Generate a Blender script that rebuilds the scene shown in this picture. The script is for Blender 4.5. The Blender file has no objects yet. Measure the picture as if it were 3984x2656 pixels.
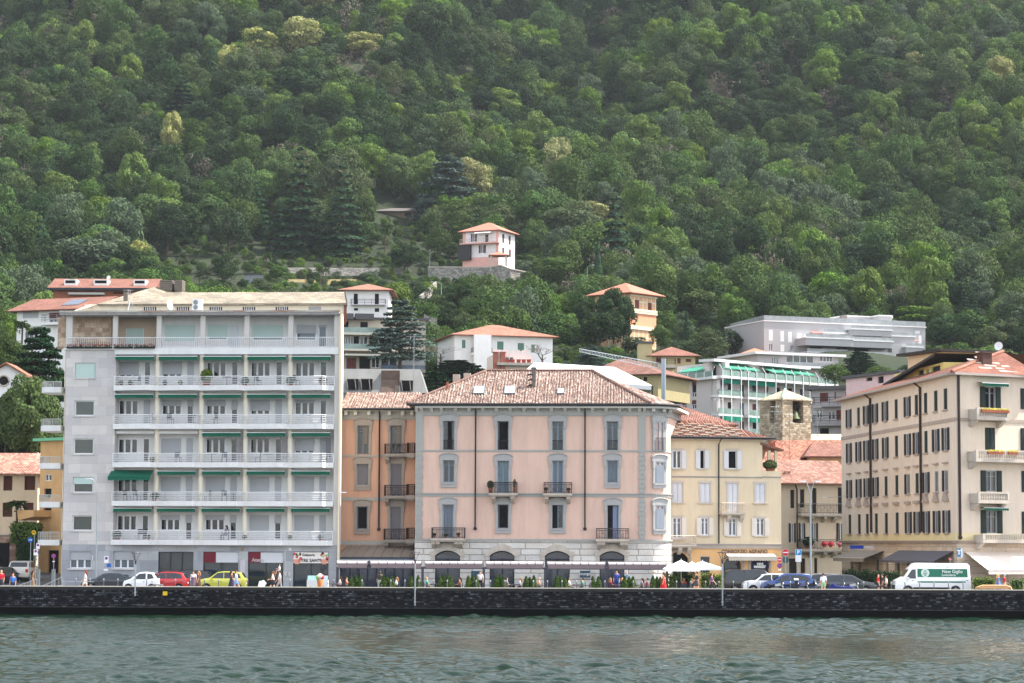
import bpy,math,random
import numpy as np
from mathutils import Vector,Matrix,noise
random.seed(7);NR=np.random.default_rng(7)
SC=bpy.context.scene
C=SC.collection
FPX,PW,PH=9400.0,3984.0,2656.0
CAMZ,PITCH,ROLL=5.6,math.atan(782/9400.0),math.radians(0.23)
cam=bpy.data.objects.new('camera',bpy.data.cameras.new('camera'));C.objects.link(cam)
cam.data.sensor_width=36.0;cam.data.lens=36.0*FPX/PW
cam.data.clip_start=1.0;cam.data.clip_end=6000.0
RM=Matrix.Rotation(math.pi/2+PITCH,3,'X')@Matrix.Rotation(ROLL,3,'Z')
cam.matrix_world=Matrix.Translation((0,0,CAMZ))@RM.to_4x4()
SC.camera=cam
CO=Vector((0,0,CAMZ))
RMI=RM.transposed()
def ray(px,py):
 return RM@Vector(((px-PW/2)/FPX,(PH/2-py)/FPX,-1.0))
def at(px,py,Y):
 d=ray(px,py);return CO+d*(Y/d.y)
def proj(x,y,z):
 v=RMI@(Vector((x,y,z))-CO)
 return(PW/2+FPX*v.x/-v.z,PH/2-FPX*v.y/-v.z)
def lin(c):
 return tuple(((v/255.0)/12.92 if v/255.0<=.04045 else((v/255.0+.055)/1.055)**2.4)for v in c)
MATS={}
class NT:
 def __init__(s,name):
  s.m=bpy.data.materials.new(name);s.m.use_nodes=True
  s.t=s.m.node_tree;s.t.nodes.clear()
  s.out=s.n('ShaderNodeOutputMaterial');s.b=s.n('ShaderNodeBsdfPrincipled')
  s.l(s.b.outputs[0],s.out.inputs[0])
  s.b.inputs['Specular IOR Level'].default_value=.3
 def n(s,t,**k):
  x=s.t.nodes.new(t)
  for a,v in k.items():setattr(x,a,v)
  return x
 def l(s,a,b):s.t.links.new(a,b)
 def uv(s,kind='UV',sc=(1,1,1)):
  tc=s.n('ShaderNodeTexCoord');mp=s.n('ShaderNodeMapping');mp.inputs['Scale'].default_value=sc
  s.l(tc.outputs[kind],mp.inputs[0]);return mp.outputs[0]
 def noise(s,vec,scale,detail=3,rough=.6):
  x=s.n('ShaderNodeTexNoise');x.inputs['Scale'].default_value=scale
  x.inputs['Detail'].default_value=detail;x.inputs['Roughness'].default_value=rough
  s.l(vec,x.inputs['Vector']);return x.outputs['Fac']
 def ramp(s,fac,stops,interp='LINEAR'):
  x=s.n('ShaderNodeValToRGB');r=x.color_ramp;r.interpolation=interp
  while len(r.elements)>1:r.elements.remove(r.elements[0])
  r.elements[0].position=stops[0][0];r.elements[0].color=(*stops[0][1],1)
  for p,c in stops[1:]:
   e=r.elements.new(p);e.color=(*c,1)
  s.l(fac,x.inputs[0]);return x.outputs[0]
 def mix(s,fac,a,b,mode='MIX'):
  x=s.n('ShaderNodeMix',data_type='RGBA',blend_type=mode)
  for i,v in((0,fac),(6,a),(7,b)):
   if hasattr(v,'is_linked'):s.l(v,x.inputs[i])
   elif i==0:x.inputs[0].default_value=v
   else:x.inputs[i].default_value=(*v,1)
  return x.outputs[2]
 def math(s,op,a,b=None,clamp=False):
  x=s.n('ShaderNodeMath',operation=op,use_clamp=clamp)
  for i,v in((0,a),(1,b)):
   if v is None:continue
   if hasattr(v,'is_linked'):s.l(v,x.inputs[i])
   else:x.inputs[i].default_value=v
  return x.outputs[0]
 def bump(s,h,st=.3,d=.05):
  x=s.n('ShaderNodeBump');x.inputs['Strength'].default_value=st;x.inputs['Distance'].default_value=d
  s.l(h,x.inputs['Height']);s.l(x.outputs[0],s.b.inputs['Normal'])
def mul(c,k):return tuple(min(1,v*k)for v in c)
def M(name,rgb=None,rough=.75,metal=0,var=.12,scale=1.2,spec=.3,alpha=None,stain=0):
 0
 if name in MATS:return MATS[name]
 t=NT(name);c=lin(rgb)
 v=t.uv()
 f=t.noise(v,scale,4)
 col=t.mix(f,mul(c,1-var*1.6),mul(c,1+var))
 if stain:
  v2=t.uv(sc=(1.6,.22,1));f2=t.noise(v2,1.0,5,.7)
  k=t.ramp(f2,[(.42,(1,1,1)),(.75,(1-stain,)*3)])
  col=t.mix(1.0,col,k,'MULTIPLY')
 t.l(col,t.b.inputs['Base Color'])
 t.b.inputs['Roughness'].default_value=rough;t.b.inputs['Metallic'].default_value=metal
 t.b.inputs['Specular IOR Level'].default_value=spec
 MATS[name]=t.m;return t.m
def tile_mat(name,cols,w=.22,h=.38,grey=.0,bumpd=.05,blend=.45):
 0
 if name in MATS:return MATS[name]
 t=NT(name);v=t.uv()
 br=t.n('ShaderNodeTexBrick',offset=0.0,squash=1.0)
 br.inputs['Scale'].default_value=1.0;br.inputs['Mortar Size'].default_value=0
 br.inputs['Brick Width'].default_value=w;br.inputs['Row Height'].default_value=h
 br.inputs['Color1'].default_value=(0,0,0,1);br.inputs['Color2'].default_value=(1,1,1,1)
 t.l(v,br.inputs['Vector'])
 n=len(cols)
 col=t.ramp(br.outputs['Color'],[((i+.0)/max(1,n),lin(c))for i,c in enumerate(cols)],'CONSTANT')
 mean=tuple(sum(lin(c)[k]for c in cols)/n for k in range(3));col=t.mix(blend,col,mean)
 f=t.noise(v,.35,5,.7);col=t.mix(1,col,t.ramp(f,[(.3,(.66,)*3),(.7,(1.15,)*3)]),'MULTIPLY')
 wv=t.n('ShaderNodeTexWave',wave_type='BANDS',bands_direction='X',wave_profile='SIN')
 wv.inputs['Scale'].default_value=1/w/3.1416*1.5708*2/2;t.l(v,wv.inputs['Vector'])
 w2=t.n('ShaderNodeTexWave',wave_type='BANDS',bands_direction='Y',wave_profile='SAW')
 w2.inputs['Scale'].default_value=1/h/3.1416*1.5708;t.l(v,w2.inputs['Vector'])
 hh=t.math('ADD',wv.outputs['Fac'],t.math('MULTIPLY',w2.outputs['Fac'],.6))
 t.l(col,t.b.inputs['Base Color']);t.b.inputs['Roughness'].default_value=.85
 t.bump(hh,1.0,bumpd)
 MATS[name]=t.m;return t.m
def stone_mat(name,cols,w=.5,h=.2,mortar=.02,mc=(40,40,42),rough=.8,bumpd=.03,big=.3,wob=1.0,mott=1.0):
 if name in MATS:return MATS[name]
 t=NT(name);v0=t.uv()
 nz=t.n('ShaderNodeTexNoise');nz.inputs['Scale'].default_value=1.3;t.l(v0,nz.inputs['Vector'])
 ad=t.n('ShaderNodeVectorMath',operation='MULTIPLY_ADD');t.l(nz.outputs['Color'],ad.inputs[0])
 ad.inputs[1].default_value=(w*.5*wob,h*.7*wob,0);t.l(v0,ad.inputs[2]);v=ad.outputs[0]
 br=t.n('ShaderNodeTexBrick',offset=.5,squash=.7,squash_frequency=3)
 for k,x in(('Scale',1.0),('Mortar Size',mortar),('Brick Width',w),('Row Height',h),('Mortar Smooth',.3)):
  br.inputs[k].default_value=x
 br.inputs['Color1'].default_value=(0,0,0,1);br.inputs['Color2'].default_value=(1,1,1,1);br.inputs['Mortar'].default_value=(0,0,0,1)
 t.l(v,br.inputs['Vector'])
 n=len(cols)
 col=t.ramp(br.outputs['Color'],[(i/n,lin(c))for i,c in enumerate(cols)],'CONSTANT')
 f=t.noise(v0,big,5,.65);col=t.mix(1,col,t.ramp(f,[(.3,(1-.45*mott,)*3),(.7,(1+.3*mott,)*3)]),'MULTIPLY')
 f3=t.noise(v0,9,4,.7);col=t.mix(1,col,t.ramp(f3,[(.3,(1-.3*mott,)*3),(.7,(1+.25*mott,)*3)]),'MULTIPLY')
 col=t.mix(br.outputs['Fac'],col,lin(mc))
 t.l(col,t.b.inputs['Base Color']);t.b.inputs['Roughness'].default_value=rough
 t.bump(t.math('ADD',t.math('MULTIPLY',br.outputs['Fac'],-1.0),f3),.8,bumpd)
 MATS[name]=t.m;return t.m
def glass_mat(name,rgb=(30,38,44),rough=.06,spec=.6):
 if name in MATS:return MATS[name]
 t=NT(name);v=t.uv()
 f=t.noise(v,.8,3)
 t.l(t.mix(f,mul(lin(rgb),.5),mul(lin(rgb),1.6)),t.b.inputs['Base Color'])
 t.b.inputs['Roughness'].default_value=rough;t.b.inputs['Specular IOR Level'].default_value=spec
 t.bump(t.noise(v,.5,1),.04,.1)
 MATS[name]=t.m;return t.m
class MB:
 def __init__(s):s.v=[];s.f=[];s.sm=set();s.mi={};s.cur=0;s.mats=[]
 def use(s,m):
  if m not in s.mats:s.mats.append(m)
  s.cur=s.mats.index(m);return s
 def face(s,pts):
  b=len(s.v);s.v+=[tuple(p)for p in pts];s.f.append(tuple(range(b,b+len(pts))));s.mi[len(s.f)-1]=s.cur;return s
 def mesh(s,vs,fs,smooth=False):
  b=len(s.v);s.v+=[tuple(p)for p in vs]
  for f in fs:
   s.f.append(tuple(b+i for i in f));s.mi[len(s.f)-1]=s.cur
   if smooth:s.sm.add(len(s.f)-1)
  return s
 def box(s,x0,x1,y0,y1,z0,z1):
  if x0>x1:x0,x1=x1,x0
  if y0>y1:y0,y1=y1,y0
  if z0>z1:z0,z1=z1,z0
  v=[(x,y,z)for z in(z0,z1)for y in(y0,y1)for x in(x0,x1)]
  return s.mesh(v,[(0,2,3,1),(4,5,7,6),(0,1,5,4),(2,6,7,3),(0,4,6,2),(1,3,7,5)])
 def prism(s,poly,y0,y1,axis='y',smooth=False):
  0
  n=len(poly)
  def P(a,b,t):return{'y':(a,t,b),'x':(t,a,b),'z':(a,b,t)}[axis]
  v=[P(a,b,y0)for a,b in poly]+[P(a,b,y1)for a,b in poly]
  area=sum(poly[i][0]*poly[(i+1)%n][1]-poly[(i+1)%n][0]*poly[i][1]for i in range(n))
  flip=(area>0)==(y1>y0)
  if axis in 'zx':flip=not flip
  fs=[tuple(range(n)),tuple(range(2*n-1,n-1,-1))]
  sd=[(i,i+n,(i+1)%n+n,(i+1)%n)for i in range(n)]
  if not flip:fs=[f[::-1]for f in fs];sd=[f[::-1]for f in sd]
  s.mesh(v,fs);
  b=len(s.v)-2*n
  for f in sd:
   s.f.append(tuple(b+i for i in f));s.mi[len(s.f)-1]=s.cur
   if smooth:s.sm.add(len(s.f)-1)
  return s
 def tube(s,pts,r,n=6,cap=True):
  pts=[Vector(p)for p in pts];rs=r if isinstance(r,(list,tuple))else[r]*len(pts)
  rings=[]
  for i,p in enumerate(pts):
   d=(pts[min(i+1,len(pts)-1)]-pts[max(i-1,0)])
   d=d.normalized()if d.length>1e-9 else Vector((0,0,1))
   a=d.cross(Vector((0,0,1))if abs(d.z)<.9 else Vector((1,0,0))).normalized();b=d.cross(a)
   rings.append([p+(a*math.cos(2*math.pi*k/n)+b*math.sin(2*math.pi*k/n))*rs[i]for k in range(n)])
  v=[q for rr in rings for q in rr];fs=[]
  for i in range(len(pts)-1):
   for k in range(n):
    fs.append((i*n+k,i*n+(k+1)%n,(i+1)*n+(k+1)%n,(i+1)*n+k))
  s.mesh(v,[f[::-1]for f in fs],n>=6)
  if cap:s.mesh(rings[0],[tuple(range(n))]);s.mesh(rings[-1],[tuple(range(n))[::-1]])
  return s
 def lathe(s,prof,cx=0,cy=0,n=12,smooth=True):
  v=[(cx+r*math.cos(2*math.pi*k/n),cy+r*math.sin(2*math.pi*k/n),z)for r,z in prof for k in range(n)]
  fs=[(i*n+k,i*n+(k+1)%n,(i+1)*n+(k+1)%n,(i+1)*n+k)for i in range(len(prof)-1)for k in range(n)]
  return s.mesh(v,fs,smooth)
 def ball(s,c,r,n=8,m=5,sc=(1,1,1)):
  prof=[(r*math.sin(math.pi*i/m),-r*math.cos(math.pi*i/m))for i in range(m+1)]
  v=[(c[0]+q*math.cos(2*math.pi*k/n)*sc[0],c[1]+q*math.sin(2*math.pi*k/n)*sc[1],c[2]+z*sc[2])for q,z in prof for k in range(n)]
  fs=[(i*n+k,i*n+(k+1)%n,(i+1)*n+(k+1)%n,(i+1)*n+k)for i in range(m)for k in range(n)]
  return s.mesh(v,fs,True)
 def data(s,name,mat=None):
  me=bpy.data.meshes.new(name);me.from_pydata(s.v,[],s.f);
  nf=len(me.polygons)
  if nf:
   nrm=np.empty(nf*3,np.float32);me.polygons.foreach_get('normal',nrm);nrm=nrm.reshape(-1,3)
   t=np.stack([-nrm[:,1],nrm[:,0],np.zeros(nf)],1)
   flat=np.linalg.norm(t,axis=1)<.05;t[flat]=(1,0,0)
   t/=np.linalg.norm(t,axis=1)[:,None];b=np.cross(nrm,t);b[flat&(nrm[:,2]<0)]*=-1
   ls=np.empty(nf,np.int32);me.polygons.foreach_get('loop_total',ls);pi=np.repeat(np.arange(nf),ls)
   vi=np.empty(len(me.loops),np.int32);me.loops.foreach_get('vertex_index',vi)
   co=np.array(s.v,np.float32)[vi]
   uv=np.stack([(co*t[pi]).sum(1),(co*b[pi]).sum(1)],1).astype(np.float32)
   me.uv_layers.new(name='UVMap').data.foreach_set('uv',uv.ravel())
   if s.sm:
    me.polygons.foreach_set('use_smooth',[i in s.sm for i in range(nf)])
  mats=s.mats if s.mats else[mat]
  for m in mats:me.materials.append(m)
  if len(mats)>1:me.polygons.foreach_set('material_index',[s.mi[i]for i in range(nf)])
  me.update();return me
 def build(s,name,mat=None,parent=None,**k):
  o=bpy.data.objects.new(name,s.data(name,mat));C.objects.link(o)
  if parent is not None:o.parent=parent
  if k:tag(o,**k)
  return o
def tag(o,label=None,cat=None,group=None,kind=None):
 if label:o['label']=label
 if cat:o['category']=cat
 if group:o['group']=group
 if kind:o['kind']=kind
 return o
def empty(name,loc=(0,0,0),rz=0,label=None,cat=None,group=None):
 o=bpy.data.objects.new(name,None);C.objects.link(o);o.location=loc;o.rotation_euler=(0,0,rz)
 o.empty_display_size=.1
 return tag(o,label,cat,group)
KIDS={}
def copy_tree(o,parent=None):
 c=o.copy();C.objects.link(c)
 if parent is not None:c.parent=parent
 for ch in[x for x in KIDS.get(o.name,o.children)]:copy_tree(ch,c)
 return c
class Fac:
 0
 def __init__(s,name,pxL,YL,pxR,YR,zb,label,cat='building',group=None,pyref=2100):
  a=at(pxL,pyref,YL);b=at(pxR,pyref,YR)
  s.th=math.atan2(b.y-a.y,b.x-a.x);s.o=Vector((a.x,a.y,zb));s.W=math.hypot(b.x-a.x,b.y-a.y)
  s.root=empty(name,s.o,s.th,label,cat,group)
  s.R=Matrix.Rotation(-s.th,3,'Z')
 def p(s,px,py,d=0.0):
  o=s.R@(CO-s.o);r=s.R@ray(px,py)
  q=o+r*((d-o.y)/r.y);return q.x,q.z
 def rect(s,x0,y0,x1,y1,d=0.0):
  0
  cx,cy=(x0+x1)/2,(y0+y1)/2
  return(s.p(x0,cy,d)[0],s.p(x1,cy,d)[0],s.p(cx,y1,d)[1],s.p(cx,y0,d)[1])
 def world(s,u,d,z):
  return s.R.transposed()@Vector((u,d,z))+s.o
def wall_holes(mb,u0,u1,z0,z1,holes,rev=.25,y=0.0):
 0
 hs=[h for h in holes if h[1]>u0 and h[0]<u1 and h[3]>z0 and h[2]<z1]
 hs=[(max(h[0],u0),min(h[1],u1),max(h[2],z0),min(h[3],z1))for h in hs]
 us=sorted({u0,u1,*[a for h in hs for a in h[:2]]});zs=sorted({z0,z1,*[a for h in hs for a in h[2:]]})
 for j in range(len(zs)-1):
  zc=(zs[j]+zs[j+1])/2;run=None
  for i in range(len(us)-1):
   uc=(us[i]+us[i+1])/2
   inside=any(h[0]<uc<h[1]and h[2]<zc<h[3]for h in hs)
   if not inside and run is None:run=us[i]
   if run is not None and(inside or i==len(us)-2):
    e=us[i]if inside else us[i+1]
    mb.face([(run,y,zs[j]),(e,y,zs[j]),(e,y,zs[j+1]),(run,y,zs[j+1])]);run=None
 for a,b,c,d in hs:
  mb.face([(a,y,c),(a,y+rev,c),(a,y+rev,d),(a,y,d)][::-1]);mb.face([(b,y,c),(b,y+rev,c),(b,y+rev,d),(b,y,d)])
  mb.face([(a,y,c),(b,y,c),(b,y+rev,c),(a,y+rev,c)]);mb.face([(a,y,d),(b,y,d),(b,y+rev,d),(a,y+rev,d)][::-1])
 return mb
def shell(mb,u0,u1,dep,z0,z1,y=0.0,top=True):
 0
 mb.face([(u0,y+dep,z0),(u0,y,z0),(u0,y,z1),(u0,y+dep,z1)]);mb.face([(u1,y,z0),(u1,y+dep,z0),(u1,y+dep,z1),(u1,y,z1)])
 mb.face([(u1,y+dep,z0),(u0,y+dep,z0),(u0,y+dep,z1),(u1,y+dep,z1)])
 if top:mb.face([(u0,y,z1),(u1,y,z1),(u1,y+dep,z1),(u0,y+dep,z1)])
 return mb
def hip(mb,u0,u1,y0,y1,z,h,ends=(True,True),ridge=None,th=.12,along='x'):
 0
 ym=(y0+y1)/2;r=(y1-y0)/2
 ua=(u0+r if ends[0]else u0);ub=(u1-r if ends[1]else u1)
 if ridge:ua,ub=ridge
 if ua>ub:ua=ub=(ua+ub)/2
 A,B,Cc,D=(u0,y0,z),(u1,y0,z),(u1,y1,z),(u0,y1,z)
 E,F=(ua,ym,z+h),(ub,ym,z+h)
 mb.face([A,B,F,E]);mb.face([Cc,D,E,F]);mb.face([B,Cc,F]);mb.face([D,A,E])
 k=[(p[0],p[1],z-th)for p in(A,B,Cc,D)]
 mb.face([k[3],k[2],k[1],k[0]])
 for i,(p,q)in enumerate(((A,B),(B,Cc),(Cc,D),(D,A))):
  mb.face([k[i],k[(i+1)%4],q,p])
 return mb
SUN_AZ,SUN_EL=math.radians(11),math.radians(56)
w=bpy.data.worlds.new('World');SC.world=w;w.use_nodes=True
nt=w.node_tree;bg=nt.nodes['Background']
sky=nt.nodes.new('ShaderNodeTexSky');sky.sky_type='NISHITA';sky.sun_disc=False
sky.sun_elevation=SUN_EL;sky.sun_rotation=math.pi/2-SUN_AZ
sky.dust_density=1.0;sky.ozone_density=1.0;sky.air_density=1.0
hsv=nt.nodes.new('ShaderNodeHueSaturation');hsv.inputs['Saturation'].default_value=.34
nt.links.new(sky.outputs[0],hsv.inputs['Color']);nt.links.new(hsv.outputs[0],bg.inputs[0]);bg.inputs[1].default_value=.15
sd=bpy.data.lights.new('sun','SUN');sd.energy=3.6;sd.angle=math.radians(.5);sd.color=(1,.95,.87)
sun=bpy.data.objects.new('sun',sd);C.objects.link(sun)
S=Vector((math.cos(SUN_EL)*math.cos(SUN_AZ),math.cos(SUN_EL)*math.sin(SUN_AZ),math.sin(SUN_EL)))
sun.rotation_euler=S.to_track_quat('Z','Y').to_euler();sun.location=(0,0,900)
SC.view_settings.view_transform='Standard';SC.view_settings.look='None'
SC.view_settings.exposure=1.66;SC.view_settings.gamma=1
SC.cycles.max_bounces=6;SC.cycles.diffuse_bounces=3;SC.cycles.glossy_bounces=3
SC.cycles.transmission_bounces=4;SC.cycles.transparent_max_bounces=8;SC.cycles.volume_bounces=0
SC.cycles.use_denoising=True
def sstep(a,b,x):
 t=np.clip((x-a)/(b-a),0,1);return t*t*(3-2*t)
PRY=np.array([-50,256,272,300,345,385,450,520,560,585,620,700,800,1000,1400,1500])
PRZ=np.array([1.54,1.54,5,12,20,28,41,57,66,70,84,120,170,272,450,490])
def hill(x,y):
 x=np.asarray(x,float);y=np.asarray(y,float)
 yy=y-0.10*np.clip(x-20,0,200)*sstep(300,500,y)+0.16*np.clip(-x-20,0,160)*sstep(230,330,y)
 z=np.interp(yy,PRY,PRZ)
 s=sstep(600,800,y)
 z=z+s*(13*np.sin(x*.030+y*.012+1.2)+8*np.sin(x*.062-y*.02+.4)+5*np.sin(x*.013+y*.05))
 z=z+sstep(280,340,y)*(1.4*np.sin(x*.11+y*.06)+1.0*np.sin(x*.05-y*.09))
 z=z-8*np.exp(-((x-37)/17)**2)*sstep(275,310,y)*(1-sstep(385,420,y))
 return z
def hz(x,y):return float(hill(x,y))
def ground_mesh():
 xs=np.concatenate([np.linspace(-1500,-330,24)[:-1],np.linspace(-330,330,151),np.linspace(330,1500,24)[1:]])
 ys=np.concatenate([np.linspace(206,640,96),np.linspace(650,1500,86)])
 X,Yg=np.meshgrid(xs,ys);Z=hill(X,Yg)
 v=np.stack([X.ravel(),Yg.ravel(),Z.ravel()],1);nx=len(xs);ny=len(ys)
 f=[(j*nx+i,j*nx+i+1,(j+1)*nx+i+1,(j+1)*nx+i)for j in range(ny-1)for i in range(nx-1)]
 mb=MB();mb.v=[tuple(p)for p in v.tolist()];mb.f=f;mb.sm=set(range(len(f)));mb.mi={i:0 for i in range(len(f))}
 return mb
t=NT('hillside_soil');v=t.uv('Object')
f=t.noise(v,.05,6,.65);f2=t.noise(v,.6,5,.7)
col=t.mix(f,lin((26,34,18)),lin((46,48,30)))
col=t.mix(t.ramp(f2,[(.42,(0,)*3),(.62,(1,)*3)]),col,lin((36,50,24)))
t.l(col,t.b.inputs['Base Color']);t.b.inputs['Roughness'].default_value=.95;t.bump(f2,1,.5)
tag(ground_mesh().build('hillside',t.m),kind='structure')
QX0,QY0,QX1,QY1=-700.,182.5-(-700*0)*0,700.,182.5
def qy(x):return 183.3
asph=M('asphalt',(96,95,96),.9,var=.2,scale=.6)
mb=MB();mb.mesh([(-1500,183.9,1.6),(1500,183.9,1.6),(1500,230,1.6),(-1500,230,1.6)],[(0,1,2,3)])
tag(mb.build('street',asph),kind='structure')
pav=stone_mat('paving_stone',[(150,146,140),(165,160,152),(138,134,130),(172,168,160)],.9,.6,.01,(110,108,104))
mb=MB();mb.mesh([(-300,183.9,1.6),(-300,183.9,1.72),(300,183.9,1.72),(300,188.2,1.72),(-300,188.2,1.72),(300,188.2,1.6),(-300,188.2,1.6)],[(1,2,3,4),(4,3,5,6)])
tag(mb.build('promenade',pav),kind='structure')
quay_stone=stone_mat('quay_stone',[(24,25,30),(36,37,42),(28,28,33),(48,49,54),(20,21,25),(40,40,46),(26,27,32),(56,56,62),(62,64,70),(22,23,28),(76,78,84),(25,26,31),(42,43,48),(94,98,102)],.34,.15,.022,(11,11,14),.8,.06,.5,.6)
quay_stone.node_tree.nodes['Principled BSDF'].inputs['Specular IOR Level'].default_value=.08
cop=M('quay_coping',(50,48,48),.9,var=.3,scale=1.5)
copt=M('quay_coping_sunlit_tone',(190,182,170),.9,var=.1,scale=1.5)  # pale colour paints the sunlit top edge of the dark coping
dark=M('quay_wet_stone',(7,8,9),.95,var=.4,scale=2,spec=.03)
root=empty('quay_wall',(0,183.3,0),0,'long dark stone quay wall rising from the lake with coping top coloured as sunlit','quay wall')
QT=2.16
mb=MB();mb.box(-300,300,0,.5,.62,QT-.24);mb.build('stone_face',quay_stone,root)
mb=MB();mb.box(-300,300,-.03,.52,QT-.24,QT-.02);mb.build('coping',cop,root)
mb=MB();mb.box(-300,300,-.05,.55,QT-.02,QT+.03);mb.build('coping_sunlit_top',copt,root)
mb=MB();mb.box(-300,300,-.22,.5,-2.5,.60);mb.build('footing',dark,root)
mb=MB();mb.box(-300,300,-.26,.0,.60,.64);mb.build('footing_ledge',M('wet_ledge',(48,50,48),.7,var=.4,scale=3),root)
def water():
 ys=np.concatenate([np.linspace(-700,70,30)[:-1],np.linspace(70,84,36)[:-1],np.linspace(84,184,760)])
 xs=np.concatenate([np.linspace(-900,-52,30)[:-1],np.linspace(-52,52,600),np.linspace(52,900,30)[1:]])
 X,Y=np.meshgrid(xs,ys)
 Z=np.zeros_like(X);rg=np.random.default_rng(3)
 for k in range(64):
  wl=10**rg.uniform(-.35,.58);a=.0102*wl**.82
  th=rg.normal(math.pi/2+.2,.75);kx,ky=math.cos(th)*2*math.pi/wl,math.sin(th)*2*math.pi/wl
  ph=rg.uniform(0,6.28)
  warp=.8*np.sin(X*.07+k)+.8*np.sin(Y*.05+k*2)
  s=np.sin(kx*X+ky*Y+ph+warp);Z+=a*(s+.25*np.cos(2*(kx*X+ky*Y+ph+warp)))
 Z*=.55+.45*np.sin(X*.045+1)*np.sin(Y*.08+X*.02)
 v=np.stack([X.ravel(),Y.ravel(),Z.ravel()],1);nx=len(xs);ny=len(ys)
 mb=MB();mb.v=[tuple(p)for p in v.tolist()]
 mb.f=[(j*nx+i,j*nx+i+1,(j+1)*nx+i+1,(j+1)*nx+i)for j in range(ny-1)for i in range(nx-1)]
 mb.sm=set(range(len(mb.f)));mb.mi={i:0 for i in range(len(mb.f))}
 return mb
t=NT('lake_water');v=t.uv('Object')
v3=t.uv('Object',(1,1.0,1));
f=t.noise(v3,3.4,5,.62)
t.l(t.mix(t.noise(v,.05,2),lin((10,28,18)),lin((16,38,27))),t.b.inputs['Base Color'])
t.b.inputs['Roughness'].default_value=.04;t.b.inputs['Specular IOR Level'].default_value=.2;t.b.inputs['IOR'].default_value=1.33
t.bump(f,.6,.05)
tag(water().build('lake_water',t.m),kind='structure')
HAZE=True
if HAZE:
 m=bpy.data.materials.new('haze');m.use_nodes=True;n=m.node_tree;n.nodes.clear()
 o=n.nodes.new('ShaderNodeOutputMaterial');vv=n.nodes.new('ShaderNodeVolumePrincipled')
 vv.inputs['Density'].default_value=.000046;vv.inputs['Color'].default_value=(.84,.92,1,1);vv.inputs['Anisotropy'].default_value=.1
 n.links.new(vv.outputs[0],o.inputs['Volume'])
 mb=MB();mb.box(-1600,1600,-750,1600,-6,620);tag(mb.build('haze',m),kind='stuff')
def leaf_mat(name,base,tip,hue=.03,sat=.15,val=.35,trans=.16):
 t=NT(name)
 oi=t.n('ShaderNodeObjectInfo');g=t.n('ShaderNodeNewGeometry')
 v=t.uv('Object');f=t.noise(v,.55,3,.6)
 c=t.mix(t.ramp(f,[(.35,(0,)*3),(.65,(1,)*3)]),lin(base),lin(tip))
 hs=t.n('ShaderNodeHueSaturation');t.l(c,hs.inputs['Color'])
 r=oi.outputs['Random']
 r2=t.math('FRACT',t.math('MULTIPLY',r,17.13));r3=t.math('FRACT',t.math('MULTIPLY',r,71.7))
 t.l(t.math('ADD',t.math('MULTIPLY',r,2*hue),.5-hue),hs.inputs['Hue'])
 t.l(t.math('ADD',t.math('MULTIPLY',r2,2*sat),1-sat),hs.inputs['Saturation'])
 rr=t.math('ADD',t.math('MULTIPLY',r3,2*val),1-val)
 t.l(t.math('MULTIPLY',rr,t.math('ADD',t.math('MULTIPLY',g.outputs['Random Per Island'],.4),.8)),hs.inputs['Value'])
 t.l(hs.outputs[0],t.b.inputs['Base Color']);t.b.inputs['Roughness'].default_value=.8
 t.b.inputs['Specular IOR Level'].default_value=.08
 tr=t.n('ShaderNodeBsdfTranslucent');t.l(hs.outputs[0],tr.inputs[0])
 mx=t.n('ShaderNodeMixShader');mx.inputs[0].default_value=trans
 t.l(t.b.outputs[0],mx.inputs[1]);t.l(tr.outputs[0],mx.inputs[2]);t.l(mx.outputs[0],t.out.inputs[0])
 return t.m
def mesh_quads(name,P,N,S,mat,rng,asp=1.0,tri=False):
 0
 n=len(P);N=N/np.linalg.norm(N,axis=1)[:,None]
 a=rng.normal(size=(n,3));a-=(a*N).sum(1)[:,None]*N;a/=np.linalg.norm(a,axis=1)[:,None];b=np.cross(N,a)
 a=a*S[:,None];b=b*S[:,None]*asp
 V=np.stack([P-a*.5-b*.2,P+a*.1-b*.5,P+a*.5+b*.15,P-a*.05+b*.5],1).reshape(-1,3)
 me=bpy.data.meshes.new(name);me.vertices.add(4*n);me.vertices.foreach_set('co',V.astype(np.float32).ravel())
 me.loops.add(4*n);me.loops.foreach_set('vertex_index',np.arange(4*n,dtype=np.int32))
 me.polygons.add(n);me.polygons.foreach_set('loop_start',np.arange(0,4*n,4,dtype=np.int32));me.polygons.foreach_set('loop_total',np.full(n,4,np.int32))
 me.materials.append(mat);me.update();me.validate();return me
def unit(rng,n):
 v=rng.normal(size=(n,3));return v/np.linalg.norm(v,axis=1)[:,None]
def clumpy(rng,centres,radii,per,leaf,squash=.8):
 P,N,S=[],[],[]
 for c,r in zip(centres,radii):
  k=max(4,int(per*(r/np.mean(radii))**2));d=unit(rng,k);d[:,2]=np.abs(d[:,2])*rng.choice([1,1,1,-1],k)
  rr=r*(rng.uniform(.75,1.08,k))[:,None]
  P.append(c+d*rr*np.array([1,1,squash]));N.append(d+rng.normal(size=(k,3))*.38);S.append(leaf*rng.uniform(.6,1.35,k))
 return np.concatenate(P),np.concatenate(N),np.concatenate(S)
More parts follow.
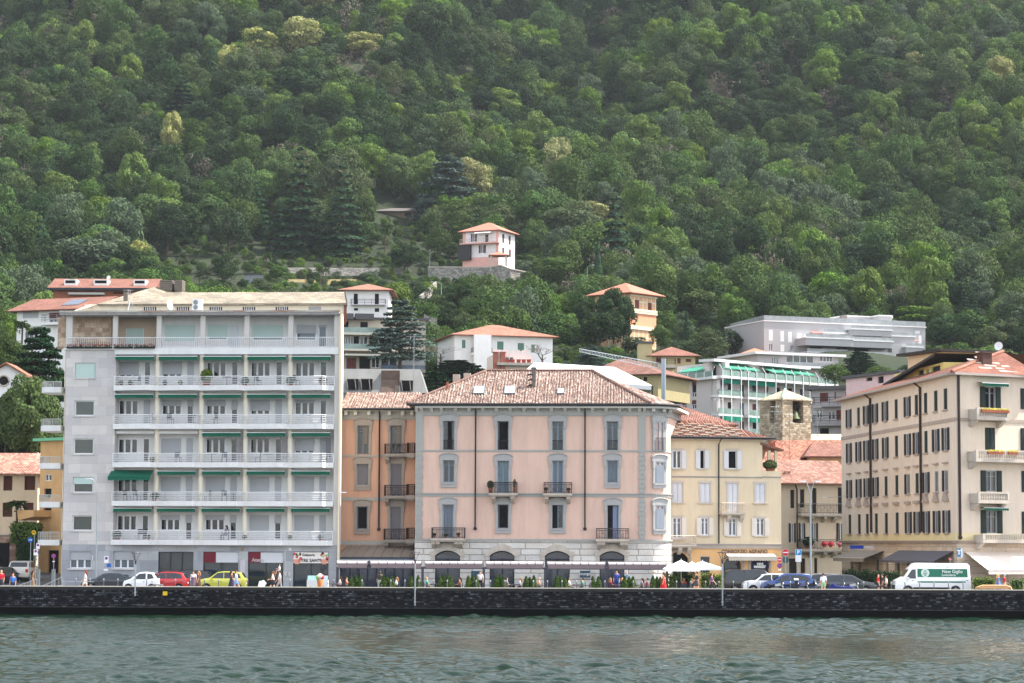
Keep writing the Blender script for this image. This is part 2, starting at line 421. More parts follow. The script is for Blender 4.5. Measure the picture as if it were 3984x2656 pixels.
def crown_broad(rng,w=8.,h=8.,base=2.0,ncl=34,per=62,leaf=.5,lumpy=.26,top=1.0):
 0
 d=unit(rng,ncl);d[:,2]=d[:,2]*.9+.12
 k=rng.uniform(.62,1.0,ncl)[:,None]
 cen=d*k*np.array([w/2,w/2,h/2])*(1-lumpy*.5)
 th=np.arctan2(d[:,1],d[:,0]);cen[:,:2]*=(1+.14*np.sin(th*2+rng.uniform(0,6))+.1*np.sin(3*th+rng.uniform(0,6)))[:,None]
 cen[:,2]+=base+h/2
 rad=rng.uniform(.7,1.25,ncl)*w*lumpy*.62
 P,N,S=clumpy(rng,cen,rad,per,leaf)
 return P,N,S
def crown_cone(rng,w=5.,h=14.,base=1.,layers=11,leaf=.5,droop=.25,per=60,col=False):
 P,N,S=[],[],[]
 for i in range(layers):
  t=i/(layers-1);r=(w/2)*(1-t)**.85+.25;z=base+(h-base)*t
  nb=max(5,int(10*(1-t)+4))
  for a in np.arange(nb)*2*math.pi/nb+rng.uniform(0,6):
   L=r*rng.uniform(.75,1.15);k=max(6,int(per*L/(w/2)))
   s=rng.uniform(.15,1,k)**.7;wd=rng.normal(size=k)*.16*L*(.5+s*.5)
   x=np.cos(a)*L*s-np.sin(a)*wd;y=np.sin(a)*L*s+np.cos(a)*wd
   zz=z-droop*L*s*s+rng.normal(size=k)*.12
   P.append(np.stack([x,y,zz],1));N.append(np.stack([np.cos(a)*.5+rng.normal(size=k)*.3,np.sin(a)*.5+rng.normal(size=k)*.3,np.ones(k)],1));S.append(leaf*rng.uniform(.6,1.3,k))
 return np.concatenate(P),np.concatenate(N),np.concatenate(S)
def crown_tier(rng,w=12.,h=11.,base=2.,tiers=8,leaf=.5,per=130,flat=.08):
 0
 P,N,S=[],[],[]
 for i in range(tiers):
  t=i/(tiers-1);R=(w/2)*(1-.72*t**1.5);z=base+(h-base)*t
  for a in np.arange(6)*2*math.pi/6+rng.uniform(0,6):
   c=R*rng.uniform(.45,.78);cx,cy=math.cos(a)*c,math.sin(a)*c;pr=R*rng.uniform(.3,.45)
   d=rng.normal(size=(per,2));d/=np.linalg.norm(d,axis=1)[:,None];d*=np.sqrt(rng.uniform(0,1,per))[:,None]*pr
   zz=z+rng.uniform(-.35,.35)+.25*pr*(1-(d**2).sum(1)/pr**2)*.6+rng.normal(size=per)*flat
   P.append(np.stack([cx+d[:,0]*1.15,cy+d[:,1],zz],1));N.append(rng.normal(size=(per,3))*.35+np.array([0,0,1.]));S.append(leaf*rng.uniform(.6,1.3,per))
 return np.concatenate(P),np.concatenate(N),np.concatenate(S)
def crown_cyp(rng,w=1.6,h=10.,leaf=.3,n=1500):
 z=rng.uniform(0,1,n)**.9;r=(w/2)*np.sin(np.clip(z*1.02,0,1)**.45*math.pi)**.7*rng.uniform(.8,1.1,n)
 a=rng.uniform(0,2*math.pi,n);P=np.stack([np.cos(a)*r,np.sin(a)*r,.3+z*h],1)
 N=np.stack([np.cos(a),np.sin(a),.4+0*a],1)+rng.normal(size=(n,3))*.35
 return P,N,leaf*rng.uniform(.6,1.3,n)
def bare(rng,w,h,mb):
 0
 def br(p,d,L,r,k):
  q=p+d*L;mb.tube([p,p+d*L*.5+Vector(rng.normal(size=3))*L*.05,q],[r,r*.8,r*.55],4,False)
  if k==0:return
  for i in range(3+(k>1)):
   e=(d+Vector(rng.normal(size=3))*.62);e.z=abs(e.z)*.6+.15 if k>1 else e.z*.5;e.normalize()
   br(p+d*L*rng.uniform(.45,1),e,L*rng.uniform(.55,.8),r*.5,k-1)
 br(Vector((0,0,0)),Vector((0,0,1)),h*.42,.16,4)
bark=M('bark',(84,70,58),.9,var=.3,scale=3);barkg=M('grey_bark',(120,112,104),.9,var=.3,scale=3)
def trunk_mesh(name,h,r,rng,limbs=5,spread=2.):
 mb=MB();top=Vector((rng.normal()*.3,rng.normal()*.3,h))
 mb.tube([(0,0,-1.5),(0,0,0),Vector((0,0,h*.5))+Vector((rng.normal()*.15,0,0)),top],[r*1.3,r,r*.75,r*.35],6)
 for i in range(limbs):
  a=rng.uniform(0,6.28);s=h*rng.uniform(.35,.75);e=Vector((math.cos(a)*spread,math.sin(a)*spread,s+spread*rng.uniform(.5,.9)))
  mb.tube([(0,0,s),Vector((e.x*.5,e.y*.5,(s+e.z)/2-.1)),e],[r*.5,r*.35,r*.15],5)
 return mb.data(name,bark)
PAL={'green':leaf_mat('leaves_green',(53,74,35),(73,93,46),.014,.1,.24),'deep':leaf_mat('leaves_deep_green',(35,53,29),(49,68,37),.012,.1,.22),'olive':leaf_mat('leaves_olive',(61,74,44),(78,90,55),.010,.1,.2),'bright':leaf_mat('leaves_bright',(74,99,40),(98,119,53),.014,.1,.16),'yellow':leaf_mat('leaves_blossom',(102,110,62),(160,158,100),.006,.1,.1),'grey':leaf_mat('leaves_greygreen',(61,77,55),(81,95,70),.01,.12,.2),'fir':leaf_mat('needles_fir',(30,54,37),(46,74,47),.01,.1,.16,.1),'cedar':leaf_mat('needles_blue',(72,91,84),(96,115,106),.008,.08,.08,.1),'magnolia':leaf_mat('leaves_magnolia',(57,78,41),(90,109,62),.01,.05,.05),'brown':leaf_mat('twigs_brown',(84,78,67),(102,94,84),.004,.12,.16,.1),}
TREES={}
def proto(kind,P,N,S,mat,rng,th,tr=.25,sp=2.,limbs=5):
 w=float(np.percentile(np.hypot(P[:,0],P[:,1]),97))*2;h=float(P[:,2].max())
 TREES.setdefault(kind,[]).append((mesh_quads('crown',P,N,S,mat,rng),trunk_mesh('trunk',th,tr,rng,limbs,sp),w,h))
def make_protos():
 for kind,n in(('green',4),('deep',4),('olive',3),('bright',2),('yellow',2),('grey',3),('brown',2)):
  for i in range(n):
   rng=np.random.default_rng(100+hash(kind)%1+len(kind)*31+i*7)
   w=rng.uniform(7.5,9.5);h=rng.uniform(8,10.5)
   if kind=='brown':
    P,N,S=crown_broad(rng,w,h,2.2,22,24,.42,.24)
   else:
    P,N,S=crown_broad(rng,w,h,1.6,int(rng.integers(24,40)),150,.38,rng.uniform(.26,.36))
   proto(kind,P,N,S,PAL[kind],rng,h*.6)
 for i in range(3):
  rng=np.random.default_rng(500+i)
  proto('fir',*crown_cone(rng,8,17,1.0,13,.5,.32,64),PAL['fir'],rng,15,.28,1.2,3)
 rng=np.random.default_rng(511);proto('cedar',*crown_tier(rng,14,12,1.5,11,.42,260),PAL['cedar'],rng,10,.4,4,7)
 rng=np.random.default_rng(512);proto('flatcedar',*crown_tier(rng,14,10,1.0,9,.44,460,.12),PAL['fir'],rng,7,.4,4,7)
 rng=np.random.default_rng(513);proto('cypress',*crown_cyp(rng,2.2,11),PAL['fir'],rng,5,.18,.3,2)
 rng=np.random.default_rng(514);proto('topiary',*crown_broad(rng,4,4.2,.4,40,60,.25,.16),PAL['bright'],rng,2,.15,.5,2)
 for i in range(2):
  rng=np.random.default_rng(530+i);proto('near',*crown_broad(rng,9,9,.2,110,230,.3,.2),PAL['deep'],rng,5);proto('magnolia',*crown_broad(rng,10,9,.0,130,260,.3,.2),PAL['magnolia'],rng,4)
 rng=np.random.default_rng(515)
 mb=MB();bare(rng,6,9,mb);TREES['bare']=[(mb.data('crown',barkg),trunk_mesh('trunk',4,.2,rng,2,1),7,9)]
 for i in range(2):
  rng=np.random.default_rng(520+i);P,N,S=[],[],[]
  for k in range(34):
   a=rng.uniform(0,6.28);e=rng.uniform(-.5,1.2);L=rng.uniform(1.0,1.5);s=np.linspace(.25,1,12)
   x=np.cos(a)*L*s;y=np.sin(a)*L*s;z=5.4+e*s*L*.8-.9*s*s*L*.8
   P.append(np.stack([x,y,z],1));N.append(rng.normal(size=(12,3))*.4+np.array([0,0,1]));S.append(.34+0*s)
  P=np.concatenate(P);me=mesh_quads('crown',P,np.concatenate(N),np.concatenate(S),PAL['green'],rng)
  mb=MB();mb.tube([(0,0,-1),(.05,0,2.5),(0,0,5.3)],[.16,.13,.15],6)
  TREES.setdefault('palm',[]).append((me,mb.data('trunk',bark),2.8,6.2))
make_protos()
NAMES=dict(magnolia='magnolia_tree',near='magnolia_tree',green='broadleaf_tree',deep='oak_tree',olive='olive_green_tree',bright='acacia_tree',yellow='chestnut_tree',grey='greyish_tree',brown='bare_twig_tree',fir='fir_tree',cedar='blue_cedar',flatcedar='cedar_tree',cypress='cypress_tree',topiary='round_topiary',bare='bare_tree',palm='palm_tree')
def tree(kind,x,y,z,h,w=None,label=None,group=None,var=0,rz=None,cat='tree'):
 crown,trunk,w0,h0=TREES[kind][var%len(TREES[kind])]
 sz=h/h0;sx=(w/w0)if w else sz
 r=empty(NAMES[kind],(x,y,z),random.uniform(0,6.28)if rz is None else rz,label,cat,group);r.scale=(sx,sx,sz)
 for nm,me in(('crown',crown),('trunk',trunk)):
  o=bpy.data.objects.new(nm,me);C.objects.link(o);o.parent=r
 return r
def hit(px,py):
 0
 ys=np.arange(232,1400,1.5);d=ray(px,py)
 z=CAMZ+d.z*ys/d.y;g=hill(d.x*ys/d.y,ys);i=np.nonzero(g>=z)[0]
 return float(ys[i[0]])if len(i)else None
KEEP=[]
def specimen(kind,pxc,pyb,pyt,wpx,Y,label,var=0,group=None,sink=0.0,cat='tree',keep=True):
 q=hit(pxc,pyb)
 if Y<0:Y=-Y
 elif Y>280 and q and .8<q/Y<1.25:Y=q
 b=at(pxc,pyb,Y);h=(pyb-pyt)/FPX*Y;w=wpx/FPX*Y
 if keep:KEEP.append((pxc-wpx*.25,pyt,pxc+wpx*.25,pyt+(pyb-pyt)*.5,Y))
 return tree(kind,b.x,Y,b.z-sink,h,w,label,group,var,cat=cat)
SPEC=[('cedar',1745,880,595,280,640,'broad blue grey cedar on the slope above the lone villa',0),('fir',1165,985,560,250,640,'tallest dark fir above the terraced garden',0),('fir',1335,985,600,200,640,'slimmer dark fir standing second beside the tallest fir',1),('fir',710,480,270,170,740,'tiered dark conifer rising alone out of the leafy upper wood',2),('yellow',1180,250,45,190,790,'largest chestnut crown covered with pale yellow blossom',0),('yellow',1395,230,118,170,790,'lower blossoming chestnut beside the largest yellow crown',1),('yellow',1015,260,95,150,780,'chestnut with faint yellow blossom at the side of the blossoming group',1),('yellow',1240,60,-45,180,800,'blossoming chestnut cut by the top edge above the yellow crowns',0),('yellow',665,660,420,110,700,'tall narrow yellow green tree below the tiered conifer',0),('green',490,700,480,150,690,'yellow tinged green tree beside the tall narrow yellow one',1),('deep',1660,230,-5,210,790,'big dark round oak at the top edge of the wood',0),('deep',1140,420,250,190,760,'dense green crown under the blossoming chestnuts',1),('deep',650,1010,770,170,620,'dark green tree with domed crown above the long brown roofed house',2),('grey',340,1110,915,290,590,'wide grey green crown behind the long brown roofed house',0),('deep',890,1000,800,160,625,'dark bushy tree between the domed tree and the firs',3),('fir',2395,1130,720,210,620,'brownish pine standing over the painted villa',1),('olive',2230,960,770,240,640,'broad dull green crown between lone villa and brownish pine',0),('yellow',2320,880,770,120,660,'small chestnut with yellow blossom behind the broad dull crown',1),('cypress',2325,1180,925,44,520,'tall dark cypress in front of the brownish pine',0),('near',2388,1345,1108,150,-444,'tall dark magnolia half covering the painted villa',1),('deep',2330,1370,1200,170,-440,'dark bushy tree below the tall cypress',0),('deep',2475,1400,1296,110,-436,'bushy tree hiding the foot of the painted villa',1),('green',2572,1370,1250,90,-440,'light bushy tree right of the painted villa',2),('green',70,1640,1330,190,-292,'green tree filling the gap under the balcony house',0),('deep',200,1620,1400,120,-284,'dark tree between layered cedar and the white block',1),('green',3250,1500,1400,130,-385,'green shrub below the terrace of the stepped flats',1),('olive',3460,1500,1420,120,-350,'dull shrub above the low pink house',1),('deep',3545,1490,1400,130,-410,'dark tree at the foot of the stepped flats',2),('green',3420,1480,1412,130,-415,'green bush at the foot of the stepped flats',0),('cypress',2672,1375,1190,34,430,'slender cypress behind the yellow house with a tower',0),('green',2238,1400,1252,105,400,'dense green conical tree in front of the wooded knoll',0),('topiary',2376,1365,1290,64,410,'clipped ball tree below the painted villa',0),('topiary',2438,1350,1318,40,415,'smaller clipped bush beside the clipped ball tree',0),('bright',2420,1410,1345,90,395,'light green rounded shrub next to the crane arm',0),('deep',2290,1330,1130,100,440,'tall grey green tree beside the dark magnolia',2),('green',2160,1120,985,170,500,'round green tree at the end of the villa balustrade',2),('cedar',1556,1410,1150,250,-358,'blue cedar in front of the stepped terraces',0),('bare',1715,1425,1285,190,-362,'dead brown cedar beside the white red roofed house',0),('flatcedar',1775,1480,1385,320,330,'flat topped cedar above the tiled ridge of the pink building',0),('flatcedar',1700,1560,1430,200,300,'lower flat cedar behind the grey mansard',0),('bare',2110,1440,1270,150,-350,'sparse grey tree with bare limbs before the white house',0),('cedar',2300,1440,1330,150,-372,'low grey green cedar under the crane arm',0),('olive',2755,1430,1260,170,420,'rounded olive tree behind the green awning flats',1),('olive',2730,1260,1110,170,480,'domed olive crown above the yellow house with a tower',2),('deep',2845,1400,1265,120,425,'dark tree against the corner of the grey flats',2),('flatcedar',3345,1455,1355,175,395,'dense cedar in front of the grey flats',0),('deep',3720,1400,1210,250,480,'large dark crown beside the end of the grey flats',0),('fir',3745,1240,1080,90,560,'dark fir above the large crown by the grey flats',1),('fir',3790,1270,1110,90,555,'second dark fir above the large crown by the grey flats',2),('bright',3545,1280,1180,190,520,'pale yellow green bamboo mass behind the grey flats',1),('deep',3960,1400,1290,120,420,'dark tree cut by the frame behind the red hipped roof',1),('flatcedar',150,1560,1250,240,-270,'dark layered cedar beside the white apartment block',0),('palm',85,1400,1222,70,300,'palm in front of the white balcony house with solar panel',0),('palm',65,2075,1915,100,215,'palm tree above the hedge by the beige house',1),('green',25,1480,1270,130,290,'round green tree above the chapel gable',0),('palm',1497,1010,870,50,570,'tall palm on the terrace below the shed',0),('palm',1245,1150,1015,44,545,'tall slim palm on the lower garden terrace',0),('palm',1268,1125,1025,36,548,'short palm beside the slim palm on the lower terrace',1),('palm',1035,1100,968,44,560,'palm against the long clipped hedge',0),('palm',770,1060,955,44,570,'palm on the terrace beneath the dark wood edge',1),('palm',700,1065,972,44,572,'lower palm beside the dark wood edge palm',0),('palm',775,1130,1045,44,540,'palm just above the big stone chimney',1),('deep',875,1125,965,110,545,'dark garden tree behind the roof of the white block',2),('deep',1575,1070,935,130,560,'dark round tree below the terrace palm',1),('green',1700,1010,870,110,585,'light green tree beside the lone villa',1),('green',1755,1005,930,75,575,'small round tree by the villa loggia',2),('grey',1445,1105,1045,90,540,'silvery shrub above the small hipped roof',1),('green',1085,1110,1020,90,545,'bushy green shrub in the middle of the garden terraces',3),('bright',1095,1135,1090,120,530,'bright low bush line behind the pale slab roof',1),('olive',1005,1135,1070,80,530,'yellow green bush by the garden hut',1),('palm',2010,1010,930,40,575,'palm beside the white villa annexe',0),('palm',2055,1010,940,40,575,'second palm beside the white villa annexe',1),('green',2035,1030,975,80,570,'light leafy tree behind the balustrade of the villa',0),]
for s in SPEC:specimen(s[0],s[1],s[2],s[3],s[4],s[5],s[6],s[7],sink=.5)
FOOT=[]
def foot(F,u0,u1,d0,d1,m=3):
 ps=[F.world(u,d,0)for u in(u0,u1)for d in(d0,d1)]
 FOOT.append((min(p.x for p in ps)-m,max(p.x for p in ps)+m,min(p.y for p in ps)-m,max(p.y for p in ps)+m))
GL=glass_mat('dark_glass',(26,32,38));GLB=glass_mat('blue_glass',(70,84,98),.08)
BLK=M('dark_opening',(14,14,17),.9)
WHT=M('white_paint',(222,222,222),.6,var=.05,stain=.12);WFR=M('white_frame',(225,226,228),.5,var=.03)
BLIND=M('roller_blind',(168,170,174),.7,var=.05);BLG=M('pale_green_blind',(178,198,192),.7,var=.04)
IRON=M('black_iron',(30,30,33),.6);STEEL=M('galvanised_steel',(150,156,160),.4,.6);GUT=M('dark_gutter',(40,40,44),.6)
GREEN=M('green_awning_cloth',(6,88,68),.8,var=.06);CREAMW=M('cream_wall',(226,216,196),.85,var=.05,stain=.12)
TERRA=M('terracotta',(150,84,62),.8)
def pane(mb,r,y):mb.face([(r[0],y,r[2]),(r[1],y,r[2]),(r[1],y,r[3]),(r[0],y,r[3])]);return mb
def window(root,r,d,n=2,fm=None,gm=None,fw=.07,bars=(),blind=0,bm=None,name='window',curtain=0,fy=.07):
 0
 fm=fm or WFR;gm=gm or GL
 u0,u1,z0,z1=r;mb=MB()
 mb.box(u0,u0+fw,d-fy,d+.03,z0,z1);mb.box(u1-fw,u1,d-fy,d+.03,z0,z1)
 mb.box(u0+fw,u1-fw,d-fy,d+.03,z1-fw,z1);mb.box(u0+fw,u1-fw,d-fy,d+.03,z0,z0+fw)
 for i in range(1,n):
  c=u0+(u1-u0)*i/n;mb.box(c-fw*.75,c+fw*.75,d-fy+.01,d+.03,z0+fw,z1-fw)
 for b in bars:
  zb=z0+(z1-z0)*b;mb.box(u0+fw,u1-fw,d-fy+.02,d+.02,zb-.025,zb+.025)
 o=mb.build(name,fm,root)
 if blind<.99:pane(MB(),(u0+.02,u1-.02,z0+.02,z1-.02),d+.02).build('pane',gm,o)
 if blind>0:
  mb=MB();zb=z1-(z1-z0)*blind;mb.box(u0+fw*.4,u1-fw*.4,d-fy-.05,d-fy-.02,max(zb,z0+.01),z1-.01);mb.build('blind',bm or BLIND,o)
 return o
def blind_mat():return BLIND
def balus_rail(root,pts,h,mat,rails=5,step=1.4,r=.022,name='railing',vert=0.0,zs=None):
 0
 mb=MB();P=[Vector(p)for p in pts]
 for k in(zs or[i/rails for i in range(1,rails+1)]):
  rr=r*1.4 if k>.99 else r*.8
  for a,b in zip(P,P[1:]):mb.tube([a+Vector((0,0,h*k)),b+Vector((0,0,h*k))],rr,4,False)
 for a,b in zip(P,P[1:]):
  L=(b-a).length;st=vert if vert else step;n=max(1,round(L/st))
  for i in range(n+1):
   q=a.lerp(b,i/n);mb.tube([q,q+Vector((0,0,h))],r*(.62 if vert else 1),4,False)
 return mb.build(name,mat,root)
def shutters(o,r,y,mat,w=None,ang=0,left=True,right=True,th=.05,nm='shutter'):
 u0,u1,z0,z1=r;w=w or(u1-u0)/2
 for on,a,b in((left,u0-w,u0-.01),(right,u1+.01,u1+w)):
  if not on:continue
  mb=MB();mb.box(a,b,y-th,y-.005,z0,z1)
  for k in range(2):mb.box(a+w*.15,b-w*.15,y-th-.02,y-th,z0+(z1-z0)*(.06+.48*k),z0+(z1-z0)*(.46+.46*k))
  mb.build(nm,mat,o)
def closed_shutters(root,r,y,mat,name='window'):
 u0,u1,z0,z1=r;c=(u0+u1)/2;mb=MB()
 for a,b in((u0,c-.015),(c+.015,u1)):
  mb.box(a,b,y-.03,y+.03,z0,z1)
  for k in range(2):mb.box(a+.09,b-.09,y-.055,y-.03,z0+(z1-z0)*(.05+.47*k),z0+(z1-z0)*(.47+.48*k))
 return mb.build(name,mat,root)
def awning(root,u0,u1,y,z,out,drop,mat,valance=.22,name='awning',bar=None,scal=.22,th=.03):
 0
 mb=MB();mb.mesh([(u0,y,z),(u1,y,z),(u1,y-out,z-drop),(u0,y-out,z-drop)],[(0,3,2,1)]).mesh([(u0,y,z-th),(u1,y,z-th),(u1,y-out,z-drop-th),(u0,y-out,z-drop-th)],[(0,1,2,3)])
 n=max(2,int((u1-u0)/scal))
 for i in range(n):
  a=u0+(u1-u0)*i/n;b=u0+(u1-u0)*(i+1)/n;m=(a+b)/2;yy=y-out-.01;zt=z-drop;zb=zt-valance
  mb.face([(a,yy,zt),(a,yy,zb+.03),(a*.7+m*.3,yy,zb-.02),(m*.6+a*.4,yy,zb-.045),(m*.6+b*.4,yy,zb-.045),(b*.7+m*.3,yy,zb-.02),(b,yy,zb+.03),(b,yy,zt)])
 o=mb.build(name,mat,root)
 if bar:mb=MB();mb.box(u0-.03,u1+.03,y-out-.05,y-out+.02,z-drop-.0,z-drop+.05);mb.build('front_bar',bar,o)
 return o
def pot_plant(loc,r,h,mat,label,group=None,cone=False,pot=None,name='potted_plant',seed=0,potm=None):
 rng=np.random.default_rng(seed+int(abs(loc[0]*97))%9999);root=empty(name,loc,0,label,'plant',group)
 ph=pot if pot is not None else h*.25
 MB().lathe([(0,0),(r*.5,0),(r*.62,ph),(r*.5,ph),(0,ph*.8)],n=10).build('pot',potm or TERRA,root)
 n=int(260+900*min(r,1));z=rng.uniform(0,1,n);a=rng.uniform(0,6.28,n)
 rad=r*((1-z)**.75+.06 if cone else np.sqrt(np.clip(1-(2*z-1)**2,.02,1)))*rng.uniform(.7,1.08,n)
 P=np.stack([np.cos(a)*rad,np.sin(a)*rad,ph*.8+z*(h-ph*.8)],1);N=np.stack([np.cos(a),np.sin(a),.4+a*0],1)+rng.normal(size=(n,3))*.4
 o=bpy.data.objects.new('foliage',mesh_quads('foliage',P,N,r*.26*rng.uniform(.6,1.3,n)+.02,mat,rng));C.objects.link(o);o.parent=root
 return root
TILE_PINK=tile_mat('pink_pantiles',[(112,90,82),(164,138,126),(134,108,98),(184,160,148),(124,98,88),(156,128,114),(204,184,172),(100,80,74)],.21,.30,bumpd=.06,blend=.15)
TILE_RED=tile_mat('red_pantiles',[(122,82,70),(142,98,84),(132,88,74),(154,114,98),(114,76,66),(138,94,80)],.25,.42)
TILE_ORANGE=tile_mat('orange_tiles',[(150,98,80),(160,108,88),(140,90,74),(168,120,100)],.3,.4)
TILE_BROWN=tile_mat('brown_tiles',[(130,86,72),(142,96,80),(122,80,70),(150,104,88)],.25,.35)
TILE_OLD=tile_mat('old_pantiles',[(120,80,64),(168,104,82),(196,140,118),(140,90,74),(184,124,100),(104,72,62)],.24,.42)
SLAB=stone_mat('stone_roof_slabs',[(134,125,110),(145,135,119),(124,116,102),(152,142,124),(139,129,112)],.55,.30,.018,(96,86,72),.85,.04,.4,.3)
F=Fac('white_apartment_block',236,201.2,1316,199.6,1.6,'tall white apartment block with green awnings and curved balconies on every floor','apartment block')
W=F.root;foot(F,-3,F.W,-2,16);FW=F
STONE=stone_mat('stone_cladding',[(190,187,186),(196,193,192),(184,181,181),(202,198,195),(192,188,185)],1.5,.8,.006,(140,138,140),.75,.004,.25,.03,.3)
STONEB=stone_mat('grey_base_cladding',[(158,160,166),(166,169,174),(152,156,162),(174,176,178)],1.5,.8,.008,(118,120,126),.75,.004,.3,.03,.4)
BEIGEST=stone_mat('rubble_panel',[(176,150,128),(190,166,144),(160,136,116),(200,180,158)],.5,.4,.02,(170,150,130),.8,.01,.6)
LOG=M('loggia_plaster',(196,176,156),.85,var=.05)
REC=M('recess_wall',(216,214,212),.7,var=.05,stain=.1)
dR=1.3
uL=F.p(251,1700)[0];uR=F.W;uS=F.p(446,1700)[0]
z_base=F.p(340,2118)[1];z_top=F.p(700,1362)[1];z_roof=F.p(700,1226)[1]
swin=[(292,371,1411,1469,'blind'),(290,367,1558,1617,''),(286,364,1706,1766,''),(284,362,1855,1916,'half'),(281,359,2005,2064,'')]
hol=[F.rect(a,c,b,d)for a,b,c,d,k in swin]
mb=MB();wall_holes(mb,uL,uS,z_base,z_top,hol,.22)
mb.face([(uS,0,z_base),(uS,dR+.2,z_base),(uS,dR+.2,z_top),(uS,0,z_top)])
mb.build('clad_wall',STONE,W)
for r,(a,b,c,d,k)in zip(hol,swin):
 o=window(W,r,.2,1,WHT,glass_mat('window_glass',(44,54,54)),.09,blind={'blind':1,'half':.45}.get(k,.04),bm=BLG)
 MB().box(r[0]-.12,r[1]+.06,-.08,.05,r[2]-.1,r[2]-.003).build('sill',STONE,o)
gw=[(270,356,2145,2211),(441,523,2145,2211)]
shops=[(615,752),(790,927),(964,1102),(1140,1278)]
zg=0.0
gh=[F.rect(a,c,b,d)for a,b,c,d in gw];uL=uL-.02
sh=[(F.p(a,2200)[0],F.p(b,2200)[0],.12,F.p(a,2146)[1])for a,b in shops]
mb=MB();wall_holes(mb,uL,uR,zg-.5,z_base,gh+sh,.3,y=.02);mb.build('base_wall',STONEB,W)
for r in gh:
 o=window(W,r,.25,3,WFR,GLB,.09,blind=.5,bm=BLIND);MB().box(r[0]-.15,r[1]+.1,-.1,.06,r[2]-.12,r[2]-.004).build('sill',STONE,o)
SHOPG=glass_mat('shop_glass',(34,44,54));ALU=M('dark_aluminium',(44,48,56),.4)
for i,r in enumerate(sh):
 o=window(W,r,.28,3 if i==0 else 2,ALU,SHOPG,.07,bars=(.52,)if i==0 else(),name='shopfront')
 if i==0:continue
 zt,zb=F.p(900,2148)[1],F.p(900,2188)[1]
 mb=MB();L0,L1=r[0]+.03,r[1]-.03
 if i<3:
  mid=L0+(L1-L0)*.35
  mb.box(L0,mid,.12,.2,zb,zt);s1=mb.build('sign_panel',M('wine_red_sign',(110,18,40),.5,var=.03),o)
  MB().box(mid+.01,L1,.12,.2,zb,zt).build('sign_panel',M('pale_sign',(206,208,214),.5,var=.03),o)
 else:
  MB().box(L0,L1,.0,.1,zb-.02,zt+.02).build('sign_panel',M('ice_sign',(232,226,222),.5,var=.03),o)
def text(parent,s,u,y,z,size,mat,name='lettering',align='CENTER',bold=0.0,sx=1.0,loc=None,rot=(math.pi/2,0,0),ext=.004):
 cu=bpy.data.curves.new(name,'FONT');cu.body=s;cu.size=size;cu.align_x=align;cu.align_y='CENTER';cu.extrude=ext;cu.offset=bold
 cu.materials.append(mat);o=bpy.data.objects.new(name,cu);C.objects.link(o)
 me=bpy.data.meshes.new_from_object(o);bpy.data.objects.remove(o);bpy.data.curves.remove(cu)
 o=bpy.data.objects.new(name,me);C.objects.link(o)
 o.location=loc or(u,y,z);o.rotation_euler=rot;o.scale=(sx,1,1)
 if parent:o.parent=parent
 return o
TXD=M('dark_letters',(24,26,32),.5);TXW=M('white_letters',(240,240,240),.5)
u,z=F.p(1000,2176);text(W,'Atena',u+.05,.1,z-.05,.42,M('grey_letters',(190,178,184),.5),bold=.01)
u,z=F.p(1200,2160);text(W,'Gelateria',u,-.02,z+.03,.28,TXD,bold=.006)
u,z=F.p(1206,2179);text(W,'I TRE SANTI',u,-.02,z-.03,.36,TXD,bold=.01)
ICE=[M('ice_strawberry',(206,70,84),.6),M('ice_pistachio',(150,190,110),.6),M('ice_cream_white',(240,226,214),.6),M('ice_cherry',(70,20,40),.6)]
for cx in(1156,1262):
 mb=MB()
 for k in range(9):
  mb.use(ICE[k%4]);u,z=F.p(cx+random.uniform(-14,14),2166+random.uniform(-12,10));mb.ball((u,-.01,z),.13,6,4,(1,.2,1))
 mb.use(M('wafer',(214,150,130),.7));u,z=F.p(cx,2180);mb.prism([(u-.16,z-.3),(u+.16,z-.3),(u+.42,z+.1),(u-.42,z+.1)],-.02,.0)
 mb.build('sundae_emblem',None,W)
for px,py,w_,h_,c in((944,2136,.22,.24,(150,120,80)),(1129,2136,.22,.24,(216,214,212)),(1111,2233,.2,.3,(190,190,192)),(1126,2233,.2,.3,(190,186,190)),(945,2205,.44,1.1,(196,190,196)),(360,2170,.1,.45,(200,202,206))):
 u,z=F.p(px,py);MB().box(u-w_/2,u+w_/2,-.06,.015,z-h_/2,z+h_/2).build('wall_plate',M('plate_%d'%px,c,.6),W)
slab=[1498,1648,1798,1948.5,2100.5]
bx=[446,614,786,958,1131,1300]
ftop=[1407,1555.5,1705,1854,2003];fbot=[1467,1614,1764,1915,2064]
ST=[[(.86,0,1,0),(.82,1,1,0),(0,0,1,0),(0,0,1,0),(0,0,1,0)],[(0,1,1,0),(.4,.28,1,0),(.4,.42,1,0),(.72,1,1,0),(.22,0,1,0)],[(0,0,0,0),(1,1,0,0),(.08,0,1,1),(.06,0,1,1),(.82,1,1,2)],[(.1,0,2,0),(.96,1,1,0),(.96,1,1,0),(.95,1,1,0),(1,1,1,0)],[(0,0,1,0),(.32,.32,1,0),(.32,.32,1,0),(1,.34,1,0),(1,1,1,0)]]
holes=[];items=[]
def sl(k,row):return bx[k]-row*2.2*(1-k/7)
for row in range(5):
 for k in range(5):
  x0=sl(k,row)
  wr=F.rect(x0+17,ftop[row],x0+95,fbot[row],dR);dr=F.rect(x0+114,ftop[row]-1,x0+141,slab[row],dR)
  holes+=[wr,dr];items.append((row,k,wr,dr))
zlo=F.p(870,2120,dR)[1];zhi=F.p(870,1378,dR)[1]
mb=MB();wall_holes(mb,uS,uR-.3,zlo,zhi,holes,.15,dR);mb.build('balcony_wall',REC,W)
LAT=M('lattice_wood',(120,116,122),.8)
